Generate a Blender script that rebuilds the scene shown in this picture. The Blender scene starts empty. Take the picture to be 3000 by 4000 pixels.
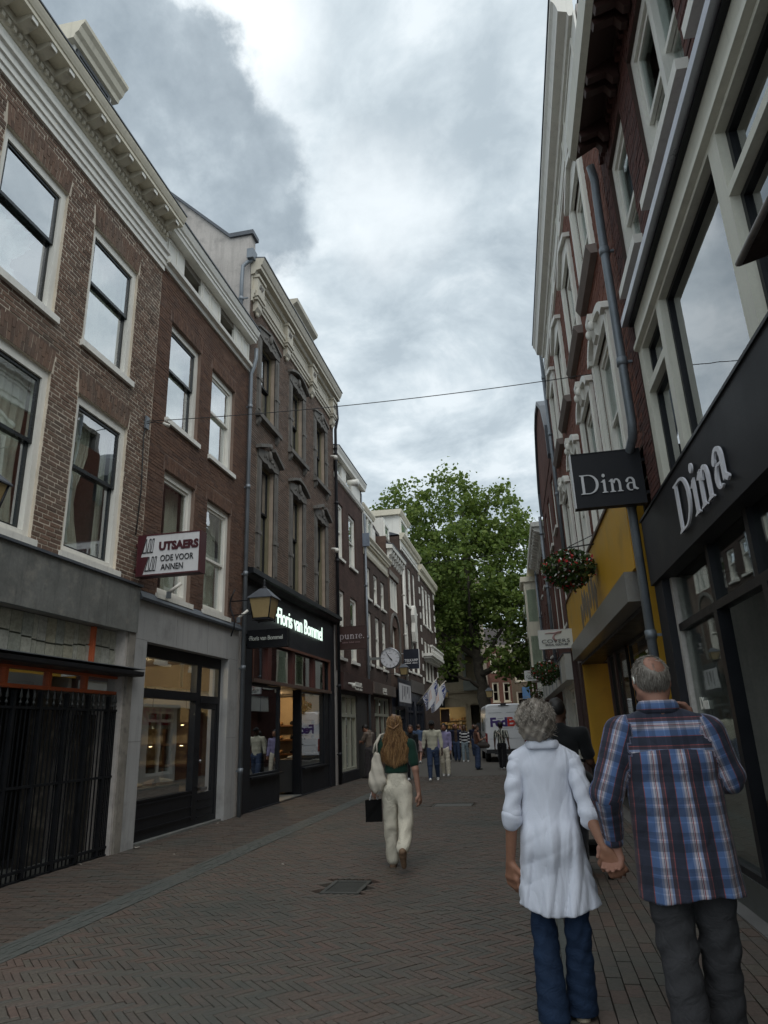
import bpy, bmesh, math, random
import numpy as np
from mathutils import Vector, Matrix, Euler
random.seed(7); rng = np.random.default_rng(11)
scene = bpy.context.scene
COL = scene.collection
PI = math.pi
def R(d): return math.radians(d)

# ------------------------------------------------------------------ camera
cam_d = bpy.data.cameras.new('camera'); cam = bpy.data.objects.new('camera', cam_d); COL.objects.link(cam)
cam_d.sensor_fit = 'VERTICAL'; cam_d.sensor_height = 24.0
cam_d.lens = 24.0*1475/2212
cam_d.clip_end = 2000; cam_d.clip_start = .05
rot = Matrix(((0.97861178, 0.09452391, 0.1827135), (0.20271218, -0.29187265, -0.93472891), (-0.03502515, 0.95177497, -0.30479116)))
cam.matrix_world = Matrix.Translation((0, 0, 1.53)) @ rot.to_4x4()
scene.camera = cam

# ------------------------------------------------------------------ view
scene.view_settings.view_transform = 'Standard'; scene.view_settings.look = 'None'
scene.view_settings.exposure = 0.46; scene.view_settings.gamma = 1.0
scene.view_settings.use_curve_mapping = False
scene.render.engine = 'CYCLES'
scene.cycles.max_bounces = 6; scene.cycles.diffuse_bounces = 3; scene.cycles.glossy_bounces = 3
scene.cycles.transmission_bounces = 4; scene.cycles.transparent_max_bounces = 12
scene.cycles.use_denoising = True
scene.cycles.sample_clamp_indirect = 6

def lin(h):
    h = h.lstrip('#'); o = []
    for i in (0, 2, 4):
        c = int(h[i:i+2], 16)/255; o.append(c/12.92 if c <= .04045 else ((c+.055)/1.055)**2.4)
    return (*o, 1.0)

# ------------------------------------------------------------------ world: overcast sky with cumulus
SUN_EL, SUN_AZ = 57, 148
world = bpy.data.worlds.new("World"); scene.world = world; world.use_nodes = True
wt = world.node_tree; wt.nodes.clear()
class NT:
    def __init__(s, t): s.t = t
    def n(s, ty, **k):
        nd = s.t.nodes.new(ty)
        for a, v in k.items(): setattr(nd, a, v)
        return nd
    def put(s, sock, v):
        if v is None: return
        if isinstance(v, bpy.types.NodeSocket): s.t.links.new(v, sock)
        else: sock.default_value = v
    def math(s, op, a, b=None, c=None, clamp=False):
        nd = s.n('ShaderNodeMath', operation=op, use_clamp=clamp)
        s.put(nd.inputs[0], a); s.put(nd.inputs[1], b); s.put(nd.inputs[2], c)
        return nd.outputs[0]
    def vm(s, op, a, b=None, out=0, scale=None):
        nd = s.n('ShaderNodeVectorMath', operation=op)
        s.put(nd.inputs[0], a); s.put(nd.inputs[1], b)
        if scale is not None: s.put(nd.inputs[3], scale)
        return nd.outputs[out]
    def noise(s, vec, scale, detail=4, rough=.55, out=0, dist=0.0):
        nd = s.n('ShaderNodeTexNoise'); s.put(nd.inputs['Vector'], vec)
        nd.inputs['Scale'].default_value = scale; nd.inputs['Detail'].default_value = detail
        nd.inputs['Roughness'].default_value = rough; nd.inputs['Distortion'].default_value = dist
        return nd.outputs[out]
    def mr(s, v, a, b, c=0.0, d=1.0, smooth=True):
        nd = s.n('ShaderNodeMapRange', interpolation_type='SMOOTHSTEP' if smooth else 'LINEAR')
        s.put(nd.inputs[0], v)
        for i, x in enumerate((a, b, c, d)): s.put(nd.inputs[1+i], x)
        return nd.outputs[0]
    def mix(s, f, a, b, blend='MIX'):
        nd = s.n('ShaderNodeMix', data_type='RGBA', blend_type=blend)
        s.put(nd.inputs[0], f); s.put(nd.inputs[6], a); s.put(nd.inputs[7], b)
        return nd.outputs[2]
    def ramp(s, f, stops, interp='LINEAR'):
        nd = s.n('ShaderNodeValToRGB'); cr = nd.color_ramp; cr.interpolation = interp
        while len(cr.elements) < len(stops): cr.elements.new(.5)
        for e, (p, c) in zip(cr.elements, stops): e.position = p; e.color = c if len(c) == 4 else (*c, 1)
        s.put(nd.inputs[0], f); return nd.outputs[0]
W = NT(wt)
sky = W.n('ShaderNodeTexSky', sky_type='NISHITA', sun_disc=False, sun_elevation=R(SUN_EL), sun_rotation=R(SUN_AZ))
dirv = W.vm('NORMALIZE', W.n('ShaderNodeTexCoord').outputs['Generated'])
sep = W.n('ShaderNodeSeparateXYZ'); W.put(sep.inputs[0], dirv)
zz = W.math('ADD', W.math('MAXIMUM', sep.outputs[2], 0.0), .22)
cmb = W.n('ShaderNodeCombineXYZ'); W.put(cmb.inputs[0], W.math('DIVIDE', sep.outputs[0], zz)); W.put(cmb.inputs[1], W.math('DIVIDE', sep.outputs[1], zz)); cmb.inputs[2].default_value = 3.3
pl = cmb.outputs[0]
warp = W.vm('ADD', pl, W.vm('SCALE', W.vm('SUBTRACT', W.noise(pl, 1.6, 3, out=1), (.5, .5, .5)), scale=.28))
n1 = W.noise(warp, 1.15, 7, .55)
n2 = W.noise(warp, 4.6, 8, .62)
base = W.ramp(n1, [(.30, (.36, .405, .44)), (.45, (.50, .555, .585)), (.56, (.64, .69, .71)), (.68, (.83, .86, .87))])
base = W.mix(.48, base, W.ramp(n2, [(.36, (.37, .43, .47)), (.5, (.60, .66, .69)), (.62, (.88, .91, .915))]))
def blob(cdir, r0, r1, amp, sc, det=6):
    dd = W.vm('DISTANCE', dirv, Vector(cdir).normalized(), out=1)
    nn = W.math('SUBTRACT', W.noise(dirv, sc, det, .6), .5)
    dd = W.math('ADD', dd, W.math('MULTIPLY', nn, amp))
    return W.mr(dd, r0, r1, 1.0, 0.0)
# one big grey-blue cumulus bank to the upper left, bright gaps beside and below it
b1 = blob((-.40, .565, .722), .130, .165, .17, 9, 10)
b2 = blob((-.318, .66, .68), .090, .130, .15, 11, 10)
b3 = blob((-.50, .46, .735), .165, .185, .16, 8, 10)
b4 = blob((-.44, .66, .60), .13, .19, .12, 7, 8)
dark = W.math('MAXIMUM', W.math('MAXIMUM', b1, b2), W.math('MAXIMUM', b3, b4))
brt = W.math('MAXIMUM', blob((-.262, .545, .795), .045, .12, .09, 7), W.math('MULTIPLY', blob((-.12, .735, .665), .02, .13, .14, 8), .7))
brt = W.math('MAXIMUM', brt, W.math('MULTIPLY', blob((-.25, .44, .86), .05, .2, .15, 6), .9))
skyc = W.mix(brt, base, (.90, .925, .925, 1))
dtex = W.ramp(W.noise(dirv, 9, 7, .58), [(.34, (.27, .315, .35)), (.5, (.36, .41, .445)), (.66, (.52, .575, .605))])
skyc = W.mix(W.math('MULTIPLY', dark, .95), skyc, dtex)
# towards the horizon the cloud deck evens out; a little blue of the clear sky shows through everywhere
SKY_STRENGTH = .1
skyc = W.vm('MULTIPLY', W.vm('SCALE', skyc, scale=.90/SKY_STRENGTH), (.965, 1.0, 1.03))
skyc = W.mix(.06, skyc, sky.outputs[0])
bg = W.n('ShaderNodeBackground'); W.put(bg.inputs[0], skyc); bg.inputs[1].default_value = SKY_STRENGTH
W.put(W.n('ShaderNodeOutputWorld').inputs[0], bg.outputs[0])

sun_d = bpy.data.lights.new('sun', 'SUN'); sun = bpy.data.objects.new('sun', sun_d); COL.objects.link(sun)
sun_d.energy = 1.15; sun_d.angle = R(60); sun_d.color = (1, .97, .93)
sun.rotation_euler = Euler((R(90-SUN_EL), 0, R(180-SUN_AZ)))   # high, behind the camera and to the right

# ------------------------------------------------------------------ materials
MATS = {}
def newmat(name):
    m = bpy.data.materials.new(name); m.use_nodes = True; m.node_tree.nodes.clear(); MATS[name] = m
    t = NT(m.node_tree); b = t.n('ShaderNodeBsdfPrincipled'); o = t.n('ShaderNodeOutputMaterial')
    t.put(o.inputs[0], b.outputs[0]); t.out = o
    return m, t, b
def scol(c): return lin(c) if isinstance(c, str) else (*c, 1)
def pm(name, col, rough=.6, var=.25, scale=3., fine=40., bump=.0, metal=0., spec=.5, streak=0., dirt=None, emit=0, alpha=None, sheen=0, bdist=.01):
    m, t, b = newmat(name); c = scol(col)
    co = t.n('ShaderNodeTexCoord').outputs['Object']
    geo = t.n('ShaderNodeNewGeometry'); oi = t.n('ShaderNodeObjectInfo')
    n = t.noise(co, scale, 5, .6); f = t.noise(co, fine, 3, .6)
    v = t.math('ADD', t.math('MULTIPLY', n, .65), t.math('MULTIPLY', f, .35))
    lo = tuple(x*(1-var) for x in c[:3]); hi = tuple(min(1, x*(1+var)) for x in c[:3])
    out = t.ramp(v, [(.32, lo), (.68, hi)])
    if streak:
        mp = t.n('ShaderNodeMapping'); t.put(mp.inputs[0], co); mp.inputs[3].default_value = (7, 7, .5)
        s = t.noise(mp.outputs[0], 1.5, 4, .65)
        out = t.mix(t.mr(s, .48, .72, 0, streak), out, (*(x*.45 for x in c[:3]), 1))
    if dirt:
        out = t.mix(t.mr(t.noise(co, dirt[1], 6, .65), .5, .72, 0, dirt[2]), out, scol(dirt[0]))
    t.put(b.inputs['Base Color'], out)
    t.put(b.inputs['Roughness'], t.mr(v, .3, .7, max(.03, rough-.08), min(1, rough+.08)))
    b.inputs['Metallic'].default_value = metal; b.inputs['Specular IOR Level'].default_value = spec
    if sheen: b.inputs['Sheen Weight'].default_value = sheen
    if bump:
        bp = t.n('ShaderNodeBump'); bp.inputs[0].default_value = bump; bp.inputs[1].default_value = bdist
        t.put(bp.inputs[2] if bp.inputs[2].name == 'Height' else bp.inputs['Height'], v); t.put(b.inputs['Normal'], bp.outputs[0])
    if emit: t.put(b.inputs['Emission Color'], out); b.inputs['Emission Strength'].default_value = emit
    return m
def rndmat(name, cols, rough=.85, bump=.4, fine=60, patch=None, bdist=.004, spec=.3):
    """bricks, tiles, leaves: every mesh island (and every object) gets its own tone out of the ramp"""
    m, t, b = newmat(name)
    geo = t.n('ShaderNodeNewGeometry'); oi = t.n('ShaderNodeObjectInfo')
    r = t.math('FRACT', t.math('ADD', geo.outputs['Random Per Island'], t.math('MULTIPLY', oi.outputs['Random'], 7.31)))
    k = len(cols); c = t.ramp(r, [(i/(k-1), scol(x)) for i, x in enumerate(cols)])
    co = t.n('ShaderNodeTexCoord').outputs['Object']
    pos = geo.outputs['Position']
    f = t.noise(pos, fine, 4, .65)
    c = t.mix(.55, c, t.ramp(f, [(.3, (.45, .45, .45)), (.7, (1.4, 1.4, 1.4))]), 'MULTIPLY')
    if patch: c = t.mix(t.mr(t.noise(pos, patch[1], 5, .6), .47, .68, 0, patch[2]), c, scol(patch[0]))
    t.put(b.inputs['Base Color'], c); b.inputs['Roughness'].default_value = rough; b.inputs['Specular IOR Level'].default_value = spec
    bp = t.n('ShaderNodeBump'); bp.inputs[0].default_value = bump; bp.inputs[1].default_value = bdist
    t.put(bp.inputs['Height'], f); t.put(b.inputs['Normal'], bp.outputs[0])
    return m
def brickwall(name, c1, c2, mortar, bl=.21, bh=.063, ms=.008):
    """far walls: brick courses too small to pick apart; facade local x runs along, z up"""
    m, t, b = newmat(name)
    co = t.n('ShaderNodeTexCoord').outputs['Object']
    s = t.n('ShaderNodeSeparateXYZ'); t.put(s.inputs[0], co); cb = t.n('ShaderNodeCombineXYZ')
    t.put(cb.inputs[0], t.math('ADD', s.outputs[0], s.outputs[1])); t.put(cb.inputs[1], s.outputs[2])
    br = t.n('ShaderNodeTexBrick'); t.put(br.inputs[0], cb.outputs[0])
    br.inputs['Color1'].default_value = scol(c1); br.inputs['Color2'].default_value = scol(c2); br.inputs['Mortar'].default_value = scol(mortar)
    br.inputs['Scale'].default_value = 1; br.inputs['Mortar Size'].default_value = ms
    br.inputs['Brick Width'].default_value = bl; br.inputs['Row Height'].default_value = bh
    n = t.noise(co, 1.3, 6, .6)
    c = t.mix(.7, br.outputs[0], t.ramp(n, [(.3, (.6, .6, .6)), (.7, (1.25, 1.22, 1.2))]), 'MULTIPLY')
    t.put(b.inputs['Base Color'], c); b.inputs['Roughness'].default_value = .9; b.inputs['Specular IOR Level'].default_value = .2
    bp = t.n('ShaderNodeBump'); bp.inputs[0].default_value = .5; bp.inputs[1].default_value = .01
    t.put(bp.inputs['Height'], t.math('SUBTRACT', 1, br.outputs[1])); t.put(b.inputs['Normal'], bp.outputs[0])
    return m
def glassmat(name, tint=(.86, .91, .89), ior=1.48, base=.01, wav=.004, tr=1.0, fac=.8):
    m = bpy.data.materials.new(name); m.use_nodes = True; m.node_tree.nodes.clear(); MATS[name] = m
    t = NT(m.node_tree); o = t.n('ShaderNodeOutputMaterial')
    fr = t.n('ShaderNodeFresnel'); fr.inputs[0].default_value = ior
    gl = t.n('ShaderNodeBsdfGlossy'); gl.inputs['Roughness'].default_value = .012; gl.inputs['Color'].default_value = (.96, .98, 1, 1)
    tp = t.n('ShaderNodeBsdfTransparent'); tp.inputs[0].default_value = (*(x*tr for x in tint), 1)
    co = t.n('ShaderNodeTexCoord').outputs['Object']
    bp = t.n('ShaderNodeBump'); bp.inputs[0].default_value = .6; bp.inputs[1].default_value = wav
    t.put(bp.inputs['Height'], t.noise(co, 1.3, 2, .5)); t.put(gl.inputs['Normal'], bp.outputs[0])
    f = t.math('ADD', t.math('MULTIPLY', fr.outputs[0], fac), base, clamp=True)
    mx = t.n('ShaderNodeMixShader'); t.put(mx.inputs[0], f); t.put(mx.inputs[1], tp.outputs[0]); t.put(mx.inputs[2], gl.outputs[0])
    t.put(o.inputs[0], mx.outputs[0]); return m
def wrinkle(m, amt=.6, sc=7.0, stretch=(1, 1, .55), dist=.02):
    """soft creases in cloth"""
    t = NT(m.node_tree); b = next(n for n in m.node_tree.nodes if n.type == 'BSDF_PRINCIPLED')
    mp = t.n('ShaderNodeMapping'); t.put(mp.inputs[0], t.n('ShaderNodeTexCoord').outputs['Object']); mp.inputs[3].default_value = stretch; mp.inputs[2].default_value = (.3, .5, .2)
    a = t.noise(mp.outputs[0], sc, 2, .5, 0, 1.6); r = t.math('ABSOLUTE', t.math('SUBTRACT', a, .5)); a2 = t.noise(mp.outputs[0], sc*2.7, 3, .55, 0, .8)
    h = t.math('ADD', t.math('MULTIPLY', t.math('MINIMUM', r, .16), 3.0), t.math('MULTIPLY', a2, .45))
    bp = t.n('ShaderNodeBump'); bp.inputs[0].default_value = amt; bp.inputs[1].default_value = dist; t.put(bp.inputs['Height'], h)
    if b.inputs['Normal'].links: t.put(bp.inputs['Normal'], b.inputs['Normal'].links[0].from_socket)
    t.put(b.inputs['Normal'], bp.outputs[0]); return m
def emat(name, col, st):
    m, t, b = newmat(name); b.inputs['Base Color'].default_value = scol(col); b.inputs['Emission Color'].default_value = scol(col)
    b.inputs['Emission Strength'].default_value = st; return m

M_glass = glassmat('window_glass', fac=.56); M_glasslow = glassmat('room_glass', (.9,.94,.92), 1.48, .005, .004, 1, .38); M_coated = glassmat('coated_glass', (.75,.82,.79), 1.85, .10, .003, 1, 1.3); M_shopglass = glassmat('shop_glass', (.90, .93, .90), 1.4, .01, .002, 1, .6)
M_white = pm('white_paint', (.78, .765, .70), .5, .08, 2, 50, .1, streak=.22)
M_cream = pm('cream_paint', (.68, .63, .50), .5, .10, 2, 50, .1, streak=.25)
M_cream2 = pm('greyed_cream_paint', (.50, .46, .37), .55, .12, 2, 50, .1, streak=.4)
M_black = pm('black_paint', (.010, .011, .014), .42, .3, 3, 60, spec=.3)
M_sash = pm('dark_green_sash', (.010, .014, .016), .3, .3, 3, 60)
M_anthr = pm('anthracite_panel', (.017, .018, .022), .55, .18, 1.2, 80, spec=.28)
M_zinc = pm('zinc_pipe', (.20, .225, .25), .45, .2, 4, 60, metal=.35, streak=.3)
M_lead = pm('lead_sheet', (.075, .085, .10), .5, .25, 3, 40, .2)
M_leadlight = pm('pale_lead_cheek', (.20, .24, .30), .5, .25, 3, 40, .2)
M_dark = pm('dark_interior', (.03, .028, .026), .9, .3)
M_room = pm('room_wall', (.22, .20, .17), .9, .2)
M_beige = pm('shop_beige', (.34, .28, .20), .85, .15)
M_curtain = pm('net_curtain', (.80, .76, .66), .95, .12, 6)
M_steel = pm('brushed_steel', (.35, .35, .36), .3, .1, 4, 80, metal=.9)
M_wire = pm('dark_wire', (.02, .02, .022), .6, .1)

# ------------------------------------------------------------------ mesh helpers
class MB:
    def __init__(s, sg=1.0, ox=0.0): s.v = []; s.f = []; s.sg = sg; s.ox = ox; s.mi = []; s.cur = 0; s.sm = []
    def add(s, vs, fs, smooth=False):
        b = len(s.v); s.v += [(p[0]-s.ox, p[1]*s.sg, p[2]) for p in vs]
        for f in fs: s.f.append([b+i for i in f]); s.mi.append(s.cur); s.sm.append(smooth)
        return s
    def box(s, x0, x1, y0, y1, z0, z1):
        return s.add([(x0,y0,z0),(x1,y0,z0),(x1,y1,z0),(x0,y1,z0),(x0,y0,z1),(x1,y0,z1),(x1,y1,z1),(x0,y1,z1)],
              [(0,3,2,1),(4,5,6,7),(0,1,5,4),(1,2,6,5),(2,3,7,6),(3,0,4,7)])
    def quad(s, a, b, c, d): return s.add([a, b, c, d], [(0, 1, 2, 3)])
    def prism(s, pts, plane, lo, hi):
        f = {'yz': lambda u, w, t: (t, u, w), 'xz': lambda u, w, t: (u, t, w), 'xy': lambda u, w, t: (u, w, t)}[plane]
        n = len(pts); vs = [f(u, w, lo) for u, w in pts]+[f(u, w, hi) for u, w in pts]
        fs = [list(range(n))[::-1], list(range(n, 2*n))]+[(i, (i+1) % n, n+(i+1) % n, n+i) for i in range(n)]
        return s.add(vs, fs)
    def tube(s, path, r, n=8, cap=True, smooth=True):
        P = [Vector(p) for p in path]; rs = r if isinstance(r, (list, tuple)) else [r]*len(P)
        vs = []; fs = []; up = None
        for i, p in enumerate(P):
            t = (P[min(i+1, len(P)-1)]-P[max(i-1, 0)]).normalized()
            if up is None: up = Vector((0, 0, 1)) if abs(t.z) < .9 else Vector((0, 1, 0))
            u = t.cross(up).normalized(); w = u.cross(t).normalized(); up = w
            for k in range(n):
                a = 2*PI*k/n; q = p+(u*math.cos(a)+w*math.sin(a))*rs[i]; vs.append(tuple(q))
        for i in range(len(P)-1):
            for k in range(n): fs.append((i*n+k, i*n+(k+1) % n, (i+1)*n+(k+1) % n, (i+1)*n+k))
        if cap: fs += [list(range(n))[::-1], list(range((len(P)-1)*n, len(P)*n))]
        return s.add(vs, fs, smooth)
    def lathe(s, prof, c=(0, 0, 0), n=16, smooth=True, sy=1.0):
        vs = []; fs = []
        for r, z in prof:
            for k in range(n): a = 2*PI*k/n; vs.append((c[0]+r*math.cos(a), c[1]+sy*r*math.sin(a), c[2]+z))
        for i in range(len(prof)-1):
            for k in range(n): fs.append((i*n+k, i*n+(k+1) % n, (i+1)*n+(k+1) % n, (i+1)*n+k))
        fs += [list(range(n))[::-1], list(range((len(prof)-1)*n, len(prof)*n))]
        return s.add(vs, fs, smooth)
    def ell(s, c, r, nu=12, nv=8):
        rx, ry, rz = r if isinstance(r, (tuple, list)) else (r, r, r)
        vs = [(c[0], c[1], c[2]-rz)]; fs = []
        for j in range(1, nv):
            p = -PI/2+PI*j/nv
            for k in range(nu): a = 2*PI*k/nu; vs.append((c[0]+rx*math.cos(p)*math.cos(a), c[1]+ry*math.cos(p)*math.sin(a), c[2]+rz*math.sin(p)))
        vs.append((c[0], c[1], c[2]+rz)); L = len(vs)-1
        for k in range(nu):
            fs.append((0, 1+(k+1) % nu, 1+k)); fs.append((L, L-nu+k, L-nu+(k+1) % nu))
            for j in range(nv-2): a = 1+j*nu; fs.append((a+k, a+(k+1) % nu, a+nu+(k+1) % nu, a+nu+k))
        return s.add(vs, fs, True)
    def frame(s, x0, x1, z0, z1, w, y0, y1, wb=None, wt=None):
        wb = w if wb is None else wb; wt = w if wt is None else wt
        s.box(x0, x0+w, y0, y1, z0, z1); s.box(x1-w, x1, y0, y1, z0, z1)
        s.box(x0+w, x1-w, y0, y1, z0, z0+wb); s.box(x0+w, x1-w, y0, y1, z1-wt, z1); return s
    def mesh(s, name):
        me = bpy.data.meshes.new(name); me.from_pydata(s.v, [], s.f)
        return me
    def obj(s, name, mats, parent=None, kind=None, label=None):
        me = s.mesh(name)
        for m in (mats if isinstance(mats, (list, tuple)) else [mats]): me.materials.append(m)
        if any(s.sm): me.polygons.foreach_set('use_smooth', s.sm)
        if any(s.mi): me.polygons.foreach_set('material_index', s.mi)
        me.update()
        o = bpy.data.objects.new(name, me); COL.objects.link(o)
        if parent is not None: o.parent = parent
        if kind: o['kind'] = kind
        if label: o['label'] = label
        return o
def empty(name, loc, rz=0.0):
    o = bpy.data.objects.new(name, None); COL.objects.link(o); o.location = loc; o.rotation_euler = (0, 0, rz); o.empty_display_size = .2
    return o
def tag(o, label, cat, group=None, kind=None):
    if label: o['label'] = label
    if cat: o['category'] = cat
    if group: o['group'] = group
    if kind: o['kind'] = kind
    return o
def thing(name, label, cat, loc=(0, 0, 0), rz=0.0, group=None): return tag(empty(name, loc, rz), label, cat, group)

def text_geo(body, size, ext=.004, off=0.0, xs=1.0, shear=0.0, sp=1.0, align='LEFT', res=3):
    cu = bpy.data.curves.new('t', 'FONT'); cu.body = body; cu.size = size; cu.extrude = ext; cu.offset = off; cu.shear = shear
    cu.space_character = sp; cu.align_x = align; cu.resolution_u = res
    o = bpy.data.objects.new('t', cu); COL.objects.link(o)
    dg = bpy.context.evaluated_depsgraph_get(); me = bpy.data.meshes.new_from_object(o.evaluated_get(dg))
    vs = [(v.co.x*xs, v.co.y, v.co.z) for v in me.vertices]; fs = [list(p.vertices) for p in me.polygons]
    bpy.data.objects.remove(o); bpy.data.curves.remove(cu); bpy.data.meshes.remove(me)
    return vs, fs
def put(mb, geo, org, ux, uz, un):
    o, x, z, n = Vector(org), Vector(ux), Vector(uz), Vector(un)
    return mb.add([tuple(o+x*p[0]+z*p[1]+n*p[2]) for p in geo[0]], geo[1])

def blur_line(w, h, words, ext=.003):
    """a line of lettering too small to read in the photograph: uneven strokes in word groups"""
    rs = random.Random(int(w*1000)+words); vs = []; fs = []; n = max(words*6, 8); gaps = {n*(k+1)//words for k in range(words-1)}
    for k in range(n):
        if k in gaps: continue
        x0 = w*k/n; x1 = x0+w/n*.82; y1 = h*rs.choice((.7, .7, .75, 1.0)); b = len(vs)
        vs += [(x, y, z) for z in (-ext, ext) for x, y in ((x0, 0), (x1, 0), (x1, y1), (x0, y1))]; fs += [[b, b+1, b+2, b+3], [b+4, b+5, b+6, b+7]]+[[b+i, b+(i+1) % 4, b+4+(i+1) % 4, b+4+i] for i in range(4)]
    return vs, fs
# serif lettering drawn as strokes: thick stems, thin joins, slab serifs, tapered bowls
def _ring(cx, cy, rx, ry, tx, ty, a0, a1, n=18):
    o = []; i = []
    for k in range(n+1):
        a = R(a0+(a1-a0)*k/n); o.append((cx+rx*math.cos(a), cy+ry*math.sin(a))); i.append((cx+(rx-tx)*math.cos(a), cy+(ry-ty)*math.sin(a)))
    return [[o[k], o[k+1], i[k+1], i[k]] for k in range(n)]
def _rect(x0, x1, y0, y1): return [[(x0, y0), (x1, y0), (x1, y1), (x0, y1)]]
def _stem(x, y0, y1, w=.1, top='flag', bot=True):
    o = _rect(x, x+w, y0, y1)
    if bot: o += [[(x-.07, y0), (x+w+.07, y0), (x+w+.07, y0+.018), (x+w, y0+.05), (x, y0+.05), (x-.07, y0+.018)]]
    if top == 'flag': o += [[(x-.09, y1-.08), (x, y1-.1), (x+w, y1-.02), (x+w, y1+.01), (x+.04, y1)]]
    if top == 'slab': o += [[(x-.07, y1), (x-.07, y1-.018), (x, y1-.05), (x+w, y1-.05), (x+w+.07, y1-.018), (x+w+.07, y1)]]
    return o
def _circ(cx, cy, r, n=14): return [[(cx+r*math.cos(2*PI*k/n), cy+r*math.sin(2*PI*k/n)) for k in range(n)]]
GLY = {
 'D': (.86, _stem(.1, 0, .72, .11, 'slab')+_rect(.2, .40, 0, .035)+_rect(.2, .40, .685, .72)+_ring(.38, .36, .42, .36, .115, .035, -90, 90)),
 'i': (.34, _stem(.12, 0, .48)+_circ(.17, .64, .068)),
 'n': (.66, _stem(.1, 0, .48)+_ring(.335, .28, .175, .21, .1, .06, 0, 165)+_stem(.41, 0, .29, .1, None)),
 'a': (.56, _rect(.33, .43, .05, .34)+_ring(.24, .32, .19, .175, .1, .05, 0, 150)+_circ(.105, .36, .055)+_ring(.23, .145, .17, .155, .1, .035, 60, 300)+_rect(.27, .35, .255, .29)+[[(.33, .08), (.43, .03), (.47, .005), (.54, .03), (.54, .055), (.43, .12)]]),
 'p': (.64, _stem(.1, -.22, .48)+_ring(.33, .24, .24, .25, .1, .04, -150, 150)),
 'u': (.66, _stem(.1, .18, .48, .1, 'flag', False)+_ring(.3, .2, .2, .21, .1, .06, 180, 330)+_stem(.42, 0, .48)),
 't': (.42, _stem(.14, .02, .47, .1, None)+_rect(.03, .36, .43, .475)),
 'e': (.54, _ring(.27, .24, .22, .25, .1, .04, 10, 320)+_rect(.1, .47, .235, .275)),
 '.': (.26, _circ(.12, .06, .062)),
}
def serif_geo(body, size, ext=.01, xs=1.0):
    vs = []; fs = []; x = 0
    for ch in body:
        w, polys = GLY[ch]
        for j, p in enumerate(polys):
            b = len(vs); n = len(p); e = ext+.0004*(j % 5)
            vs += [((x+q[0])*size*xs, q[1]*size, -ext) for q in p]+[((x+q[0])*size*xs, q[1]*size, e) for q in p]
            fs += [list(range(b, b+n)), list(range(b+n, b+2*n))]+[(b+i, b+(i+1) % n, b+n+(i+1) % n, b+n+i) for i in range(n)]
        x += w
    return vs, fs

# ------------------------------------------------------------------ ground: one sheet to the horizon, bricks laid on it
RA = R(1.3907)                        # the right-hand row stands 1.4 degrees off the left-hand row
def right_x(Y): return 1.74-math.tan(RA)*Y
M_sand = pm('joint_sand', (.048, .046, .042), .95, .2, 4, 90)
M_far = pm('far_paving', (.085, .078, .068), .9, .2, .8, 30, .15)
M_pave = rndmat('street_brick', [(0.096,0.073,0.058), (0.112,0.078,0.062), (0.079,0.073,0.062), (0.104,0.087,0.069), (0.091,0.081,0.069), (0.117,0.080,0.064), (0.084,0.076,0.065)], .72, .35, 45, ((.058,.064,.056), .55, .7), spec=.45)
M_gut = rndmat('gutter_brick', [(0.070,0.077,0.070), (0.085,0.089,0.081), (0.076,0.083,0.075), (0.091,0.091,0.083)], .72, .35, 45, spec=.45)
M_pave2 = rndmat('pavement_brick', [(0.072,0.057,0.047), (0.091,0.066,0.052), (0.076,0.063,0.053), (0.101,0.075,0.059), (0.071,0.068,0.058)], .75, .35, 45, ((.055,.062,.055), .8, .5), spec=.4)
g = MB(); g.quad((-400, -30, 0), (400, -30, 0), (400, 900, 0), (-400, 900, 0))
ground = g.obj('street_ground', M_sand); tag(ground, 'brick paved shopping street with a herringbone middle and paved edges', None, None, 'structure')
g = MB(); g.quad((-16, 24, .022), (12, 24, .022), (12, 140, .022), (-16, 140, .022)); g.obj('far_paving', M_far, ground)
XL0, XL1 = -5.9, -4.22              # left pavement strip, then gutter, herringbone, gutter, right strip
GUT_L, GUT_R = (-4.22, -3.90), (-.12, .10)
B = []                               # cx, cy, half length, half width, angle, dz, mat
def tri(): return random.uniform(-.0035, .0035)
def strip(x0, x1fn, y0, y1, L, Wd, mi, j=.006):
    k = 0; y = y0
    while y < y1:
        x = x0-(L/2 if k % 2 else 0); x1 = x1fn(y) if callable(x1fn) else x1fn
        while x < x1:
            a, b = max(x, x0), min(x+L, x1)
            if b-a > .03: B.append(((a+b)/2, y+Wd/2, (b-a-j)/2, (Wd-j)/2, 0, tri(), mi))
            x += L
        y += Wd; k += 1
def colstrip(x0, x1, y0, y1, n, L, mi, j=.006):
    w = (x1-x0)/n
    for c in range(n):
        y = y0-(L/2 if c % 2 else 0)
        while y < y1: B.append((x0+w*(c+.5), y+L/2, (w-j)/2, (L-j)/2, 0, .006+tri()*.6, mi)); y += L
YN, YF = 1.9, 24.0
strip(XL0, XL1, 4.5, YF, .2, .07, 2)
colstrip(*GUT_L, 3.2, YF, 6, .2, 1, .004)
colstrip(*GUT_R, YN, YF, 4, .2, 1, .004)
colstrip(GUT_R[1], right_x(2)-.13, YN, YF, 15, .21, 0, .007)
holes_g = [(-2.22, -1.80, 7.25, 7.85), (-2.15, -1.35, 14.85, 15.5)]
Wu = .05; NL = 4; c45 = math.sqrt(.5); hx0, hx1 = GUT_L[1], GUT_R[0]
ctr = (-1.9, 13.0)
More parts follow.
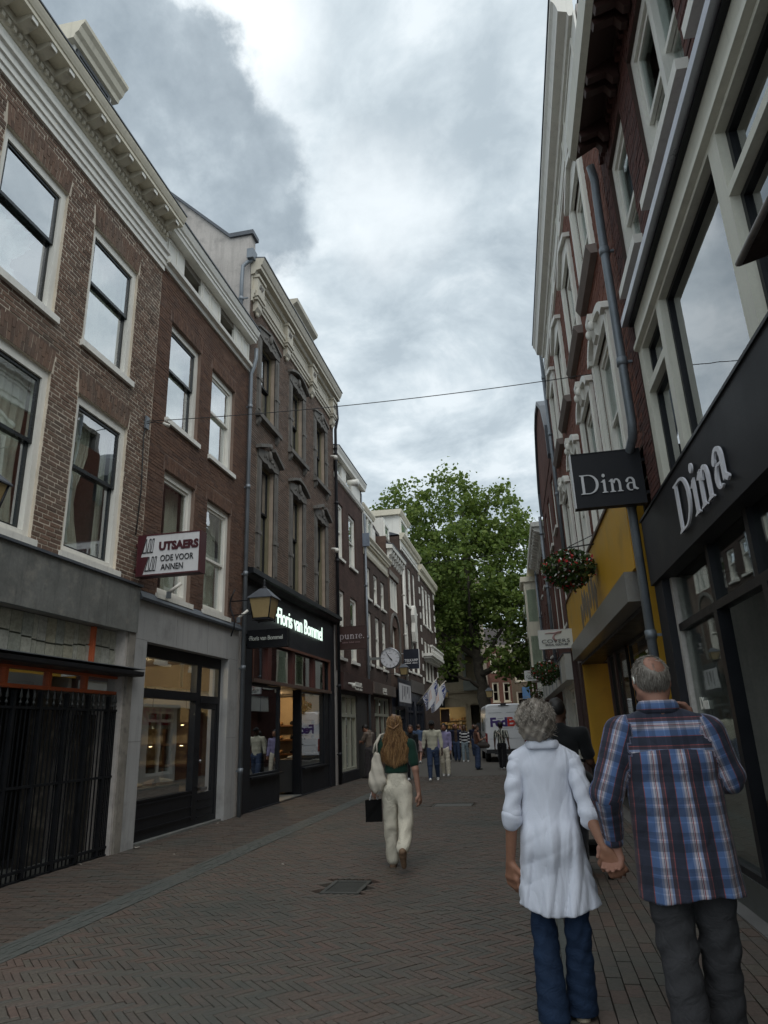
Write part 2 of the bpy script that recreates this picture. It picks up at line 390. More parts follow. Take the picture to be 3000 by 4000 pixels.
for i in range(-260, 260):
    for j2 in range(-260, 260):
        t = (i-j2) % (2*NL)
        if t == 0: u, v, an = (i+NL/2)*Wu, (j2+.5)*Wu, -PI/4
        elif t == 2*NL-1: u, v, an = (i+.5)*Wu, (j2+NL/2)*Wu, PI/4
        else: continue
        x = ctr[0]+(u+v)*c45; y = ctr[1]+(v-u)*c45
        if not (hx0-.07 < x < hx1+.07 and YN < y < YF): continue
        if any(h[0]-.04 < x < h[1]+.04 and h[2]-.04 < y < h[3]+.04 for h in holes_g): continue
        B.append((x, y, NL*Wu/2-.0025, Wu/2-.0025, an, tri()*.7, 0))
def inview(x, y):
    q = rot.transposed() @ Vector((x, y, -1.53)); q = Vector((q.x/-q.z, q.y/-q.z))
    return abs(q.x) < 829.5/1475 and abs(q.y) < 1106/1475
def dist0(b): return b[1] if inview(b[0], b[1]) else b[1]+50
B.sort(key=dist0)
def brick_mesh(l, w, zt=.028, c=.003):
    m = MB()
    m.add([(-l,-w,-.01),(l,-w,-.01),(l,w,-.01),(-l,w,-.01),(-l,-w,zt-c),(l,-w,zt-c),(l,w,zt-c),(-l,w,zt-c),(-l+c,-w+c,zt),(l-c,-w+c,zt),(l-c,w-c,zt),(-l+c,w-c,zt)],
          [(0,1,5,4),(1,2,6,5),(2,3,7,6),(3,0,4,7),(4,5,9,8),(5,6,10,9),(6,7,11,10),(7,4,8,11),(8,9,10,11)])
    return m
PM = [M_pave, M_gut, M_pave2]; shared = {}
for b in B[:300]:
    key = (round(b[2], 3), round(b[3], 3), b[6])
    if key not in shared:
        me = brick_mesh(b[2], b[3]).mesh('brick'); me.materials.append(PM[b[6]]); shared[key] = me
    o = bpy.data.objects.new('brick', shared[key]); COL.objects.link(o); o.parent = ground
    o.location = (b[0], b[1], b[5]); o.rotation_euler = (R(random.uniform(-.7, .7)), R(random.uniform(-.7, .7)), b[4]+R(random.uniform(-.8, .8)))
for mi, nm in ((0, 'brick_field'), (1, 'gutter_bricks'), (2, 'pavement_bricks')):
    m = MB()
    for x, y, l, w, an, dz, k in B[300:]:
        if k != mi: continue
        an += R(random.uniform(-.8, .8)); ca, sa = math.cos(an), math.sin(an); sx, sy2 = random.uniform(-.012, .012), random.uniform(-.012, .012)
        P = [(-l, -w), (l, -w), (l, w), (-l, w)]
        W3 = lambda p, z: (x+p[0]*ca-p[1]*sa, y+p[0]*sa+p[1]*ca, z+dz+p[0]*sx+p[1]*sy2)
        m.add([W3(p, 0) for p in P]+[W3(p, .028) for p in P], [(0,1,5,4),(1,2,6,5),(2,3,7,6),(3,0,4,7),(4,5,6,7)])
    m.obj(nm, PM[mi], ground, 'stuff')
kb = MB(); 
for i in range(40):
    y0, y1 = 1+i*1.0, 1.985+i*1.0
    kb.add([(right_x(y0)-.115, y0, 0), (right_x(y0)+.1, y0, 0), (right_x(y1)+.1, y1, 0), (right_x(y1)-.115, y1, 0), (right_x(y0)-.115, y0, .045), (right_x(y0)+.1, y0, .045), (right_x(y1)+.1, y1, .045), (right_x(y1)-.115, y1, .045)],
           [(4,5,6,7),(0,1,5,4),(1,2,6,5),(2,3,7,6),(3,0,4,7)])
kb.obj('kerb_stones', pm('kerb_stone', (.13,.125,.12), .8, .2, 3, 60, .2), ground)
# drain grating and inspection covers
M_iron = pm('cast_iron', (.07, .07, .062), .6, .3, 8, 70, .3, metal=.2)
dg = thing('drain_grating', 'square cast iron drain grating with bars set in herringbone bricks', 'drain', (-2.01, 7.55, 0))
for a0, a1, b0, b1 in ((-.2, .2, -.29, -.24), (-.2, .2, .24, .29), (-.2, -.16, -.24, .24), (.16, .2, -.24, .24)): m.box(a0, a1, b0, b1, 0, .030)
m.obj('frame', M_iron, dg)
for k in range(9):
    m = MB(); m.box(-.158, .158, -.222+k*.05, -.203+k*.05, .012, .026); m.obj('bar', M_iron, dg)
m = MB(); m.box(-.158, .158, -.238, .238, .001, .003); m.obj('pit', M_dark, dg)
ic = thing('inspection_cover', 'flat rectangular inspection cover in the paving further up the street', 'manhole', (-1.75, 15.18, 0))
m = MB(); m.box(-.38, .38, -.30, .30, 0, .022); m.obj('lid', pm('cover_fill', (.10,.10,.092), .8, .2), ic)
m = MB()
for a0, a1, b0, b1 in ((-.4, .4, -.325, -.302), (-.4, .4, .302, .325), (-.4, -.382, -.302, .302), (.382, .4, -.302, .302)): m.box(a0, a1, b0, b1, 0, .031)
m.obj('frame', M_iron, ic)
lit = pm('litter_paper', (.3, .28, .24), .9, .15)
for i, (x, y, s, lb) in enumerate([(-5.78, 9.95, .05, 'crumpled pale litter at the foot of the grey shop pilaster'), (-5.72, 11.5, .03, 'small scrap of paper under the shoe shop window'), (-5.74, 12.6, .03, 'torn wrapper by the shoe shop door'), (-5.84, 8.7, .035, 'white scrap in front of the black railing'), (-4.9, 9.4, .02, 'tiny white speck of paper on the left pavement'), (-3.1, 8.7, .02, 'tiny paper scrap on the herringbone bricks')]):
    m = MB(); pts = [(s*math.cos(a)*random.uniform(.6, 1.3), s*math.sin(a)*random.uniform(.6, 1.3), .032+random.uniform(0, s*.6)) for a in [k*PI/3 for k in range(6)]]
    m.add(pts+[(0, 0, .05)], [(k, (k+1) % 6, 6) for k in range(6)]); o = m.obj('litter', lit); o.location = (x, y, 0); tag(o, lb, 'litter', 'litter on the street')

# ------------------------------------------------------------------ house kit
class House:
    """a along the street, d out of the facade towards the street, z up"""
    def __init__(s, name, label, side, a0, a1, cat='house'):
        s.side = side; s.a0 = a0; s.a1 = a1; s.ac = (a0+a1)/2
        if side == 'L': s.root = thing(name, label, cat, (-5.85, s.ac, 0), PI/2); s.sg = -1.0
        elif side == 'R':
            s.root = thing(name, label, cat, (1.74-math.sin(RA)*s.ac, math.cos(RA)*s.ac, 0), PI/2+RA); s.sg = 1.0
        else: x, y, rz = side; s.root = thing(name, label, cat, (x, y, 0), rz); s.sg = -1.0; s.ac = a0
        s.bm = None
    def mb(s): return MB(s.sg, s.ac)
    def world(s, a, d, z): return s.root.matrix_basis @ Vector((a-s.ac, d*s.sg, z))
    def box(s, name, mat, *bs, **k):
        par = k.pop('parent', s.root); o = None
        for b in bs: m = s.mb(); m.box(*b); o = m.obj(name, mat, par, **k)
        return o
    def prof(s, name, mat, pts, a0, a1, parent=None, **k):
        m = s.mb(); m.prism(pts, 'yz', a0, a1); return m.obj(name, mat, parent or s.root, **k)
    def wall(s, mat, a0, a1, z0, z1, holes, th=.26, name='wall'):
        m = s.mb()
        A = sorted({a0, a1, *[min(max(h[i], a0), a1) for h in holes for i in (0, 1)]}); Z = sorted({z0, z1, *[min(max(h[i], z0), z1) for h in holes for i in (2, 3)]})
        for i in range(len(A)-1):
            for j in range(len(Z)-1):
                ca, cz = (A[i]+A[i+1])/2, (Z[j]+Z[j+1])/2
                if any(h[0] < ca < h[1] and h[2] < cz < h[3] for h in holes): continue
                m.quad((A[i], 0, Z[j]), (A[i+1], 0, Z[j]), (A[i+1], 0, Z[j+1]), (A[i], 0, Z[j+1]))
        for h in holes:
            x0, x1, y0, y1 = h[:4]
            m.quad((x0,0,y0),(x0,-th,y0),(x0,-th,y1),(x0,0,y1)); m.quad((x1,0,y0),(x1,-th,y0),(x1,-th,y1),(x1,0,y1))
            m.quad((x0,0,y1),(x1,0,y1),(x1,-th,y1),(x0,-th,y1)); m.quad((x0,0,y0),(x1,0,y0),(x1,-th,y0),(x0,-th,y0))
        return m.obj(name, mat, s.root)
    def shell(s, mat, z1, floors=(), depth=7.0, room=None, z0=0.0):
        a0, a1 = s.a0+.012, s.a1-.012
        s.box('side_wall', mat, (a0, a0+.2, -depth, -.02, z0, z1), (a1-.2, a1, -depth, -.02, z0, z1), (a0+.2, a1-.2, -depth, -depth+.2, z0, z1))
        s.box('floor_slab', room or M_room, *[(a0+.2, a1-.2, -depth+.2, -.27, z, z+.25) for z in floors], (a0+.2, a1-.2, -depth+.2, -.02, z1-.15, z1))
        s.box('partition', room or M_room, (a0+.2, a1-.2, -3.2, -3.05, z0, z1-.16))
    def bricks(s, mat, a0, a1, z0, z1, holes, bl=.2, bh=.06, j=.010, singles=0, arches=(), pr=.005):
        rows = []; hs = list(holes)+[(x0, x1, y0, y1) for x0, x1, y0, y1 in arches]; out = []
        nr = int(round((z1-z0)/bh)); bh = (z1-z0)/nr
        for r in range(nr):
            zb, zt = z0+r*bh, z0+(r+1)*bh
            cut = [(h[0], h[1]) for h in hs if h[2] < zt-.35*bh and h[3] > zb+.35*bh]
            seg = [(a0, a1)]
            for c0, c1 in cut:
                ns = []
                for p, q in seg:
                    if c1 <= p or c0 >= q: ns.append((p, q)); continue
                    if c0 > p: ns.append((p, c0))
                    if c1 < q: ns.append((c1, q))
                seg = ns
            x = a0-(bl*.5 if r % 2 else 0)-(.25*bl if r % 4 > 1 else 0)
            while x < a1:
                for p, q in seg:
                    b0, b1 = max(x, p), min(x+bl, q)
                    if b1-b0 > .025: out.append((b0, b1-j, zb+j/2, zt-j/2))
                x += bl
        def depth(b): return (s.world((b[0]+b[1])/2, 0, (b[2]+b[3])/2)-Vector((0, 0, 1.53))).length
        if singles:
            def vis(b):
                p = rot.transposed() @ (s.world((b[0]+b[1])/2, 0, (b[2]+b[3])/2)-Vector((0, 0, 1.53)))
                return p.z < 0 and abs(p.x/p.z) < .56 and abs(p.y/p.z) < .745
            out.sort(key=lambda b: depth(b)+(0 if vis(b) else 100)-(2 if b[1]-b[0] > bl*.9 else 0))
        sh = {}
        for b in out[:singles]:
            key = (round(b[1]-b[0], 2), round(b[3]-b[2], 3))
            if key not in sh:
                w, h = key[0]/2, key[1]/2; m = MB(s.sg); p = pr
                m.add([(-w,0,-h),(w,0,-h),(w,0,h),(-w,0,h),(-w,p,-h),(w,p,-h),(w,p,h),(-w,p,h)], [(4,5,6,7),(0,1,5,4),(1,2,6,5),(2,3,7,6),(3,0,4,7)])
                sh[key] = m.mesh('brick'); sh[key].materials.append(mat)
            o = bpy.data.objects.new('brick', sh[key]); COL.objects.link(o); o.parent = s.root
            o.location = ((b[0]+b[1])/2-s.ac, s.sg*random.uniform(-.003, .004), (b[2]+b[3])/2); o.rotation_euler = (0, R(random.uniform(-.5, .5)), R(random.uniform(-.5, .5)))
        m = s.mb()
        for b in out[singles:]:
            p = pr+random.uniform(-.003, .004); e = random.uniform(-.0015, .0015)
            m.add([(b[0],0,b[2]+e),(b[1],0,b[2]-e),(b[1],0,b[3]-e),(b[0],0,b[3]+e),(b[0],p,b[2]+e),(b[1],p,b[2]-e),(b[1],p,b[3]-e),(b[0],p,b[3]+e)], [(4,5,6,7),(0,1,5,4),(1,2,6,5),(2,3,7,6),(3,0,4,7)])
        for x0, x1, y0, y1 in arches:          # flat arch: soldiers in two heights, fanned a little
            n = int((x1-x0)/.062); w = (x1-x0)/n; cx = (x0+x1)/2; hh = y1-y0
            for k in range(n):
                cuts = [y0, y0+hh*(.36 if k % 2 else .64), y1]
                for q in range(2):
                    zb, zt = cuts[q]+.004, cuts[q+1]-.004; p = pr+random.uniform(-.003, .004)
                    f = lambda x, z: x+(x-cx)*.07*((z-y0)/hh-1)
                    L0, L1 = x0+k*w+.004, x0+(k+1)*w-.004
                    m.add([(f(L0,zb),0,zb),(f(L1,zb),0,zb),(f(L1,zt),0,zt),(f(L0,zt),0,zt),(f(L0,zb),p,zb),(f(L1,zb),p,zb),(f(L1,zt),p,zt),(f(L0,zt),p,zt)], [(4,5,6,7),(0,1,5,4),(1,2,6,5),(2,3,7,6),(3,0,4,7)])
        m.obj('brickwork', mat, s.root, 'stuff')
    def drape(s, a0, a1, z0, z1, d, n=5, amp=.04, mat=None, parent=None, pinch=0.0, name='curtain'):
        m = s.mb(); N = max(10, n*8); vs = []; fs = []; ph = random.random()*6
        for r in range(9):
            t = r/8; sh = 1-pinch*math.sin(PI*min(1, t*1.25))**2
            for k in range(N+1):
                u = k/N; vs.append((a0+(a1-a0)*u*sh, d+amp*math.sin(2*PI*n*u+ph+.6*t)+amp*.4*math.sin(2*PI*n*2.3*u+t), z0+(z1-z0)*t))
        for r in range(8):
            for k in range(N): b = r*(N+1)+k; fs.append((b, b+1, b+N+2, b+N+1))
        m.add(vs, fs, True); return m.obj(name, mat or M_curtain, parent or s.root)
    def win(s, a0, a1, z0, z1, fm=None, sm=None, fw=.09, rec=.05, rail=.5, nv=0, nh=0, curt=(), sill=(.09, .07), sillm=None, sw=.05, ft=None, glass=None, tilt=0, blind=None):
        fm = fm or M_white; sm = sm or fm
        m = s.mb(); m.frame(a0, a1, z0, z1, fw, -rec-.15, -rec, None, ft); fo = m.obj('window', fm, s.root)
        i0, i1, j0, j1 = a0+fw, a1-fw, z0+fw, z1-(ft or fw); zr = j0+(j1-j0)*rail
        def sash(x0, x1, y0, y1, dd, nm='sash'):
            m = s.mb(); m.frame(x0, x1, y0, y1, sw, -rec-dd-.04, -rec-dd)
            for k in range(nv): xx = x0+(x1-x0)*(k+1)/(nv+1); m.box(xx-.013, xx+.013, -rec-dd-.035, -rec-dd-.005, y0+sw, y1-sw)
            for k in range(nh): yy = y0+(y1-y0)*(k+1)/(nh+1); m.box(x0+sw, x1-sw, -rec-dd-.034, -rec-dd-.006, yy-.013, yy+.013)
            m.obj(nm, sm, fo)
            g = s.mb(); g.box(x0+sw*.8, x1-sw*.8, -rec-dd-.024, -rec-dd-.018, y0+sw*.8, y1-sw*.8); g.obj('pane', glass or M_glass, fo)
        if rail: sash(i0+.002, i1-.002, zr-.02, j1-.002, .03); sash(i0+.002, i1-.002, j0+.002, zr+.03, .078)
        else: sash(i0+.002, i1-.002, j0+.002, j1-.002, .05)
        if sill:
            m = s.mb(); m.box(a0-.05, a1+.06, -rec-.1, sill[1], z0-sill[0], z0-.002); m.obj('sill', sillm or fm, fo)
        for c in curt: s.drape(a0+(a1-a0)*c[0], a0+(a1-a0)*c[1], z0+.05, z1-.08, -rec-.28, c[2] if len(c) > 2 else 4, .03, c[4] if len(c) > 4 else None, fo, c[3] if len(c) > 3 else 0)
        if blind: m = s.mb(); m.box(a0+.05, a1-.05, -rec-.31, -rec-.30, z0+(z1-z0)*blind[0], z1-.05); m.obj('blind', blind[1], fo)
        return fo
    def pipe(s, a, d, z0, z1, r=.05, mat=None, gap=2.0, path=None):
        m = s.mb(); m.tube(path or [(a, d, z0), (a, d, z1)], r, 10)
        z = z0+.8
        pp = path or [(a, d, z0), (a, d, z1)]
        while z < z1-.2:
            a_, d_ = a, d
            for p, q in zip(pp[:-1], pp[1:]):
                lo, hi = sorted((p[2], q[2]))
                if lo <= z <= hi and hi > lo: t = (z-p[2])/(q[2]-p[2]); a_, d_ = p[0]+(q[0]-p[0])*t, p[1]+(q[1]-p[1])*t
            m.tube([(a_, d_, z), (a_, d_, z+.10)], r*1.22, 10); m.box(a_-.015, a_+.015, 0, d_, z+.03, z+.06); z += gap
        return m.obj('drainpipe', mat or M_zinc, s.root)
    def text(s, geo, a, d, z, mat, name='lettering', parent=None):
        m = s.mb(); q = 1 if s.side != 'R' else -1
        put(m, geo, (a, d, z), (q, 0, 0), (0, 0, 1), (0, 1, 0)); return m.obj(name, mat, parent or s.root)

# ================================================================== LEFT ROW
BR1 = rndmat('brown_brick', [(0.129,0.080,0.057), (0.168,0.104,0.074), (0.190,0.120,0.085), (0.146,0.094,0.070), (0.213,0.135,0.097), (0.151,0.100,0.075), (0.106,0.070,0.052)], .85, .5, 55, ((.15,.13,.11), 1.1, .35))
MO1 = pm('pale_mortar', (.60, .53, .43), .95, .2, 3, 70, .2)
BR2 = rndmat('red_brown_brick', [(0.121,0.067,0.047), (0.150,0.083,0.056), (0.102,0.062,0.047), (0.175,0.099,0.067), (0.136,0.083,0.060)], .85, .5, 55, ((.07,.045,.038), 1.4, .4))
MO2 = pm('dark_mortar', (.20, .14, .11), .95, .2, 3, 70, .2)
BR3 = rndmat('greyish_brown_brick', [(.125,.088,.068), (.155,.108,.083), (.105,.08,.066), (.18,.122,.092), (.14,.10,.08)], .85, .5, 55, ((.09,.075,.066), 1.0, .35))
MO3 = pm('brown_mortar', (.36, .29, .23), .95, .2, 3, 70, .2)
M_side = pm('plaster_side', (.45, .42, .39), .9, .2, 1.0, 30, .3, streak=.25, dirt=((.22,.21,.2), 2.5, .5))
M_slate = pm('slate_fascia', (.16, .165, .155), .55, .3, 2.2, 25, .25, dirt=((.26,.25,.22), 5, .7), streak=.5)
M_stone = pm('weathered_stone', (.24, .22, .19), .8, .3, 3, 40, .4, dirt=((.08,.075,.07), 5, .7), streak=.3)
M_orange = pm('orange_frame', (.48, .11, .04), .55, .2, 4, 50)
M_tile = rndmat('pale_tile', [(.36,.36,.30), (.42,.42,.36), (.38,.36,.27), (.30,.32,.28), (.44,.43,.38)], .35, .1, 20, spec=.5)
M_spear = pm('dull_spear', (.05,.055,.055), .5, .2, 6)
M_bars = pm('black_railing', (.009, .010, .012), .6, .4, 6, 60, .2, spec=.2)

# ---- house 1: brown brick, big windows, grand cornice, boarded shop behind a railing
h1 = House('brick_house', 'brown brick house with pale joints, a grand white cornice and a railed empty shopfront', 'L', 2.6, 9.60)
W1 = [(5.74,7.00,7.06,9.10),(7.63,8.87,7.06,9.10),(3.80,5.08,7.06,9.10),(5.82,7.10,3.93,6.25),(7.68,8.94,3.93,6.25),(3.85,5.15,3.93,6.25)]
h1.wall(MO1, 2.6, 9.60, 3.84, 9.70, W1)
h1.bricks(BR1, 2.6, 9.60, 3.86, 9.69, W1, .205, .066, .018, 300, [(w[0]-.04, w[1]+.04, w[3], w[3]+.34) for w in W1])
h1.shell(M_side, 10.5, (3.5, 6.6))
for i, w in enumerate(W1):
    lo = i > 2
    h1.win(*w, M_white, M_sash, .10, .045, .56, glass=M_glasslow if lo else None, ft=.13, sill=(.10, .06), curt=([(.02,.98,9,.05)] if i == 3 else [(.20,.62,5,.40),(.84,.98,2)] if i == 4 else [(.0,1,7,0)] if i == 1 else ()))
m = h1.mb()                                             # torn plastic sheet hung inside the upper window
N = 22; vs = []; fs = []
for r in range(N+1):
    for k in range(N+1):
        u, t = k/N, r/N; q = math.hypot(u-.62, t-.42)
        vs.append((5.86+u*1.02*(.55+.45*abs(t-.42)**.6), -.29+.05*math.sin(26*math.atan2(t-.42, u-.62)+5*q)*min(1, q*2.2)+.05*math.sin(9*u+7*t), 7.2+t*.98))
for r in range(N):
    for k in range(N): b = r*(N+1)+k; fs.append((b, b+1, b+N+2, b+N+1))
m.add(vs, fs, True); m.obj('plastic_sheet', pm('plastic_sheet', (.85,.88,.90), .25, .1, 4, 30), h1.root)
# cornice
a0, a1 = 2.6, 9.60
h1.prof('architrave', M_white, [(0,9.69),(.045,9.69),(.045,9.78),(.07,9.79),(.07,9.89),(.10,9.90),(.10,10.0),(.14,10.02),(.15,10.07),(0,10.09)], a0, a1)
h1.prof('frieze', M_white, [(0,10.08),(.03,10.08),(.03,10.34),(0,10.34)], a0, a1)
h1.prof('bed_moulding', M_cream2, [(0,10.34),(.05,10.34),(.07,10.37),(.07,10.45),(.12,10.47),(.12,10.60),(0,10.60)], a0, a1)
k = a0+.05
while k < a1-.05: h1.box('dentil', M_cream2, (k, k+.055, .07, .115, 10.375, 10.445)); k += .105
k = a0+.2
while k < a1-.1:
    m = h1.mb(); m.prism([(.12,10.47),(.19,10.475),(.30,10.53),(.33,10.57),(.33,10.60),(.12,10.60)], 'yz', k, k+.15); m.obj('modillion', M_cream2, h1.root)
    h1.box('modillion_lit_end', M_white, (k+.02, k+.13, .332, .342, 10.53, 10.598)); k += .385  # light on the bracket end, painted on as a white plate
h1.prof('corona', M_cream, [(0,10.60),(.36,10.60),(.36,10.66),(.375,10.67),(.40,10.72),(.42,10.77),(.42,10.80),(0,10.84)], a0, a1)
h1.prof('gutter_edge', M_lead, [(0,10.845),(.435,10.805),(.435,10.83),(0,10.88)], a0, a1)
h1.prof('roof', M_lead, [(-.05,10.90),(-.3,10.95),(-3.6,13.6),(-7,10.9)], a0+.02, a1-.02)
# dormer on the roof
m = h1.mb(); m.box(7.62, 8.72, -2.4, -.80, 11.2, 13.06); dm = m.obj('dormer', M_white, h1.root)
m = h1.mb(); m.prism([(-2.5,13.06),(-.74,13.06),(-.72,13.15),(-.66,13.2),(-.62,13.30),(-.56,13.36),(-.55,13.42),(-2.5,13.5)], 'yz', 7.50, 8.86); m.obj('dormer_cornice', M_cream, dm)
m = h1.mb(); m.frame(7.66, 8.64, 11.6, 13.0, .07, -.80, -.76); m.box(8.28, 8.34, -.80, -.765, 11.67, 12.93); m.obj('dormer_frame', M_sash, dm)
m = h1.mb(); m.box(7.74, 8.27, -.785, -.78, 11.7, 12.9); m.box(8.35, 8.56, -.785, -.78, 11.7, 12.9); m.obj('dormer_pane', M_glass, dm)
# shopfront: slate band, tile transom, canopy, orange clerestory, piers
h1.box('fascia_panel', M_slate, (2.6, 6.2, -.02, .05, 3.09, 3.80), (6.205, 8.748, -.02, .05, 3.09, 3.80), (8.752, 9.585, -.02, .05, 3.09, 3.80))
h1.box('lead_flashing', M_lead, (2.6, 9.6, -.02, .09, 3.80, 3.835))
h1.box('soffit', M_stone, (2.6, 9.6, -.34, -.02, 3.10, 3.30))
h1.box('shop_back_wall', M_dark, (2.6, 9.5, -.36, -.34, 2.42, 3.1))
x = 2.75
while x < 9.40:
    wd = random.choice((.09, .17, .21, .19)); wd = min(wd, 9.43-x)
    if wd > .05:
        h1.box('tile', M_tile, (x+.006, x+wd-.006, -.20, -.175, 2.54, 2.79+.04*math.sin(x*3))); 
        h1.box('tile', M_tile, (x+.006, x+wd-.006, -.20, -.18, 2.815+.04*math.sin(x*3), 3.09))
    x += wd
h1.box('tile_bed', pm('tile_bed', (.12,.13,.10), .9, .2), (2.7, 9.44, -.22, -.20, 2.53, 3.09))
h1.box('tile_post', M_orange, (8.74, 8.80, -.21, -.12, 2.53, 3.09), (4.9, 4.96, -.21, -.12, 2.53, 3.09))
h1.box('pier_return', M_black, (9.46, 9.60, -.34, -.065, 0, 2.43)); h1.box('pier', M_stone, (9.44, 9.60, -.06, .02, 0, 3.09), label='weathered stone pier with flaking patches')
h1.prof('canopy', M_black, [(-.3,2.43),(.17,2.43),(.19,2.45),(.19,2.50),(-.3,2.53)], 2.6, 9.62)
h1.box('canopy_sheet', M_zinc, (2.6, 9.63, -.12, .20, 2.532, 2.541))
m = h1.mb(); m.box(2.6, 9.45, -.18, -.10, 2.17, 2.215); m.box(2.6, 9.45, -.18, -.10, 2.395, 2.428)
for x in (3.6, 4.4, 5.3, 6.2, 7.085, 7.86, 8.62, 9.40): m.box(x, x+.055, -.178, -.095, 2.215, 2.395)
of = m.obj('clerestory_frame', M_orange, h1.root)
for q0, q1 in ((6.26,7.08),(7.145,7.855),(7.92,8.615),(8.68,9.395)): h1.box('clerestory_pane', M_shopglass, (q0, q1, -.145, -.14, 2.216, 2.394), parent=of)
h1.box('shop_door', pm('peeling_door', (.05,.045,.038), .8, .5, 3, 20, .4, dirt=((.28,.25,.2), 3, .55)), (8.05, 8.5, -.45, -.40, .05, 2.1), (8.95, 9.4, -.45, -.40, .05, 1.9))
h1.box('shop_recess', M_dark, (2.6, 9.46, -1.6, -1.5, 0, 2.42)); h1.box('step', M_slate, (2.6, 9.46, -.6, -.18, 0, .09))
rl = thing('railing', 'tall black iron railing with spearheads closing off the empty shop', 'railing', (-5.93, 6.1, 0), PI/2)
def rb(nm, *bs):
    m = MB(-1, 6.1)
    for b in bs: m.box(*b)
    return m.obj(nm, M_bars, rl)
posts = [2.9, 3.4, 3.9, 4.4, 4.9, 5.4, 5.9, 6.35, 6.8, 7.26, 7.73, 8.24, 8.70, 9.18, 9.42]
for p in posts: rb('post', (p-.022, p+.022, -.03, .02, .02, 2.14))
rb('rail', (2.6, 9.435, -.025, .015, 1.93, 1.96)); rb('rail', (2.6, 9.435, -.025, .015, 1.03, 1.06)); rb('rail', (2.6, 9.435, -.025, .018, .12, .15)); rb('rail', (2.6, 9.435, -.028, .02, .02, .045))
for p, q in zip(posts[:-1], posts[1:]):
    for k in range(1, 6):
        x = p+(q-p)*k/6; rb('bar', (x-.007, x+.007, -.012, .002, .045, 1.93))
    for k in range(3):
        x = p+(q-p)*(k+1)/4; m = MB(-1, 6.1); m.tube([(x,-.005,1.950),(x,-.005,1.990),(x,-.005,1.995),(x,-.005,2.010),(x,-.005,2.025),(x,-.005,2.050),(x,-.005,2.065),(x,-.005,2.120),(x,-.005,2.180)], [.008,.008,.018,.018,.008,.008,.024,.012,.002], 6); m.obj('spearhead', M_spear, rl)
h1.box('door_number_plate', M_white, (9.32, 9.35, .02, .026, 1.38, 1.45)) if False else None

# ---- house 2: dark red brick over the shoe shop
h2 = House('brick_house', 'narrow dark red brick house with white sash windows above a grey shoe shop', 'L', 9.60, 13.67)
W2 = [(10.06,11.26,6.95,8.94),(11.78,12.94,6.93,8.91),(10.15,11.29,3.82,6.02),(11.82,12.94,3.82,6.02)]
h2.wall(MO2, 9.60, 13.67, 3.70, 9.80, W2)
h2.bricks(BR2, 9.60, 13.67, 3.72, 9.79, W2, .19, .060, .012, 300, [(w[0]-.05, w[1]+.05, w[3], w[3]+.26) for w in W2])
h2.shell(M_side, 10.6, (3.4, 6.5, 9.6))
for i, w in enumerate(W2):
    h2.win(*w, M_white, M_white if i != 0 else M_sash, .10, .07, .55 if i < 2 else .48, ft=.12, sill=(.09,.06), glass=M_glasslow if i > 1 else None, curt=([(.02,.98,6,0)] if i < 2 else [(.6,1,3)]))
h2.prof('sill_band', M_white, [(0,9.79),(.05,9.79),(.07,9.86),(.14,9.88),(.15,9.95),(0,9.97)], 9.6, 13.67)
lf = h2.box('loft_wall', M_white, (9.6, 10.38, -.06, 0, 9.97, 10.60), (11.10, 12.05, -.06, 0, 9.97, 10.60), (12.78, 13.67, -.06, 0, 9.97, 10.60))
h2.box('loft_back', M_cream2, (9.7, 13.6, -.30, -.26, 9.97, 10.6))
for x0, x1 in ((10.38, 11.10), (12.05, 12.78)):
    m = h2.mb(); m.frame(x0+.04, x1-.04, 10.02, 10.50, .06, -.26, -.2); wf = m.obj('loft_window', M_cream2, h2.root)
    h2.box('loft_pane', M_glass, (x0+.1, x1-.1, -.235, -.23, 10.08, 10.44), parent=wf)
for x0 in (9.72, 11.16, 11.6, 12.86, 13.25): m = h2.mb(); m.frame(x0, x0+.36, 10.04, 10.52, .03, 0, .02); m.obj('panel_moulding', M_white, h2.root)
h2.prof('cornice', M_white, [(-.3,10.60),(.17,10.58),(.18,10.65),(.20,10.66),(.20,10.72),(.23,10.74),(.26,10.82),(.27,10.87),(0,10.89)], 9.6, 13.68)
h2.prof('gutter_edge', M_lead, [(0,10.895),(.29,10.875),(.29,10.905),(0,10.95)], 9.6, 13.68)
h2.prof('roof', M_lead, [(-.05,10.9),(-3.5,11.6),(-7,10.7)], 9.62, 13.65)
h2.pipe(13.60, .09, .02, 9.7, .045, path=[(13.62,.2,10.4),(13.62,.2,10.15),(13.60,.16,9.9),(13.58,.10,9.72),(13.60,.09,9.5),(13.60,.09,.02)])
# grey shop surround, black timber front
M_surr = pm('grey_render', (.38, .38, .375), .8, .12, 1.2, 40, .15, streak=.35, dirt=((.2,.2,.19), 1.3, .6))
h2.wall(M_surr, 9.61, 13.53, .0, 3.63, [(9.97, 13.08, 0, 3.01)], .3, 'shop_surround')
for z_ in (1.5, 3.02): h2.box('panel_joint', M_slate, (9.63, 9.96, 0, .0015, z_, z_+.006), (13.09, 13.52, 0, .0015, z_, z_+.006))
for x_ in (10.9, 12.1): h2.box('panel_joint', M_slate, (x_, x_+.006, 0, .0015, 3.03, 3.62))
h2.prof('lead_flashing', M_lead, [(0,3.63),(.07,3.62),(.08,3.66),(.04,3.74),(0,3.78)], 9.6, 13.55)
m = h2.mb(); m.frame(9.97, 13.08, .06, 3.01, .10, -.28, -.16, .1, .20); m.box(12.02, 12.20, -.27, -.14, .16, 2.81); m.box(10.07, 12.02, -.27, -.13, 2.17, 2.31); m.box(12.20, 12.98, -.27, -.13, 2.14, 2.27)
sf = m.obj('shopfront_frame', M_black, h2.root)
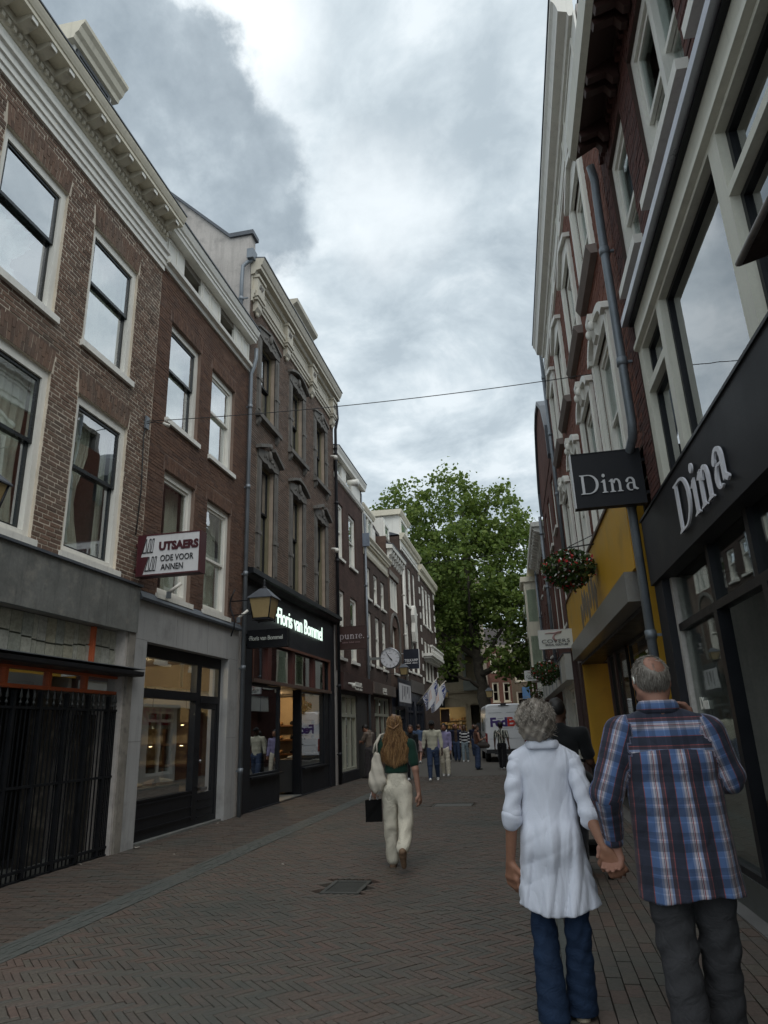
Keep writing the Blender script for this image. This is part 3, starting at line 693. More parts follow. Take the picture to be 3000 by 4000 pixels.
for b in ((10.07, 12.02, .64, 2.17), (10.07, 12.02, 2.31, 2.81), (12.20, 12.98, 2.27, 2.81)):
    h2.box('shop_pane', M_shopglass, (b[0], b[1], -.205, -.198, b[2], b[3]), parent=sf)
h2.box('stall_riser', M_black, (10.07, 12.02, -.25, -.15, .16, .64))
for z in (.20, .36, .56, .62): h2.box('riser_moulding', M_black, (10.05, 12.03, -.16, -.135, z, z+.025))
h2.box('plinth', M_slate, (9.97, 13.08, -.26, -.05, 0, .06))
m = h2.mb(); m.frame(12.20, 12.98, .07, 2.14, .10, -.24, -.17, .5, .1); dr = m.obj('door', M_black, h2.root)
h2.box('door_pane', M_shopglass, (12.30, 12.88, -.208, -.202, .57, 2.04), parent=dr)
for z in (.16, .3, .44): h2.box('door_moulding', M_black, (12.3, 12.88, -.17, -.155, z, z+.02), parent=dr)
h2.box('letter_slot', M_steel, (12.40, 12.66, -.17, -.155, .60, .66), parent=dr)
m = h2.mb(); m.ell((12.27, -.13, 1.12), .028); m.obj('door_knob', M_steel, dr)
# shop inside
h2.box('shop_back', M_beige, (10.02, 13.0, -1.95, -1.9, 0, 3.0)); h2.box('shop_side', M_beige, (9.99, 10.02, -1.9, -.3, 0, 3.0), (13.0, 13.03, -1.9, -.3, 0, 3.0)); h2.box('shop_ceiling', M_room, (10.0, 13.02, -1.9, -.3, 2.95, 3.0)); 
h2.box('display_plinth', pm('grey_plinth', (.10,.105,.105), .6, .1), (10.1, 11.95, -.9, -.35, .1, .78), (10.1, 11.0, -1.2, -.9, .1, .95))
M_wood = pm('shop_shelf_wood', (.10, .05, .025), .5, .3, 4, 40)
for z in (1.02, 1.40, 1.78): h2.box('shelf', M_wood, (12.72, 13.0, -1.88, -.45, z, z+.04))
h2.box('shelf_upright', M_wood, (12.74, 13.0, -.50, -.46, .1, 2.0), (12.74, 13.0, -1.15, -1.11, .1, 2.0), (12.74, 13.0, -1.8, -1.76, .1, 2.0))
M_sale = pm('sale_red', (.30, .025, .04), .6, .1)
h2.box('sale_banner', pm('sale_banner', (.42,.36,.28), .8, .08), (10.95, 12.35, -.62, -.61, 1.70, 2.12))
h2.text(text_geo('SALE', .40, .004, .008, 1.15), 11.02, -.605, 1.77, M_sale, 'sale_lettering')
M_lamp = emat('lamp_warm', (1, .72, .38), 9); M_gold = pm('gold_leather', (.55,.38,.14), .35, .2, 8, 40, metal=.5); M_tan = pm('tan_leather', (.32,.20,.11), .5, .2, 8)
for x, z in ((-.8, 1.385), (-.8, 1.765), (-1.45, 1.385), (-1.45, 1.765)): h2.box('spotlight', M_lamp, (12.80, 12.84, x-.02, x+.02, z, z+.012))
def point(x, y, z, e, c=(1, .78, .5), r=.08):
    d = bpy.data.lights.new('shop_lamp', 'POINT'); d.energy = e; d.color = c; d.shadow_soft_size = r
    o = bpy.data.objects.new('shop_lamp', d); COL.objects.link(o); o.location = (x, y, z)
point(-7.0, 11.4, 2.7, 45)
def shoe(name, loc, rz, mt, label, grp, s=1.0):
    t = thing(name, label, 'shoe', loc, rz, grp); m = MB()
    vs = []; fs = []; prof = [(-.13,.035,.075),(-.10,.04,.08),(-.04,.038,.07),(.02,.042,.055),(.08,.046,.045),(.13,.036,.035),(.155,.01,.02)]
    for x, w, h in prof:
        for k in range(8): a = PI*k/7; vs.append((x*s, w*math.cos(a)*s, (.018+h*math.sin(a))*s))
    for i in range(len(prof)-1):
        for k in range(7): b = i*8+k; fs.append((b, b+1, b+9, b+8))
    fs += [list(range(8)), list(range(48, 56))]; m.add(vs, fs, True); m.obj('upper', mt, t)
    m = MB(); m.prism([(x*s, w*s*1.02) for x, w, h in prof]+[(x*s, -w*s*1.02) for x, w, h in prof[::-1]], 'xy', 0, .018*s); m.obj('sole', M_tan, t)
shoe('shoe', (-6.30, 10.62, .785), 2.2, M_gold, 'shiny gold shoe at the front of the shoe shop display', 'shoes in the shop window', 1.1)
shoe('shoe', (-6.42, 10.80, .785), 1.0, M_gold, 'second gold shoe, turned sideways behind the first', 'shoes in the shop window', 1.1)
shoe('shoe', (-6.40, 11.30, .785), 2.6, M_tan, 'tan leather shoe in the middle of the shop window', 'shoes in the shop window', 1.1)
shoe('shoe', (-6.35, 11.72, .785), 1.2, pm('pale_leather', (.5,.42,.33), .5, .2), 'pale leather shoe at the far end of the window display', 'shoes in the shop window', 1.1)
shoe('shoe', (-6.95, 10.4, .955), 2.0, pm('dark_red_leather', (.14,.02,.02), .4, .2), 'dark red shoe on the raised back step of the display', 'shoes in the shop window', 1.1)

# ---- house 3: ornate stone windows, black shopfront
h3 = House('ornate_house', 'brown brick house with three bays of carved stone windows and a bracketed cream cornice', 'L', 13.67, 21.16)
M_carve = pm('grey_sandstone', (.16, .15, .135), .85, .3, 3, 40, .5, dirt=((.05,.048,.046), 4, .6), streak=.4)
UP = [(14.42,15.44,9.04,11.2),(16.78,17.76,9.04,11.15),(19.10,20.10,9.04,11.1)]; LO = [(14.56,15.48,5.1,7.93),(16.86,17.80,5.1,7.86),(19.14,20.08,5.1,7.82)]
h3.wall(MO3, 13.67, 21.16, 4.9, 11.9, UP+LO)
stone_holes = [(a-.26, b+.24, c-.14, d+.22) for a, b, c, d in UP+LO]
h3.bricks(BR3, 13.67, 21.16, 4.95, 11.84, stone_holes, .19, .062, .014, 120)
h3.shell(M_side, 12.9, (4.6, 8.4))
M_olive = pm('olive_frame', (.19, .17, .105), .55, .2)
for i, w in enumerate(UP+LO):
    h3.win(*w, M_olive, M_black, .07, .12, .5 if i < 3 else .58, sill=None, ft=.1, curt=[(.02,.5,3)])
    a, b, c, d = w; up = i < 3; cx = (a+b)/2
    m = h3.mb()
    for x0, x1 in ((a-.25, a), (b, b+.23)):
        m.box(x0, x1, -.02, .03, c-.12, d); m.box(x0+.05, x1-.05, .03, .05, c+.1, d-.15); m.box(x0-.02, x1+.02, .0, .06, c+.9, c+1.0)
    m.obj('jamb_stone', M_carve, h3.root)
    m = h3.mb(); m.prism([(a-.25,d),(a-.25,d+.18),(cx-.22,d+.30),(cx,d+.34),(cx+.22,d+.30),(b+.23,d+.18),(b+.23,d),(b-.1,d-.05),(cx+.15,d-.02),(cx,d-.08),(cx-.15,d-.02),(a+.1,d-.05)], 'xz', -.10, .05); ln = m.obj('lintel_stone', M_carve, h3.root)
    m = h3.mb()
    if i % 3 == 1:
        P = [(a-.34+ (b-a+.66)*k/10, d+.20+.22*math.sin(PI*k/10)) for k in range(11)]
        m.prism(P+[(x, z+.07) for x, z in P[::-1]], 'xz', .0, .14)
    elif not up:
        m.prism([(a-.36,d+.16),(cx-.16,d+.42),(cx-.16,d+.50),(a-.36,d+.25)], 'xz', .0, .15); m.prism([(b+.34,d+.16),(cx+.16,d+.42),(cx+.16,d+.50),(b+.34,d+.25)], 'xz', .0, .15)
    else: m.prism([(a-.30,d+.17),(cx,d+.36),(b+.28,d+.17),(b+.28,d+.22),(cx,d+.42),(a-.30,d+.22)], 'xz', .0, .09)
    m.obj('pediment', M_carve, ln)
    m = h3.mb(); m.ell((cx, .06, d+.24), (.09, .06, .14), 8, 6)
    if not up: m.ell((cx, .08, d+.48), (.07, .05, .09), 8, 6)
    for sx in (-1, 1):
        for q in range(3): m.ell((cx+sx*(.15+.1*q), .045, d+.13+.03*math.sin(q*2)), (.055, .03, .05), 6, 5)
    m.obj('carving', M_carve, ln)
    if up:
        m = h3.mb(); m.box(a-.30, b+.28, -.05, .13, c-.14, c-.02)
        for x in (a-.18, b+.10): m.prism([(0,c-.14),(.11,c-.14),(.09,c-.24),(.03,c-.34),(0,c-.36)], 'yz', x-.06, x+.06)
        m.obj('sill_stone', M_carve, h3.root)
# cornice with brackets
a0, a1 = 13.67, 21.14
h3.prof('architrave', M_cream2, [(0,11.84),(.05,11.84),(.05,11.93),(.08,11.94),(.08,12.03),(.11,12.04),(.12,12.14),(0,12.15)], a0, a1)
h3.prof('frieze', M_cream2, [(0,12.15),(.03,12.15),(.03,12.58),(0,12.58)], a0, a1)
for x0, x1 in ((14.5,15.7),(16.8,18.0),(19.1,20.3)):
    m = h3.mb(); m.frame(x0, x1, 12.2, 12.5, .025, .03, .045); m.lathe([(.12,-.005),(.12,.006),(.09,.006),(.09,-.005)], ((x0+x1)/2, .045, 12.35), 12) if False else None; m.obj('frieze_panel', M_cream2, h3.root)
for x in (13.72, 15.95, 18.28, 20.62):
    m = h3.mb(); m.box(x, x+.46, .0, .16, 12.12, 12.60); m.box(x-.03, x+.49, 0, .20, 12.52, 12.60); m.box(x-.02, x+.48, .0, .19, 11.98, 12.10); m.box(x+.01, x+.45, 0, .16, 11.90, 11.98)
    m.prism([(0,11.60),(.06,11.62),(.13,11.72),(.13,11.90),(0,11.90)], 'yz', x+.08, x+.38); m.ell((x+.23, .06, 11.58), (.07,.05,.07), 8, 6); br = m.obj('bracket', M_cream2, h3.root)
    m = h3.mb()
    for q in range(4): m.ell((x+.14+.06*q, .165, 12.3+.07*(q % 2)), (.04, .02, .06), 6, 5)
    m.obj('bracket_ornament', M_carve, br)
h3.prof('cornice', M_cream2, [(0,12.58),(.10,12.60),(.14,12.68),(.26,12.70),(.26,12.80),(.29,12.82),(.33,12.92),(.35,13.0),(0,13.05)], a0-.04, a1+.05)
h3.prof('gutter_edge', M_lead, [(0,13.05),(.37,13.0),(.37,13.03),(0,13.1)], a0-.04, a1+.06)
h3.prof('roof', M_lead, [(-.05,13.0),(-.5,13.5),(-3.4,16.2),(-7,12.9)], a0+.25, a1)
m = h3.mb(); m.prism([(-.03,10.6),(-.03,13.80),(-.60,13.80),(-2.75,15.95),(-3.3,16.2),(-7,12.5),(-7,10.6)], 'yz', 13.66, 13.94); m.obj('gable_wall', M_side, h3.root)
m = h3.mb(); m.prism([(.04,13.80),(.04,13.92),(-.62,13.92),(-2.8,16.08),(-3.3,16.34),(-3.3,16.2),(-2.75,15.95),(-.60,13.80)], 'yz', 13.60, 14.0); m.obj('gable_coping', M_lead, h3.root)
h3.box('hopper', M_zinc, (13.45, 13.72, -.05, .12, 12.95, 13.22))
h3.pipe(13.55, .0, 10.95, 12.9, .05, path=[(13.6,.05,12.95),(13.55,-.05,12.9),(13.50,-.16,12.75),(13.50,-.18,12.4),(13.50,-.18,10.95)])
m = h3.mb(); m.box(18.35, 20.1, -3, -.55, 12.9, 14.65); d3 = m.obj('dormer', M_cream2, h3.root)
m = h3.mb(); m.prism([(-3,14.65),(-.45,14.65),(-.43,14.78),(-.30,14.86),(-.28,14.98),(-3,15.1)], 'yz', 18.1, 20.35); m.obj('dormer_cornice', M_cream2, d3)
m = h3.mb(); m.frame(18.5, 19.95, 13.3, 14.6, .1, -.55, -.5); m.obj('dormer_frame', M_cream, d3); h3.box('dormer_pane', M_glass, (18.6, 19.85, -.535, -.53, 13.4, 14.5), parent=d3)
h3.pipe(21.12, .10, .05, 11.5, .05, M_anthr, path=[(21.1,.16,12.5),(21.12,.18,12.0),(21.12,.10,11.6),(21.12,.10,.05)])
# black shopfront
h3.wall(M_anthr, 13.72, 20.95, 0, 4.86, [(14.32, 20.46, .05, 3.62)], .3, 'shopfront_wall')
h3.prof('shop_cornice', M_black, [(0,4.80),(.10,4.82),(.16,4.90),(.24,4.91),(.24,5.02),(0,5.06)], 13.68, 21.1)
h3.box('opening_trim', pm('copper_brown', (.13,.05,.03), .5, .2), (14.32, 20.46, -.05, .015, 3.56, 3.62), (14.32, 14.37, -.05, .015, 2.72, 3.56), (20.41, 20.46, -.05, .015, 2.72, 3.56))
h3.box('transom_rail', pm('bronze_rail', (.11,.07,.055), .4, .2), (14.32, 20.46, -.12, .05, 2.64, 2.72))
M_redwood = pm('red_brown_wood', (.085, .022, .016), .5, .3, 2.5, 30)
h3.box('transom_post', M_redwood, (15.35, 15.6, -.16, -.04, 2.72, 3.56), (17.1, 17.3, -.16, -.04, 2.72, 3.56), (18.9, 19.1, -.16, -.04, 2.72, 3.56))
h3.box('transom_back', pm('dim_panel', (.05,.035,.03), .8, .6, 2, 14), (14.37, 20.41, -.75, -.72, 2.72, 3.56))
for x0, x1 in ((14.37, 15.35), (15.6, 17.1), (17.3, 18.9), (19.1, 20.41)): h3.box('transom_pane', M_shopglass, (x0, x1, -.11, -.104, 2.72, 3.56))
for nm, x0, x1 in (('window', 14.37, 16.28), ('window', 17.95, 19.95)):
    m = h3.mb(); m.frame(x0, x1, .70, 2.62, .045, -.16, -.08); wf = m.obj(nm, M_black, h3.root)
    h3.box('pane', M_shopglass, (x0+.045, x1-.045, -.125, -.118, .745, 2.575), parent=wf); h3.box('sill', M_black, (x0-.01, x1+.02, -.2, .03, .655, .698), parent=wf)
h3.box('stall_riser', M_anthr, (14.34, 16.28, -.2, -.06, .05, .65), (17.95, 20.44, -.2, -.06, .05, .65)); h3.box('shopfront_post', M_black, (19.95, 20.44, -.2, -.04, .65, 2.64))
h3.box('doorway_return', M_black, (16.28, 16.34, -.6, -.08, .05, 2.64), (17.89, 17.95, -.3, -.08, .05, 2.64)); h3.box('door_step', M_slate, (16.3, 17.93, -1.3, -.05, .0, .06))
m = h3.mb(); m.box(16.36, 16.42, -1.5, -.62, .06, 2.6); dr = m.obj('open_door', M_black, h3.root)
h3.box('shelf_unit', M_beige, (20.55, 20.6, -2.4, -.32, .06, 2.6))
for z in (.55, .95, 1.35, 1.75): h3.box('shoe_shelf', M_wood, (20.2, 20.55, -2.4, -.35, z, z+.04))
for z in (.99, 1.39, 1.79):
    for q in range(6): m = h3.mb(); m.ell((20.33, -.5-q*.33, z+.05), (.12, .05, .06), 8, 6); m.obj('display_shoe', M_tan if q % 2 else M_black, h3.root)
h3.box('shop_back', pm('shop_dim_wall', (.16,.11,.07), .8, .4, 1.5, 20), (14.3, 20.5, -3.0, -2.95, 0, 3.6)); h3.box('shop_ceiling', M_dark, (14.3, 20.5, -2.95, -.2, 2.66, 2.70))
for x0 in (14.7, 17.0):
    for z in (.9, 1.35, 1.8): h3.box('shoe_shelf', M_wood, (x0, x0+1.4, -2.95, -2.6, z, z+.04))
h3.box('window_plinth', pm('plinth_dark', (.06,.06,.06), .6, .2), (14.5, 16.2, -.9, -.25, .1, .9), (18.1, 19.8, -.9, -.25, .1, .9))
h3.box('ceiling_light', M_lamp, (17.1, 17.2, -2.2, -2.1, 2.64, 2.66), (18.9, 19.0, -1.6, -1.5, 2.64, 2.66), (15.6, 15.7, -1.8, -1.7, 2.64, 2.66))
point(-7.2, 19.3, 2.4, 30, (1, .66, .32))
for i, (x, y, z, mt, lb) in enumerate([(-6.35, 14.9, .905, M_black, 'black shoe in the near window of the black shopfront'), (-6.4, 15.6, .905, M_tan, 'tan shoe in the near window of the black shopfront'), (-6.35, 18.5, .905, M_white, 'white trainer in the far window of the black shopfront'), (-6.4, 19.2, .905, M_tan, 'tan shoe in the far window of the black shopfront')]):
    shoe('shoe', (x, y, z), 1+i, mt, lb, 'shoes in the black shopfront', 1.1)
M_neon = emat('lit_lettering', (.80, 1.0, .88), .72)
# lit word sign: condensed grotesque, an overlong cross bar through the F
def floris(size, ext, off, xs): return text_geo('Floris van Bommel', size, ext, off, xs, 0, .93)
gF = floris(.56, .008, .003, 1.0); wF = max(v[0] for v in gF[0]); gF = ([(v[0]*3.80/wF, v[1], v[2]) for v in gF[0]], gF[1])
t = h3.text(gF, 15.66, .06, 4.10, M_neon, 'lit_lettering'); t['label'] = 'white lit shop lettering on the black fascia'
m = h3.mb(); m.box(15.56, 15.92, .04, .085, 4.255, 4.30); m.obj('lit_bar', M_neon, h3.root)

# ---- houses 4 to 8: smaller in the picture, brick courses in the material
BW4 = brickwall('dark_brown_brickwork', (0.084,0.052,0.045), (0.109,0.067,0.057), (0.072,0.055,0.048), .2, .06, .006)
BW5 = brickwall('black_brown_brickwork', (0.072,0.052,0.046), (0.099,0.068,0.058), (0.102,0.084,0.072), .2, .06, .007)
BW6 = brickwall('umber_brickwork', (0.104,0.065,0.052), (0.131,0.081,0.064), (0.131,0.102,0.080), .2, .06, .008)
BW7 = brickwall('deep_red_brickwork', (0.116,0.043,0.035), (0.145,0.058,0.045), (0.116,0.080,0.065), .2, .06, .008)
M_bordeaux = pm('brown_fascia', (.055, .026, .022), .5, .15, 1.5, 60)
def rooftiles(H, a0, a1, d0, z0, d1, z1, mat, rows=10, name='roof_tile'):
    n = max(3, int((a1-a0)/.30)); rr = rows
    for i in range(rr):
        for k in range(n):
            t0, t1 = i/rr, (i+1.12)/rr; x0 = a0+(a1-a0)*k/n; w = (a1-a0)/n
            m = H.mb(); up = .05; vs = []
            for t, lift in ((t0, .06), (t1, .0)):
                for q in range(5):
                    u = q/4; vs.append((x0+w*u, d0+(d1-d0)*t, z0+(z1-z0)*t+lift+.07*math.sin(PI*u)))
            m.add(vs, [(q, q+1, q+6, q+5) for q in range(4)], True); m.obj(name, mat, H.root)
M_rtile = rndmat('dark_roof_tile', [(.040,.032,.030), (.055,.042,.038), (.048,.040,.038), (.065,.048,.042)], .6, .2, 20)

h4 = House('brick_house', 'smooth dark brown house with a white loft gallery, above the brown shop', 'L', 21.16, 25.38)
W4 = [(21.30,22.32,7.17,9.14),(23.12,24.12,7.20,9.16),(21.36,22.34,3.84,6.08),(23.14,24.12,3.83,6.08)]
h4.wall(BW4, 21.18, 25.36, 3.4, 9.9, W4); h4.shell(M_side, 10.9, (3.3, 6.5))
for w in W4: h4.win(*w, M_white, M_white, .09, .05, .5, ft=.11, curt=[(.45,1,3)])
h4.prof('sill_band', M_white, [(0,9.88),(.06,9.9),(.10,10.0),(.10,10.05),(0,10.07)], 21.18, 25.36)
h4.box('loft_wall', M_white, (21.2, 21.5, -.08, -.02, 10.07, 10.75), (22.35, 22.95, -.08, -.02, 10.07, 10.75), (23.8, 25.3, -.08, -.02, 10.07, 10.75))
for x0, x1 in ((21.5, 22.35), (22.95, 23.8)):
    m = h4.mb(); m.frame(x0, x1, 10.07, 10.75, .06, -.12, -.04); wf = m.obj('loft_window', M_white, h4.root); h4.box('loft_pane', M_glass, (x0+.06, x1-.06, -.09, -.085, 10.13, 10.69), parent=wf)
h4.prof('cornice', M_white, [(-.05,10.75),(.14,10.75),(.15,10.85),(.2,10.97),(.2,11.02),(0,11.04)], 21.16, 25.45)
h4.prof('roof', M_lead, [(.22,11.03),(.22,11.06),(-3,11.8),(-7,10.9),(-7,10.8),(0,11.0)], 21.2, 25.45)
m = h4.mb(); m.tube([(23.0,.02,10.3),(23.0,.42,10.25)], [.09,.14], 10); m.obj('camera_lamp', M_white, h4.root)
h4.box('lead_end', M_leadlight, (25.38, 25.5, -.7, -.02, 10.05, 10.7), (25.55, 25.68, -.5, -.06, 9.95, 10.7))
h4.pipe(25.36, .09, .05, 9.8, .045)
h5 = House('brick_house', 'nearly black brick house with a dentilled cream cornice and a tiled roof', 'L', 25.38, 30.15)
W5 = [(25.62,26.50,6.53,7.8),(27.12,27.95,6.51,7.74),(28.52,29.36,6.52,7.73),(25.60,26.52,3.99,6.0),(27.2,28.0,3.99,5.98),(28.53,29.36,3.96,5.98)]
h5.wall(BW5, 25.40, 30.13, 3.3, 8.3, W5); h5.shell(BW5, 8.9, (3.2, 6.2))
for w in W5: h5.win(*w, M_white, M_white, .08, .05, .58, ft=.10, curt=[(.5,1,3)])
h5.prof('architrave', M_cream, [(0,8.18),(.05,8.18),(.08,8.3),(0,8.32)], 25.38, 30.1); h5.prof('frieze', M_cream, [(0,8.32),(.03,8.32),(.03,8.68),(0,8.68)], 25.38, 30.1)
x = 25.45
while x < 30: h5.box('dentil', M_cream, (x, x+.09, .03, .13, 8.60, 8.69)); x += .2
h5.prof('cornice', M_cream, [(0,8.69),(.17,8.70),(.18,8.78),(.25,8.88),(.25,8.93),(0,8.95)], 25.36, 30.15)
h5.box('lead_end', M_leadlight, (25.28, 25.36, -.3, .27, 8.45, 8.98))
rooftiles(h5, 25.5, 30.1, -.15, 8.95, -2.2, 13.0, M_rtile, 13)
h5.prof('roof', M_rtile, [(-.14,8.9),(-2.25,12.95),(-4.2,13.0),(-6.9,8.9)], 25.45, 30.1)
m = h5.mb(); m.box(26.2, 28.0, -2.0, -.22, 8.96, 10.3); d5 = m.obj('dormer', M_leadlight, h5.root)
m = h5.mb(); m.prism([(-2.2,10.3),(-.12,10.3),(-.06,10.45),(-.06,10.52),(-2.2,10.6)], 'yz', 26.0, 28.2); m.obj('dormer_roof', M_cream, d5)
m = h5.mb(); m.frame(26.3, 27.9, 9.0, 10.28, .12, -.22, -.14); m.box(27.06, 27.14, -.22, -.15, 9.1, 10.2); m.obj('dormer_frame', M_white, d5); h5.box('dormer_pane', M_glass, (26.42, 27.78, -.205, -.20, 9.12, 10.16), parent=d5)
m = h5.mb(); m.box(28.9, 29.9, -1.8, -.45, 9.2, 10.4); m.obj('dormer', M_white, h5.root)
h5.box('chimney', BW7, (25.5, 26.3, -3.2, -2.4, 11, 14.2))
h6 = House('brick_house', 'narrow brown house with a scalloped white eave and one pointed arch niche', 'L', 30.15, 33.90)
h6.wall(BW6, 30.17, 33.88, 3.3, 9.6, [(30.68,32.70,6.88,8.42),(30.98,32.0,4.0,6.12)]); h6.shell(BW6, 10.2, (3.2, 6.4))
for x0, x1 in ((30.68,31.3),(31.38,32.0),(32.08,32.70)): h6.win(x0, x1, 6.88, 8.42, M_white, M_white, .07, .06, 0, sill=None, curt=[(.4,1,2)])
h6.win(30.98, 32.0, 4.0, 6.12, M_white, M_white, .09, .14, .5, nv=1, nh=1)
m = h6.mb(); A = [(31.5+1.02*math.cos(PI*k/16)*(1 if True else 1), 5.55+1.1*math.sin(PI*k/16)**.85) for k in range(17)]
m.prism([(31.5+(x-31.5)*1.14, 5.55+(z-5.55)*1.12) for x, z in A]+A[::-1], 'xz', .0, .07); m.prism([(32.52,4.0),(32.66,4.0),(32.66,5.55),(32.52,5.55)], 'xz', 0, .07); m.prism([(30.34,5.2),(30.48,5.2),(30.48,5.55),(30.34,5.55)], 'xz', 0, .07); m.obj('arch_moulding', M_carve, h6.root)
h6.box('lintel', M_stone, (30.55, 32.85, -.02, .04, 8.44, 8.7))
for k in range(7):
    x = 30.25+k*.54; m = h6.mb(); m.prism([(0,9.05),(.06,9.1),(.11,9.3),(.20,9.35),(.24,9.55),(0,9.6)], 'yz', x, x+.24); m.obj('eave_console', M_white, h6.root)
h6.prof('cornice', M_white, [(0,9.6),(.28,9.58),(.30,9.75),(0,9.8)], 30.12, 33.9); h6.prof('gutter_edge', M_lead, [(0,9.8),(.32,9.76),(.32,9.80),(0,9.85)], 30.12, 33.9)
rooftiles(h6, 30.2, 33.8, -.2, 9.85, -2.2, 13.6, M_rtile, 11); h6.prof('roof', M_rtile, [(-.2,9.8),(-2.3,13.5),(-4.2,13.5),(-6.9,9.8)], 30.2, 33.8)
m = h6.mb(); m.box(31.4, 32.7, -1.9, -.35, 9.9, 11.5); d6 = m.obj('dormer', M_white, h6.root); m = h6.mb(); m.frame(31.5, 32.6, 10.2, 11.3, .12, -.35, -.3); m.obj('dormer_frame', M_white, d6); h6.box('dormer_pane', M_glass, (31.62, 32.48, -.34, -.335, 10.32, 11.18), parent=d6)
h6.pipe(33.80, .10, 3.2, 9.5, .06, M_white)
h7 = House('brick_house', 'dark brick house with a broad white cornice and three tall windows per floor', 'L', 33.90, 39.75)
W7 = [(34.75,35.5,7.78,9.93),(36.0,37.0,7.8,9.98),(37.62,38.42,7.78,10.0),(34.65,35.5,4.38,6.78),(36.15,37.2,4.4,6.8),(37.75,38.95,4.42,6.83)]
h7.wall(BW5, 33.92, 39.73, 3.3, 10.5, W7); h7.shell(BW5, 11.2, (3.2, 7.1))
for w in W7: h7.win(*w, M_white, M_white, .10, .05, .5, ft=.12)
h7.prof('architrave', M_white, [(0,10.45),(.07,10.47),(.07,10.6),(.1,10.62),(0,10.66)], 33.9, 39.7); h7.prof('frieze', M_white, [(0,10.66),(.03,10.66),(.03,11.0),(0,11.0)], 33.9, 39.7)
h7.prof('cornice', M_cream, [(0,11.0),(.13,11.0),(.15,11.1),(.22,11.14),(.28,11.28),(.28,11.34),(0,11.36)], 33.85, 39.75)
h7.prof('roof', M_lead, [(-.05,11.3),(-3.5,12.6),(-6.9,11.2)], 33.95, 39.7)
m = h7.mb(); m.box(36.1, 38.7, -2.6, -.38, 11.35, 13.05); d7 = m.obj('dormer', M_white, h7.root); m = h7.mb(); m.prism([(-2.6,13.05),(-.28,13.05),(-.18,13.25),(-.18,13.34),(-2.6,13.4)], 'yz', 35.9, 38.95); m.obj('dormer_cornice', M_cream, d7)
m = h7.mb(); m.frame(36.3, 38.5, 11.6, 13.0, .14, -.38, -.3); m.obj('dormer_frame', M_white, d7); h7.box('dormer_pane', M_glass, (36.44, 38.36, -.37, -.365, 11.74, 12.86), parent=d7)
m = h7.mb(); m.prism([(36.35,6.0),(37.1,6.0),(37.2,6.5),(37.05,7.0),(37.2,7.4),(37.0,7.85),(36.7,7.98),(36.4,7.85),(36.25,7.4),(36.4,7.0),(36.25,6.5)], 'xz', .02, .22); m.obj('shell_crest', M_white, h7.root)
h8 = House('brick_house', 'corner house with white quoins, a white balustraded bay window and a heavy cornice', 'L', 39.75, 46.6)
W8 = [(41.0,42.0,7.6,10.0),(42.4,43.4,7.6,10.0),(43.8,44.8,7.6,10.0),(41.0,42.0,4.3,6.6),(42.4,43.4,4.3,6.6),(43.8,44.8,4.3,6.6)]
h8.wall(BW5, 39.77, 46.6, 0, 10.4, W8); h8.shell(BW5, 11, (3.2, 7.0))
for w in W8: h8.win(*w, M_white, M_white, .12, .03, .5, ft=.14)
h8.prof('cornice', M_cream, [(0,10.35),(.10,10.36),(.12,10.6),(.25,10.7),(.30,10.9),(.30,10.98),(0,11.0)], 39.7, 46.85)
for z in np.arange(4.0, 10.2, .75):
    h8.box('quoin', M_white, (39.8, 40.12, -.02, .035, z, z+.36)); h8.box('quoin', M_white, (46.2, 46.62, -.35, .035, z, z+.36))
m = h8.mb(); m.box(40.4, 46.0, .0, .55, 5.62, 5.78); m.box(40.5, 45.9, .0, .45, 5.5, 5.62); m.box(40.7, 45.7, .0, .3, 5.36, 5.5); by = m.obj('balcony', M_white, h8.root)
for k in range(26): x = 40.5+k*.21; m = h8.mb(); m.lathe([(.03,0),(.06,.12),(.03,.25),(.045,.36)], (x, .48, 5.78), 6); m.obj('baluster', M_white, by)
m = h8.mb(); m.box(40.4, 46.0, .40, .56, 6.14, 6.24); m.obj('balcony_rail', M_white, by)
h8.prof('roof', M_lead, [(-.05,10.9),(-3.5,12.2),(-6.9,10.8)], 39.8, 46.6)
# shops under houses 4 to 8
h4.prof('shop_fascia', M_bordeaux, [(-.02,2.82),(.16,2.82),(.16,3.35),(-.02,3.35)], 21.45, 25.70)
for hh, a0, a1 in ((h4, 21.3, 25.3),): hh.wall(pm('dark_stone_front', (.05,.046,.043), .7, .2), a0, a1, 0, 2.84, [(21.75, 23.85, .35, 2.7)], .3, 'shop_wall')
def paned(H, a0, a1, z0, z1, n, mat, zt=.7):
    m = H.mb(); m.frame(a0, a1, z0, z1, .08, -.2, -.06); w = (a1-a0-.16)/n; zz = z0+(z1-z0)*zt
    m.box(a0+.08, a1-.08, -.19, -.05, zz-.05, zz+.05)
    for k in range(1, n): m.box(a0+.08+w*k-.04, a0+.08+w*k+.04, -.185, -.06, z0+.08, z1-.08)
    f = m.obj('shop_window', mat, H.root); g = H.mb(); g.box(a0+.06, a1-.06, -.13, -.124, z0+.06, z1-.06); g.obj('shop_pane', M_shopglass, f); return f
M_sage = pm('sage_white_frame', (.36, .36, .29), .55, .12)
paned(h4, 21.75, 23.85, .35, 2.7, 3, M_sage, .72); h4.box('shop_back', M_beige, (21.4, 25.2, -2.2, -2.1, 0, 2.84)); h4.box('stall_riser', M_anthr, (21.7, 23.9, -.05, .03, 0.02, .33))
point(-7.2, 22.8, 2.3, 3)
h5.prof('shop_fascia', pm('taupe_fascia', (.13,.10,.085), .5, .15), [(-.02,2.88),(.22,2.88),(.22,3.3),(-.02,3.3)], 25.72, 30.0)
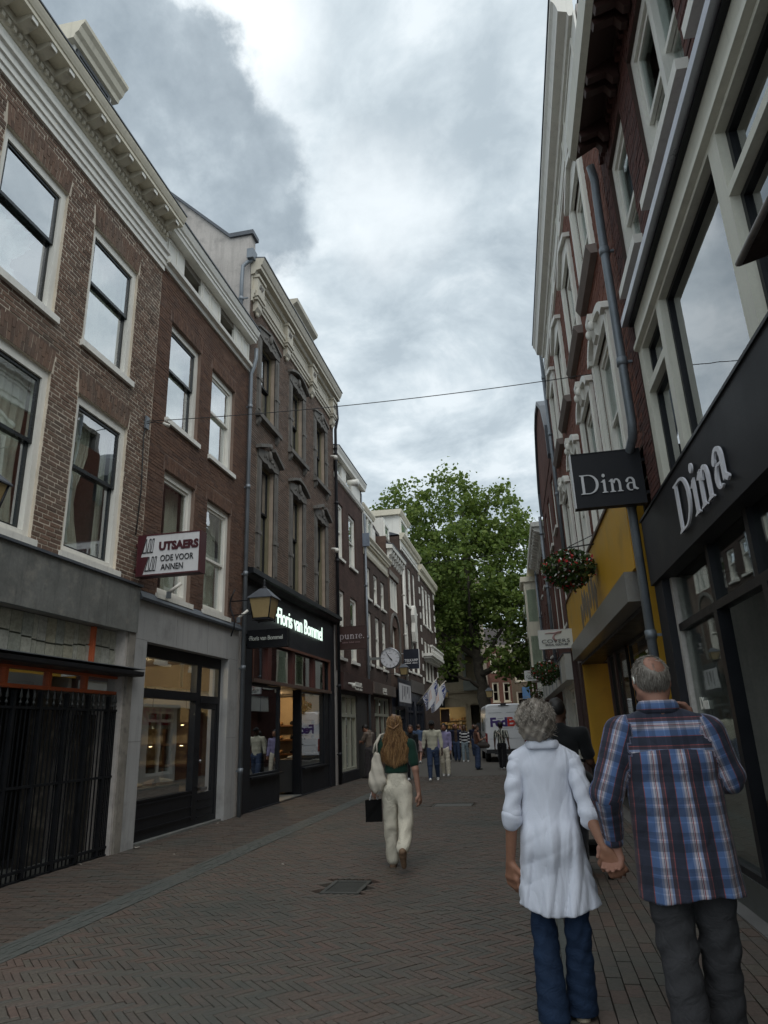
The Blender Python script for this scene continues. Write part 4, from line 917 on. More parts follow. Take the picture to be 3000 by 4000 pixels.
h5.wall(BW5, 25.40, 30.13, 0, 3.3, [(26.6, 29.6, .4, 2.8)], .3, 'shop_wall'); paned(h5, 26.6, 29.6, .4, 2.8, 3, M_sage, .72); h5.box('shop_back', M_beige, (25.6, 30, -2.2, -2.1, 0, 3.2))
M_navy = pm('navy_black_front', (.010,.013,.024), .4, .2)
h6.wall(M_navy, 30.17, 33.88, 0, 3.3, [(30.9, 33.4, .4, 2.5)], .3, 'shop_wall'); paned(h6, 30.9, 33.4, .4, 2.5, 2, M_navy, .8); h6.box('shop_back', M_dark, (30.3, 33.8, -2, -1.9, 0, 3.2))
h7.wall(M_navy, 33.92, 39.73, 0, 3.3, [(34.3, 36.2, .4, 2.9), (36.8, 39.2, .4, 2.9)], .3, 'shop_wall'); paned(h7, 34.3, 36.2, .4, 2.9, 2, M_navy, .8); paned(h7, 36.8, 39.2, .4, 2.9, 2, M_navy, .8); h7.box('shop_back', M_beige, (34.0, 39.6, -2, -1.9, 0, 3.2))
h7.box('fascia_board', pm('grey_fascia', (.10,.09,.08), .6, .2), (35.0, 39.5, -.01, .08, 3.35, 3.95))
h4.text(serif_geo('punte.', .30, .012, 1.1), 22.9, .172, 2.98, M_white, 'shop_lettering'); h5.text(serif_geo('punte.', .28, .012, .9), 27.2, .232, 3.0, M_white, 'shop_lettering')
h4.text(blur_line(1.0, .08, 2, .005), 22.95, .168, 2.87, M_white, 'small_lettering'); h5.text(blur_line(.8, .08, 2, .005), 27.25, .228, 2.90, M_white, 'small_lettering')

# ================================================================== RIGHT ROW
BR9 = rndmat('dark_wine_brick', [(0.090,0.039,0.033), (0.117,0.048,0.039), (0.075,0.039,0.035), (0.135,0.057,0.045)], .85, .5, 55)
MO9 = pm('wine_mortar', (.06, .038, .032), .95, .2, 3, 70, .2)
BR10 = rndmat('rust_brick', [(0.175,0.064,0.042), (0.210,0.078,0.050), (0.154,0.062,0.043), (0.231,0.092,0.060), (0.189,0.076,0.053)], .85, .5, 55)
MO10 = pm('rust_mortar', (.13, .085, .065), .95, .2, 3, 70, .2)
M_ivory = pm('ivory_paint', (.66, .645, .55), .5, .1, 2, 50, .1, streak=.2)
r1 = House('brick_house', 'dark wine brick house with big ivory windows over the black fashion shopfront', 'R', 0.6, 7.52)
Wr = [(6.30,7.18,6.30,8.0),(4.35,5.75,6.32,8.0),(2.6,4.0,6.32,8.0),(.9,2.2,6.32,8.0)]
r1.wall(MO9, .6, 7.52, 5.95, 8.45, Wr); r1.bricks(BR9, .6, 7.52, 5.97, 8.44, Wr, .2, .06, .009, 150, [(w[0]-.02, w[1]+.02, w[3], w[3]+.2) for w in Wr])
r1.shell(M_side, 9.6, (3.0, 5.6), z0=2.99)
for i, w in enumerate(Wr):
    fo = r1.win(*w, M_white, M_white, .10, .04, .45, sill=(.11,.10), ft=.12, sw=.06)
    if i: m = r1.mb(); xm = w[0]+.42*(w[1]-w[0]); m.box(xm-.05, xm+.05, -.19, -.03, w[2]+.1, w[3]-.12); m.obj('mullion', M_white, fo)
m = r1.mb(); m.tube([(5.0,-.3,6.45),(5.0,-.3,6.75)], .05, 8); m.ell((5.0,-.3,6.82), .07); m.obj('window_ornament', M_white, r1.root)
# bracketed dark eave
r1.prof('eave_board', pm('maroon_soffit', (.075, .045, .038), .7, .2, 3, 40, streak=.2), [(0,8.40),(.05,8.40),(.06,8.44),(.36,8.26),(.38,8.40),(.41,8.46),(.41,8.60),(0,8.75)], .6, 7.22)
r1.prof('gutter', M_ivory, [(.355,8.255),(.425,8.30),(.435,8.62),(.40,8.62)], .6, 7.24)
for k in range(9):
    for q in (0, .17):
        x = .55+k*.78+q; m = r1.mb(); m.prism([(.02,8.14),(.08,8.14),(.14,8.24),(.34,8.18),(.36,8.27),(.02,8.45)], 'yz', x, x+.085); m.obj('eave_bracket', M_bordeaux, r1.root)
x = .7
while x < 7.4: r1.box('corbel_brick', BR9, (x, x+.06, .0, .05, 8.28, 8.40)); x += .13
r1.prof('roof', M_rtile, [(-.1,8.7),(-3.5,11.5),(-7,9)], .62, 7.5)
# ivory shop window storey
HO = [(6.28,7.05,3.9,4.88),(6.28,7.05,4.97,5.42),(4.34,6.14,3.8,5.42),(2.55,4.16,4.95,5.42),(2.55,4.16,3.8,4.88),(.8,2.35,4.95,5.42),(.8,2.35,3.8,4.88)]
HO[0] = (6.28,7.05,3.8,4.88)
r1.wall(M_ivory, .6, 7.22, 3.72, 5.82, HO, .16, 'window_storey')
r1.prof('head_moulding', M_ivory, [(0,5.46),(.05,5.48),(.05,5.53),(0,5.55)], .6, 7.2)
for h in HO:
    m = r1.mb(); m.frame(h[0], h[1], h[2], h[3], .045, -.13, -.07); f = m.obj('window', M_black, r1.root); r1.box('pane', M_coated, (h[0]+.04, h[1]-.04, -.105, -.098, h[2]+.04, h[3]-.04), parent=f)
r1.box('window_blind', pm('greenish_blind', (.42,.47,.44), .9, .08), (6.2, 7.05, -.5, -.48, 3.75, 5.3), (4.3, 6.15, -.5, -.48, 3.75, 5.3)) if False else None
r1.prof('steel_ledge', pm('pale_ledge', (.42,.43,.48), .35, .1, 3, 40, metal=.4), [(-.02,5.87),(.12,5.85),(.12,5.94),(-.02,5.98)], .6, 7.30); r1.prof('black_ledge_strip', M_black, [(-.02,5.82),(.05,5.82),(.05,5.87),(-.02,5.87)], .6, 7.26)  # pale ledge with a plain black strip along its lower edge
r1.wall(MO9, 7.24, 7.75, 3.7, 5.95, [], .2, 'brick_strip'); r1.bricks(BR9, 7.26, 7.74, 3.7, 5.95, [], .2, .06, .009, 0)
# black fascia and shopfront
r1.prof('fascia', M_anthr, [(-.1,2.96),(.10,2.96),(.10,3.70),(.0,3.72),(-.1,3.72)], .6, 7.98); r1.prof('fascia_edge', M_black, [(0,3.70),(.115,3.70),(.115,3.725),(0,3.73)], .6, 8.0)
r1.box('shopfront_pier', M_anthr, (7.62, 8.0, -.1, .06, .02, 2.96))
m = r1.mb(); m.box(.6, 7.62, -.12, -.02, 2.40, 2.47)
for x in (6.13, 5.08, 3.6, 2.2): m.box(x, x+.08, -.12, -.02, 2.47, 2.96)
for x in (6.16, 4.95, 3.5, 2.2): m.box(x, x+.10, -.12, -.015, .36, 2.40)
m.box(7.55, 7.62, -.12, -.02, .36, 2.96); m.box(.6, 7.55, -.12, -.02, .30, .36)
fr = m.obj('shopfront_frame', M_black, r1.root)
for a, b, z0, z1 in ((6.26,7.55,.36,2.40),(3.60,4.95,.36,2.40),(2.3,3.5,.36,2.4),(.6,2.2,.36,2.4),(6.21,7.55,2.47,2.96),(5.16,6.13,2.47,2.96),(3.68,5.08,2.47,2.96),(2.28,3.6,2.47,2.96),(.6,2.2,2.47,2.96)):
    r1.box('shop_pane', M_shopglass, (a, b, -.072, -.065, z0, z1), parent=fr)
r1.box('stall_riser', pm('grey_granite', (.07,.075,.07), .4, .3, 6, 50), (.6, 6.26, -.14, -.01, .03, .30), (6.26, 7.62, -.14, -.01, .03, .30))
r1.box('door_leaf', pm('grey_green_door', (.035,.045,.045), .4, .15), (5.05, 5.75, -.62, -.57, .05, 2.4)); r1.box('door_pane', M_shopglass, (5.75, 6.15, -.6, -.592, .05, 2.4))
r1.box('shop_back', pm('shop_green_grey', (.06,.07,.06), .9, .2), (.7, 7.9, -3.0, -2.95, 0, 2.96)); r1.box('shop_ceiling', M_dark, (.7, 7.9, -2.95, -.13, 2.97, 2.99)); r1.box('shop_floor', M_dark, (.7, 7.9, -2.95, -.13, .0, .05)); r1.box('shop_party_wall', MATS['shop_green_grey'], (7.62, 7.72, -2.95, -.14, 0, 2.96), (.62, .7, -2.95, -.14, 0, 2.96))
r1.box('display_table', M_wood, (6.5, 7.3, -1.0, -.4, .1, .8))
r1.text(serif_geo('Dina', .62, .008, 1.0), 6.30, .125, 3.10, pm('silver_letter', (.74,.74,.78), .35, .05), 'silver_lettering')
r1.text(text_geo('Dina', .16, .003, .003), 7.35, -.055, 1.62, M_white, 'window_lettering')
r1.pipe(8.20, .14, .05, 8.3, .052, M_zinc, gap=1.55, path=[(7.40,.16,8.30),(7.46,.12,8.12),(7.5,.12,7.9),(7.55,.12,7.0),(7.55,.12,4.75),(7.62,.12,4.62),(8.1,.13,4.5),(8.18,.14,4.38),(8.18,.14,.05)])
m = r1.mb(); m.tube([(7.95,.05,5.9),(7.98,.06,4.5),(7.95,.04,3.8)], .012, 6); m.obj('cable', M_wire, r1.root)

r2 = House('brick_house', 'tall rust brick house with white carved window heads over the yellow shop', 'R', 7.53, 18.70)
ct = [9.15, 11.18, 13.86, 16.05]
cs = [(8.62, 9.98), (10.70, 12.12), (13.30, 14.70), (15.55, 16.95)]
T2 = [(c0+.12, c1-.12, 7.98, 9.7) for c0, c1 in cs]; M2 = [(c0, c1, 4.6, 6.75) for c0, c1 in ((8.50,9.80),(10.55,11.9),(13.0,14.4),(15.4,16.8))]
r2.wall(MO10, 7.53, 18.70, 4.56, 10.6, T2+M2)
r2.bricks(BR10, 7.53, 18.70, 4.58, 10.58, [(a-.16, b+.16, c-.02, d+.35) for a, b, c, d in T2]+[(a-.16, b+.16, c, d+.25) for a, b, c, d in M2], .2, .06, .009, 120)
r2.shell(M_side, 11.3, (4.4, 7.4))
for i, w in enumerate(T2+M2):
    a, b, c, d = w; cx = (a+b)/2; up = i < 4
    r2.win(*w, M_white, M_white, .11, .03, .5, sill=None, ft=.14, curt=[(.5,1,3)])
    m = r2.mb()
    for x0, x1 in ((a-.16, a), (b, b+.16)): m = r2.mb(); m.box(x0, x1, -.02, .05, c-.02, d); m.box(x0+.05, x1-.05, .05, .075, c, d); m.obj('surround', M_white, r2.root)
    m = r2.mb()
    if up: m.prism([(a-.16,d),(a-.16,d+.12),(cx,d+.40),(b+.16,d+.12),(b+.16,d)], 'xz', -.02, .06); m.prism([(a-.22,d+.10),(cx,d+.38),(cx,d+.48),(a-.22,d+.19)], 'xz', -.02, .13); m.prism([(b+.22,d+.10),(cx,d+.38),(cx,d+.48),(b+.22,d+.19)], 'xz', -.02, .13)
    else:
        A = [(cx+(b-a+.32)/2*math.cos(PI*k/12), d+.30*math.sin(PI*k/12)) for k in range(13)]
        m.prism(A, 'xz', -.02, .06)
        A2 = [(cx+(b-a+.40)/2*math.cos(PI*k/12), d+.05+.33*math.sin(PI*k/12)) for k in range(13)]
        m.prism(A2+[(cx+(x-cx)*.82, d+.03+(z-d-.05)*.78) for x, z in A2[::-1]], 'xz', .0, .12)
        m.prism([(0,d+.02),(.10,d+.07),(.14,d+.24),(.18,d+.34),(.18,d+.42),(0,d+.42)], 'yz', cx-.14, cx+.14)
        for sx in (-1, 1): m.ell((cx+sx*.13, .15, d+.22), (.04,.05,.08), 8, 6)
    m.obj('carved_head', M_white, r2.root)
    if up: r2.prof('sill', pm('grey_brown_sill', (.22,.18,.16), .7, .2) if 'grey_brown_sill' not in MATS else MATS['grey_brown_sill'], [(-.05,c-.16),(.10,c-.16),(.16,c-.05),(.16,c-.02),(-.05,c)], a-.24, b+.24)  # sills in a grey brown, darker than the white heads
r2.prof('frieze', M_white, [(0,10.52),(.05,10.54),(.05,10.60),(.03,10.62),(.03,11.2),(0,11.2)], 7.55, 17.6)
k = 7.9
while k < 16: m = r2.mb(); m.frame(k, k+1.5, 10.7, 11.12, .05, .03, .05); m.obj('frieze_panel', M_white, r2.root); k += 1.9
r2.prof('cornice', M_white, [(0,11.2),(.08,11.2),(.10,11.28),(.22,11.33),(.23,11.40),(.26,11.50),(.30,11.56),(.30,11.64),(.26,11.66),(0,11.7)], 7.62, 17.35)
r2.prof('gutter_edge', M_lead, [(0,11.7),(.32,11.645),(.32,11.675),(0,11.74)], 7.60, 17.38)
r2.prof('roof', M_lead, [(-.1,11.65),(-3.5,13),(-7,11.3)], 7.65, 17.3)
r2.pipe(17.45, .10, 4.7, 11.4, .05, M_zinc, gap=1.7)
# yellow shop
M_yel = pm('ochre_panel', (.62, .345, .025), .55, .10, 1.5, 60, dirt=((.30,.17,.03), 1.2, .4))
M_ghost = pm('glue_residue', (.20, .16, .11), .8, .35, 9, 40)
r2.box('yellow_fascia', M_yel, (8.74, 18.62, -.02, .10, 3.34, 4.54)); r2.box('fascia_edge', M_bordeaux, (8.70, 18.66, -.02, .13, 4.54, 4.59), (18.62, 18.68, -.02, .13, .05, 4.54))
r2.box('yellow_pier', M_yel, (8.45, 8.72, -.05, .08, .05, 4.54)); r2.box('pier_gap', M_bordeaux, (8.72, 8.74, -.05, .06, 3.3, 4.54))
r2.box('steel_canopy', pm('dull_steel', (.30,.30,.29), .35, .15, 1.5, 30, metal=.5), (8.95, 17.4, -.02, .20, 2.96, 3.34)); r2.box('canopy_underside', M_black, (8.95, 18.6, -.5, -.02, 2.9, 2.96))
for i in range(7):
    x = 12.6+i*.42; m = r2.mb(); pts = []
    for k in range(9): a = 2*PI*k/9; pts.append((x+(.13+.1*random.random())*math.cos(a), 3.86+.06*i*0+(.25+.13*random.random())*math.sin(a)-(.18 if i % 3 == 0 else 0)))
    m.prism(pts, 'xz', .10, .103+.001*i); m.obj('sign_residue', M_ghost, r2.root)
r2.box('yellow_wall', M_yel, (17.75, 17.85, -1.3, -.04, .05, 2.9), (16.0, 17.75, -1.3, -1.2, .05, 2.9), (13.3, 13.7, -.6, -.5, .05, 2.9)); r2.box('shop_post', M_bordeaux, (17.86, 18.62, -.7, .02, .05, 2.96), (15.9, 16.0, -.8, -.4, .05, 2.9), (14.9, 15.05, -.7, -.4, .05, 2.9), (8.74, 8.9, -.3, .0, .05, 2.96), (11.2, 11.32, -.5, -.4, .05, 2.9))
for a, b in ((8.9, 11.2), (11.32, 13.3), (13.7, 14.9), (15.05, 15.9)):
    m = r2.mb(); m.frame(a, b, .3, 2.9, .05, -.5, -.44); f = m.obj('shop_window', M_black, r2.root); r2.box('shop_pane', M_shopglass, (a+.05, b-.05, -.475, -.468, .35, 2.85), parent=f); 
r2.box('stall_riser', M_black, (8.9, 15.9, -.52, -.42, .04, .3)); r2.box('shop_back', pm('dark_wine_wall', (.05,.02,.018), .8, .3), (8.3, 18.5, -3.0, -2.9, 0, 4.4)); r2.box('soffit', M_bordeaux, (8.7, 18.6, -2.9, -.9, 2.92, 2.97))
for x, z in ((14.0, 2.2), (14.5, 1.75), (12.0, 2.4), (10.2, 2.5)):
    m = r2.mb(); m.ell((x, -1.2, z), .05, 8, 6); m.obj('lit_bulb', M_lamp, r2.root)
p = r2.world(13.5, -1.6, 2.3); point(p.x, p.y, p.z, 8)

r3 = House('brick_house', 'dark brick house with a rounded lead gable behind the white bridal shop', 'R', 18.72, 25.2)
W3r = [(19.3,20.3,4.2,6.1),(21.2,22.2,4.2,6.1),(23.2,24.2,4.2,6.1),(19.5,20.4,7.0,8.6),(21.6,22.5,7.0,8.6),(23.4,24.2,7.0,8.6)]
r3.wall(BW7, 18.74, 25.18, 3.3, 9.0, W3r); r3.shell(BW7, 9.0, (3.3, 6.6))
for w in W3r: r3.win(*w, M_white, M_white, .1, .05, .5, ft=.12)
m = r3.mb(); m.prism([(19.0,9.0),(19.0,9.9),(19.8,10.9),(21.0,11.6),(22.2,11.75),(23.2,11.6),(24.2,10.9),(25.0,9.9),(25.0,9.0)], 'xz', -.3, .02); m.obj('round_gable', BW7, r3.root)
m = r3.mb(); G = [(18.95,9.0),(18.95,9.9),(19.8,10.95),(21.0,11.68),(22.2,11.84),(23.2,11.68),(24.2,10.95),(25.05,9.9),(25.05,9.0)]
m.prism(G+[(21.99+(x-21.99)*.97, z-.12) for x, z in G[::-1]], 'xz', -3.0, .10); m.obj('lead_roof', M_lead, r3.root)
r3.pipe(25.0, .12, 3.4, 8.9, .06, M_zinc)
M_pale = pm('pale_canopy', (.58, .58, .54), .5, .08, 1.5, 40)
r3.box('shop_canopy', M_pale, (18.74, 33.0, -.02, .30, 2.62, 3.28)); r3.box('canopy_ribs', M_zinc, *[(x, x+.05, .30, .315, 2.62, 3.28) for x in (20.5, 22.8, 25.1, 27.4, 29.7, 32)]); r3.box('canopy_top', M_lead, (18.74, 33.0, -.02, .33, 3.282, 3.31))
r3.box('shop_pillar', M_pale, (18.74, 19.6, -.3, .08, .03, 2.62), (22.4, 23.0, -.3, .06, .03, 2.62)); r3.wall(M_pale, 19.6, 25.1, 0, 2.62, [(19.8, 22.3, .3, 2.5), (23.1, 24.9, .3, 2.5)], .3, 'shop_wall')
for a, b in ((19.8, 22.3), (23.1, 24.9)): paned(r3, a, b, .3, 2.5, 2, M_white, .85)
r3.box('shop_back', M_beige, (19, 25, -2, -1.9, 0, 2.6)); r3.box('logo_plate', M_black, (21.3, 21.55, .302, .32, 2.78, 3.1))
r4 = House('brick_house', 'red brown house with a corbelled eave and dark roof tiles, behind the flower baskets', 'R', 25.2, 32.4)
W4r = [(25.8,26.7,4.1,6.2),(27.8,28.7,4.1,6.2),(30,30.9,4.1,6.2),(25.9,26.7,6.9,8.2),(27.9,28.7,6.9,8.2),(30.1,30.9,6.9,8.2)]
r4.wall(BW7, 25.22, 32.38, 0, 8.6, W4r); r4.shell(BW7, 8.7, (3.3, 6.6))
for w in W4r: r4.win(*w, M_white, M_white, .1, .05, .5, ft=.12)
r4.prof('cornice', M_white, [(0,8.6),(.45,8.62),(.48,8.78),(0,8.8)], 25.2, 32.4)
for k in range(14): x = 25.3+k*.5; m = r4.mb(); m.prism([(0,8.2),(.1,8.22),(.15,8.4),(.35,8.45),(.42,8.6),(0,8.6)], 'yz', x, x+.2); m.obj('eave_console', M_white, r4.root)
rooftiles(r4, 25.2, 32.3, -.0, 8.8, -1.9, 11.5, M_rtile, 9); r4.prof('roof', M_rtile, [(-.02,8.75),(-2.0,11.4),(-5,11.4),(-7,8.7)], 25.25, 32.3); r4.box('chimney', M_stone, (29.6, 30.5, -1.6, -.6, 9.4, 12.4)); r4.pipe(32.2, .12, 3.4, 8.4, .06, M_zinc)
r5 = House('brick_house', 'maroon house with a cream oriel window further along the right side', 'R', 32.4, 39.2)
W5r = [(33.0,34.0,3.8,5.8),(37.4,38.4,3.8,5.8),(33.0,34.0,6.6,8.2),(37.4,38.4,6.6,8.2)]
r5.wall(brickwall('maroon_brickwork', (.07,.028,.026), (.09,.035,.03), (.07,.045,.04), .2, .06, .007), 32.42, 39.18, 0, 8.8, W5r); r5.shell(BW7, 8.9, (3.3, 6.2))
for w in W5r: r5.win(*w, M_white, M_white, .1, .05, .5, ft=.12)
m = r5.mb(); m.box(34.6, 36.9, .0, .65, 3.6, 8.4); orl = m.obj('oriel', M_cream, r5.root); m = r5.mb(); m.box(34.5, 37.0, -.02, .8, 8.4, 8.65); m.obj('oriel_roof', M_cream, orl)
for z in (4.1, 6.4):
    r5.box('oriel_pane', M_glass, (34.75, 35.65, .652, .658, z, z+1.6), (35.85, 36.75, .652, .658, z, z+1.6), (34.592, 34.598, .1, .55, z, z+1.6), parent=orl)
r5.prof('cornice', M_cream, [(0,8.8),(.4,8.82),(.42,9.0),(0,9.02)], 32.4, 39.2); r5.prof('roof', M_rtile, [(0,9),(-3,11.4),(-7,9)], 32.45, 39.15)
r6 = House('white_house', 'white plastered house with tall windows far along the right side', 'R', 39.2, 47.5)
W6r = [(40,41,3.6,5.6),(42,43,3.6,5.6),(44,45,3.6,5.6),(40,41,6.4,8.0),(42,43,6.4,8.0),(44,45,6.4,8.0),(40.2,42.6,.4,2.7),(43.4,46,.4,2.7)]
r6.wall(M_white, 39.22, 47.5, 0, 8.8, W6r); r6.shell(M_side, 8.9, (3.2, 6.0))
for w in W6r: r6.win(*w, M_cream, M_black, .1, .05, .5, sill=None)
r6.prof('cornice', M_white, [(0,8.7),(.35,8.75),(.4,9.0),(0,9.02)], 39.2, 47.6); r6.prof('roof', M_rtile, [(0,9),(-3,11.4),(-7,9)], 39.25, 47.5)
r7 = House('brick_house', 'red brick house with white window frames beyond the white house', 'R', 47.5, 56.0)
W7r = [(48.5,49.6,3.8,5.8),(50.6,51.7,3.8,5.8),(52.7,53.8,3.8,5.8),(48.5,49.6,6.6,8.2),(50.6,51.7,6.6,8.2),(52.7,53.8,6.6,8.2)]
r7.wall(BW7, 47.52, 56, 0, 9.0, W7r); r7.shell(BW7, 9.1, (3.2, 6.2))
for w in W7r: r7.win(*w, M_white, M_white, .1, .05, .5)
r7.prof('cornice', M_white, [(0,8.9),(.35,8.95),(.4,9.2),(0,9.22)], 47.5, 56.1); r7.prof('roof', M_rtile, [(0,9.2),(-3,12),(-7,9.2)], 47.55, 56)

# ================================================================== END OF THE STREET
M_sandst = pm('sandstone', (.34, .28, .19), .85, .2, 1.5, 40, .3, streak=.25, dirt=((.12,.10,.075), 1.5, .5))
e1 = House('corner_building', 'sandstone corner building with arched shop openings, partly hidden by the tree', (-14.5, 56, 0), 0, 12)
e1.root.location = (-14.5, 56, 0); e1.ac = 0
We = [(1.0,2.6,5.0,7.4),(4.6,6.4,5.0,7.4),(7.9,9.2,4.9,7.4),(1.0,2.6,8.6,11),(4.6,6.4,8.6,11),(7.9,9.2,8.6,11),(6.6,9.5,.3,3.1),(1.5,5.5,.3,3.1),(9.9,10.6,.3,3.2)]
e1.wall(M_sandst, 0, 10.9, 0, 15, We, .35)
e1.box('side_wall', M_sandst, (10.6, 10.9, -9, -.36, 0, 15), (0, .3, -9, -.36, 0, 15), (.3, 10.6, -9, -8.7, 0, 15)); e1.box('floor_slab', M_room, (.3, 10.6, -8.7, -.36, 3.4, 3.7), (.3, 10.6, -8.7, -.36, 7.7, 8.0), (.3, 10.6, -8.7, -.36, 14.8, 15))
for w in We[:6]: e1.win(*w, M_sandst, M_black, .1, .1, .65, nv=1, sill=None)
for x0, x1 in ((6.6, 9.5), (1.5, 5.5), (9.9, 10.6)):
    cx, hw = (x0+x1)/2, (x1-x0)/2; m = e1.mb(); A = [(cx+(hw+.12)*math.cos(PI*k/14), 3.0+min(.9, hw)*1.1*math.sin(PI*k/14)) for k in range(15)]
    m.prism(A+[(cx+(x-cx)*.9, 3.0+(z-3.0)*.85) for x, z in A[::-1]], 'xz', -.05, .12); m.obj('arch_stone', M_sandst, e1.root)
for z in (4.1, 8.0, 12): e1.prof('string_course', M_sandst, [(0,z),(.15,z+.05),(.18,z+.2),(0,z+.25)], 0, 10.95)
m = e1.mb(); m.box(9.5, 10.9, 0, .6, 4.3, 5.0); m.prism([(9.55,5.0),(9.55,7.0),(9.75,7.0),(9.75,5.0)], 'xz', 0, .5); m.prism([(10.7,5.0),(10.7,7.0),(10.85,7.0),(10.85,5.0)], 'xz', 0, .5); m.prism([(9.5,7.0),(10.9,7.0),(10.2,7.9)], 'xz', 0, .55); m.obj('stone_niche', pm('pale_niche', (.24,.25,.22), .8, .15), e1.root)
e1.box('shop_back', pm('lit_shop_wall', (.45,.36,.2), .8, .1), (6.3, 9.7, -3.0, -2.9, 0, 3.3)); e1.box('shop_side', M_beige, (6.2, 6.3, -3, -.36, 0, 3.4), (9.7, 9.8, -3, -.36, 0, 3.4))
e1.box('poster', M_bordeaux, (7.4, 8.1, -1.0, -.97, 2.0, 3.0))
M_prod = rndmat('shop_goods', [(.6,.45,.15), (.35,.2,.08), (.6,.5,.3), (.5,.3,.1), (.65,.6,.45)], .5, .05, 20)
for z in (.9, 1.2, 1.5, 1.8, 2.1): e1.box('goods_shelf', M_beige, (6.5, 9.5, -2.9, -2.6, z, z+.03)); e1.box('shop_goods', M_prod, *[(x, x+.16, -2.85, -2.65, z+.03, z+.03+random.uniform(.1, .22)) for x in np.arange(6.55, 9.3, .24)])
for x, z in ((7.0, 2.6), (8.2, 2.6)): point(-14.5+x, 57.6, z, 9, (1, .82, .55), .1)
e1.box('shop_sign', M_black, (6.2, 7.9, .02, .25, 3.1, 3.95)); e1.text(text_geo('ACH', .62, .01, .012, .72), 6.86, .265, 3.28, M_white, 'sign_lettering')
def facade(name, label, x, y, rz, w, h, mat, rows, cols, z0=3.4, fm=None, zst=3.0, ww=.9, wh=1.7, cor=None, blue=False):
    H = House(name, label, (x, y, rz), 0, w); H.root.location = (x, y, 0); H.root.rotation_euler = (0, 0, rz); H.ac = 0; ws = []
    for r in range(rows):
        for c in range(cols): cx = w*(c+.5)/cols; ws.append((cx-ww/2, cx+ww/2, z0+r*zst, z0+r*zst+wh))
    H.wall(mat, 0, w, 0, h, ws); H.box('side_wall', mat, (0, .2, -6, -.27, 0, h), (w-.2, w, -6, -.27, 0, h), (.2, w-.2, -6, -5.8, 0, h)); H.box('floor_slab', M_dark, (.2, w-.2, -5.8, -.27, h-.3, h), (.2, w-.2, -3, -2.8, 0, h-.3))
    for q in ws: H.win(*q, fm or M_white, fm or M_white, .1, .05, .5)
    H.prof('cornice', cor or M_cream, [(0,h-.3),(.25,h-.25),(.35,h),(0,h+.02)], -.05, w+.05); H.prof('roof', M_rtile, [(0,h),(-3,h+2.2),(-6,h)], .02, w-.02)
    return H
f1 = facade('cream_house', 'cream plastered house beyond the tree trunk', -4.9, 84, -.25, 3.2, 11.5, pm('far_cream', (.44,.40,.30), .8, .12), 3, 3, 3.2, M_cream, 2.8)
f2 = facade('brick_house', 'salmon brick corner house with a balcony ledge, seen past the trunk', -3.8, 72, .35, 2.3, 9.5, brickwall('salmon_brickwork', (.17,.075,.055), (.20,.09,.065), (.17,.11,.09), .22, .07, .01), 2, 2, 3.9, M_cream, 2.9, .7, 1.9)
f2.prof('ledge', M_cream, [(0,3.3),(.4,3.35),(.45,3.6),(0,3.65)], -.1, 2.4); f2.box('shop_front', M_cream, (.05, 2.25, .0, .12, 2.6, 3.2))
f3 = facade('shop_house', 'tan fronted house with a blue panel behind the delivery van', -1.7, 76, -.15, 2.0, 8.2, pm('far_tan', (.20,.16,.11), .8, .2), 2, 1, 3.4, M_cream, 2.6, 1.2, 1.6)
f3.box('blue_panel', pm('blue_panel', (.10,.22,.42), .5, .1), (1.05, 1.9, .05, .12, 4.2, 5.4))
f4 = facade('brick_house', 'red house closing the view at the far right bend', .1, 66, -.9, 6.0, 9.5, BW7, 2, 4, 3.8, M_white, 2.8)
f5 = facade('grey_house', 'grey gabled house far down the side street', -9, 105, 0, 14, 10.5, pm('far_grey', (.25,.24,.22), .8, .15), 3, 7, 3, M_white, 2.6)

# ================================================================== SIGNS, LANTERNS, CLOCK
def board(name, label, cat, Y, x0, x1, z0, z1, th, mat, edge=None, bw=.03, wall=None):
    t = thing(name, label, cat, ((x0+x1)/2, Y, z0)); hw = (x1-x0)/2; h = z1-z0
    m = MB(); m.box(-hw+bw, hw-bw, -th/2+.006, th/2-.006, bw, h-bw); m.obj('panel', mat, t)
    m = MB(); m.frame(-hw, hw, 0, h, bw, -th/2, th/2); m.obj('frame', edge or mat, t)
    if wall is not None:
        m = MB(); s = -1 if wall < x0 else 1
        for z in (h*.2, h*.8): m.box(min(s*hw, wall-(x0+x1)/2), max(s*hw, wall-(x0+x1)/2), -.02, .02, z-.02, z+.02)
        m.obj('bracket', edge or mat, t)
    return t, hw, h, -th/2
def letter(t, geo, x, z, d, mat, name='lettering'):
    m = MB(); put(m, geo, (x, d, z), (1, 0, 0), (0, 0, 1), (0, -1, 0)); return m.obj(name, mat, t)
def fit(geo, w, x0=0.0):
    a = min(v[0] for v in geo[0]); b = max(v[0] for v in geo[0]); return [((v[0]-a)*w/(b-a)+x0, v[1], v[2]) for v in geo[0]], geo[1]
M_maroon = pm('maroon_metal', (.075, .018, .022), .45, .2, 3, 60, streak=.3)
M_signwhite = pm('sign_white', (.64, .64, .65), .4, .06, 2, 60, streak=.15)
M_ink = pm('ink_black', (.01, .01, .012), .5, .1); M_ink_red = pm('ink_maroon', (.060, .008, .014), .5, .1)
t, hw, h, d = board('hanging_sign', 'white light box sign with maroon frame reading MUTSAERS MODE VOOR MANNEN', 'sign', 9.45, -5.77, -4.71, 3.92, 4.58, .20, M_signwhite, M_maroon, .022, -5.86)
m = MB(); m.prism([(-hw+.022, .022), (-hw+.12, .022), (-hw+.20, .30), (-hw+.07, .30), (-hw+.15, h-.022), (-hw+.022, h-.022)], 'xz', d-.002, d+.02); m.obj('maroon_wedge', M_ink_red, t)
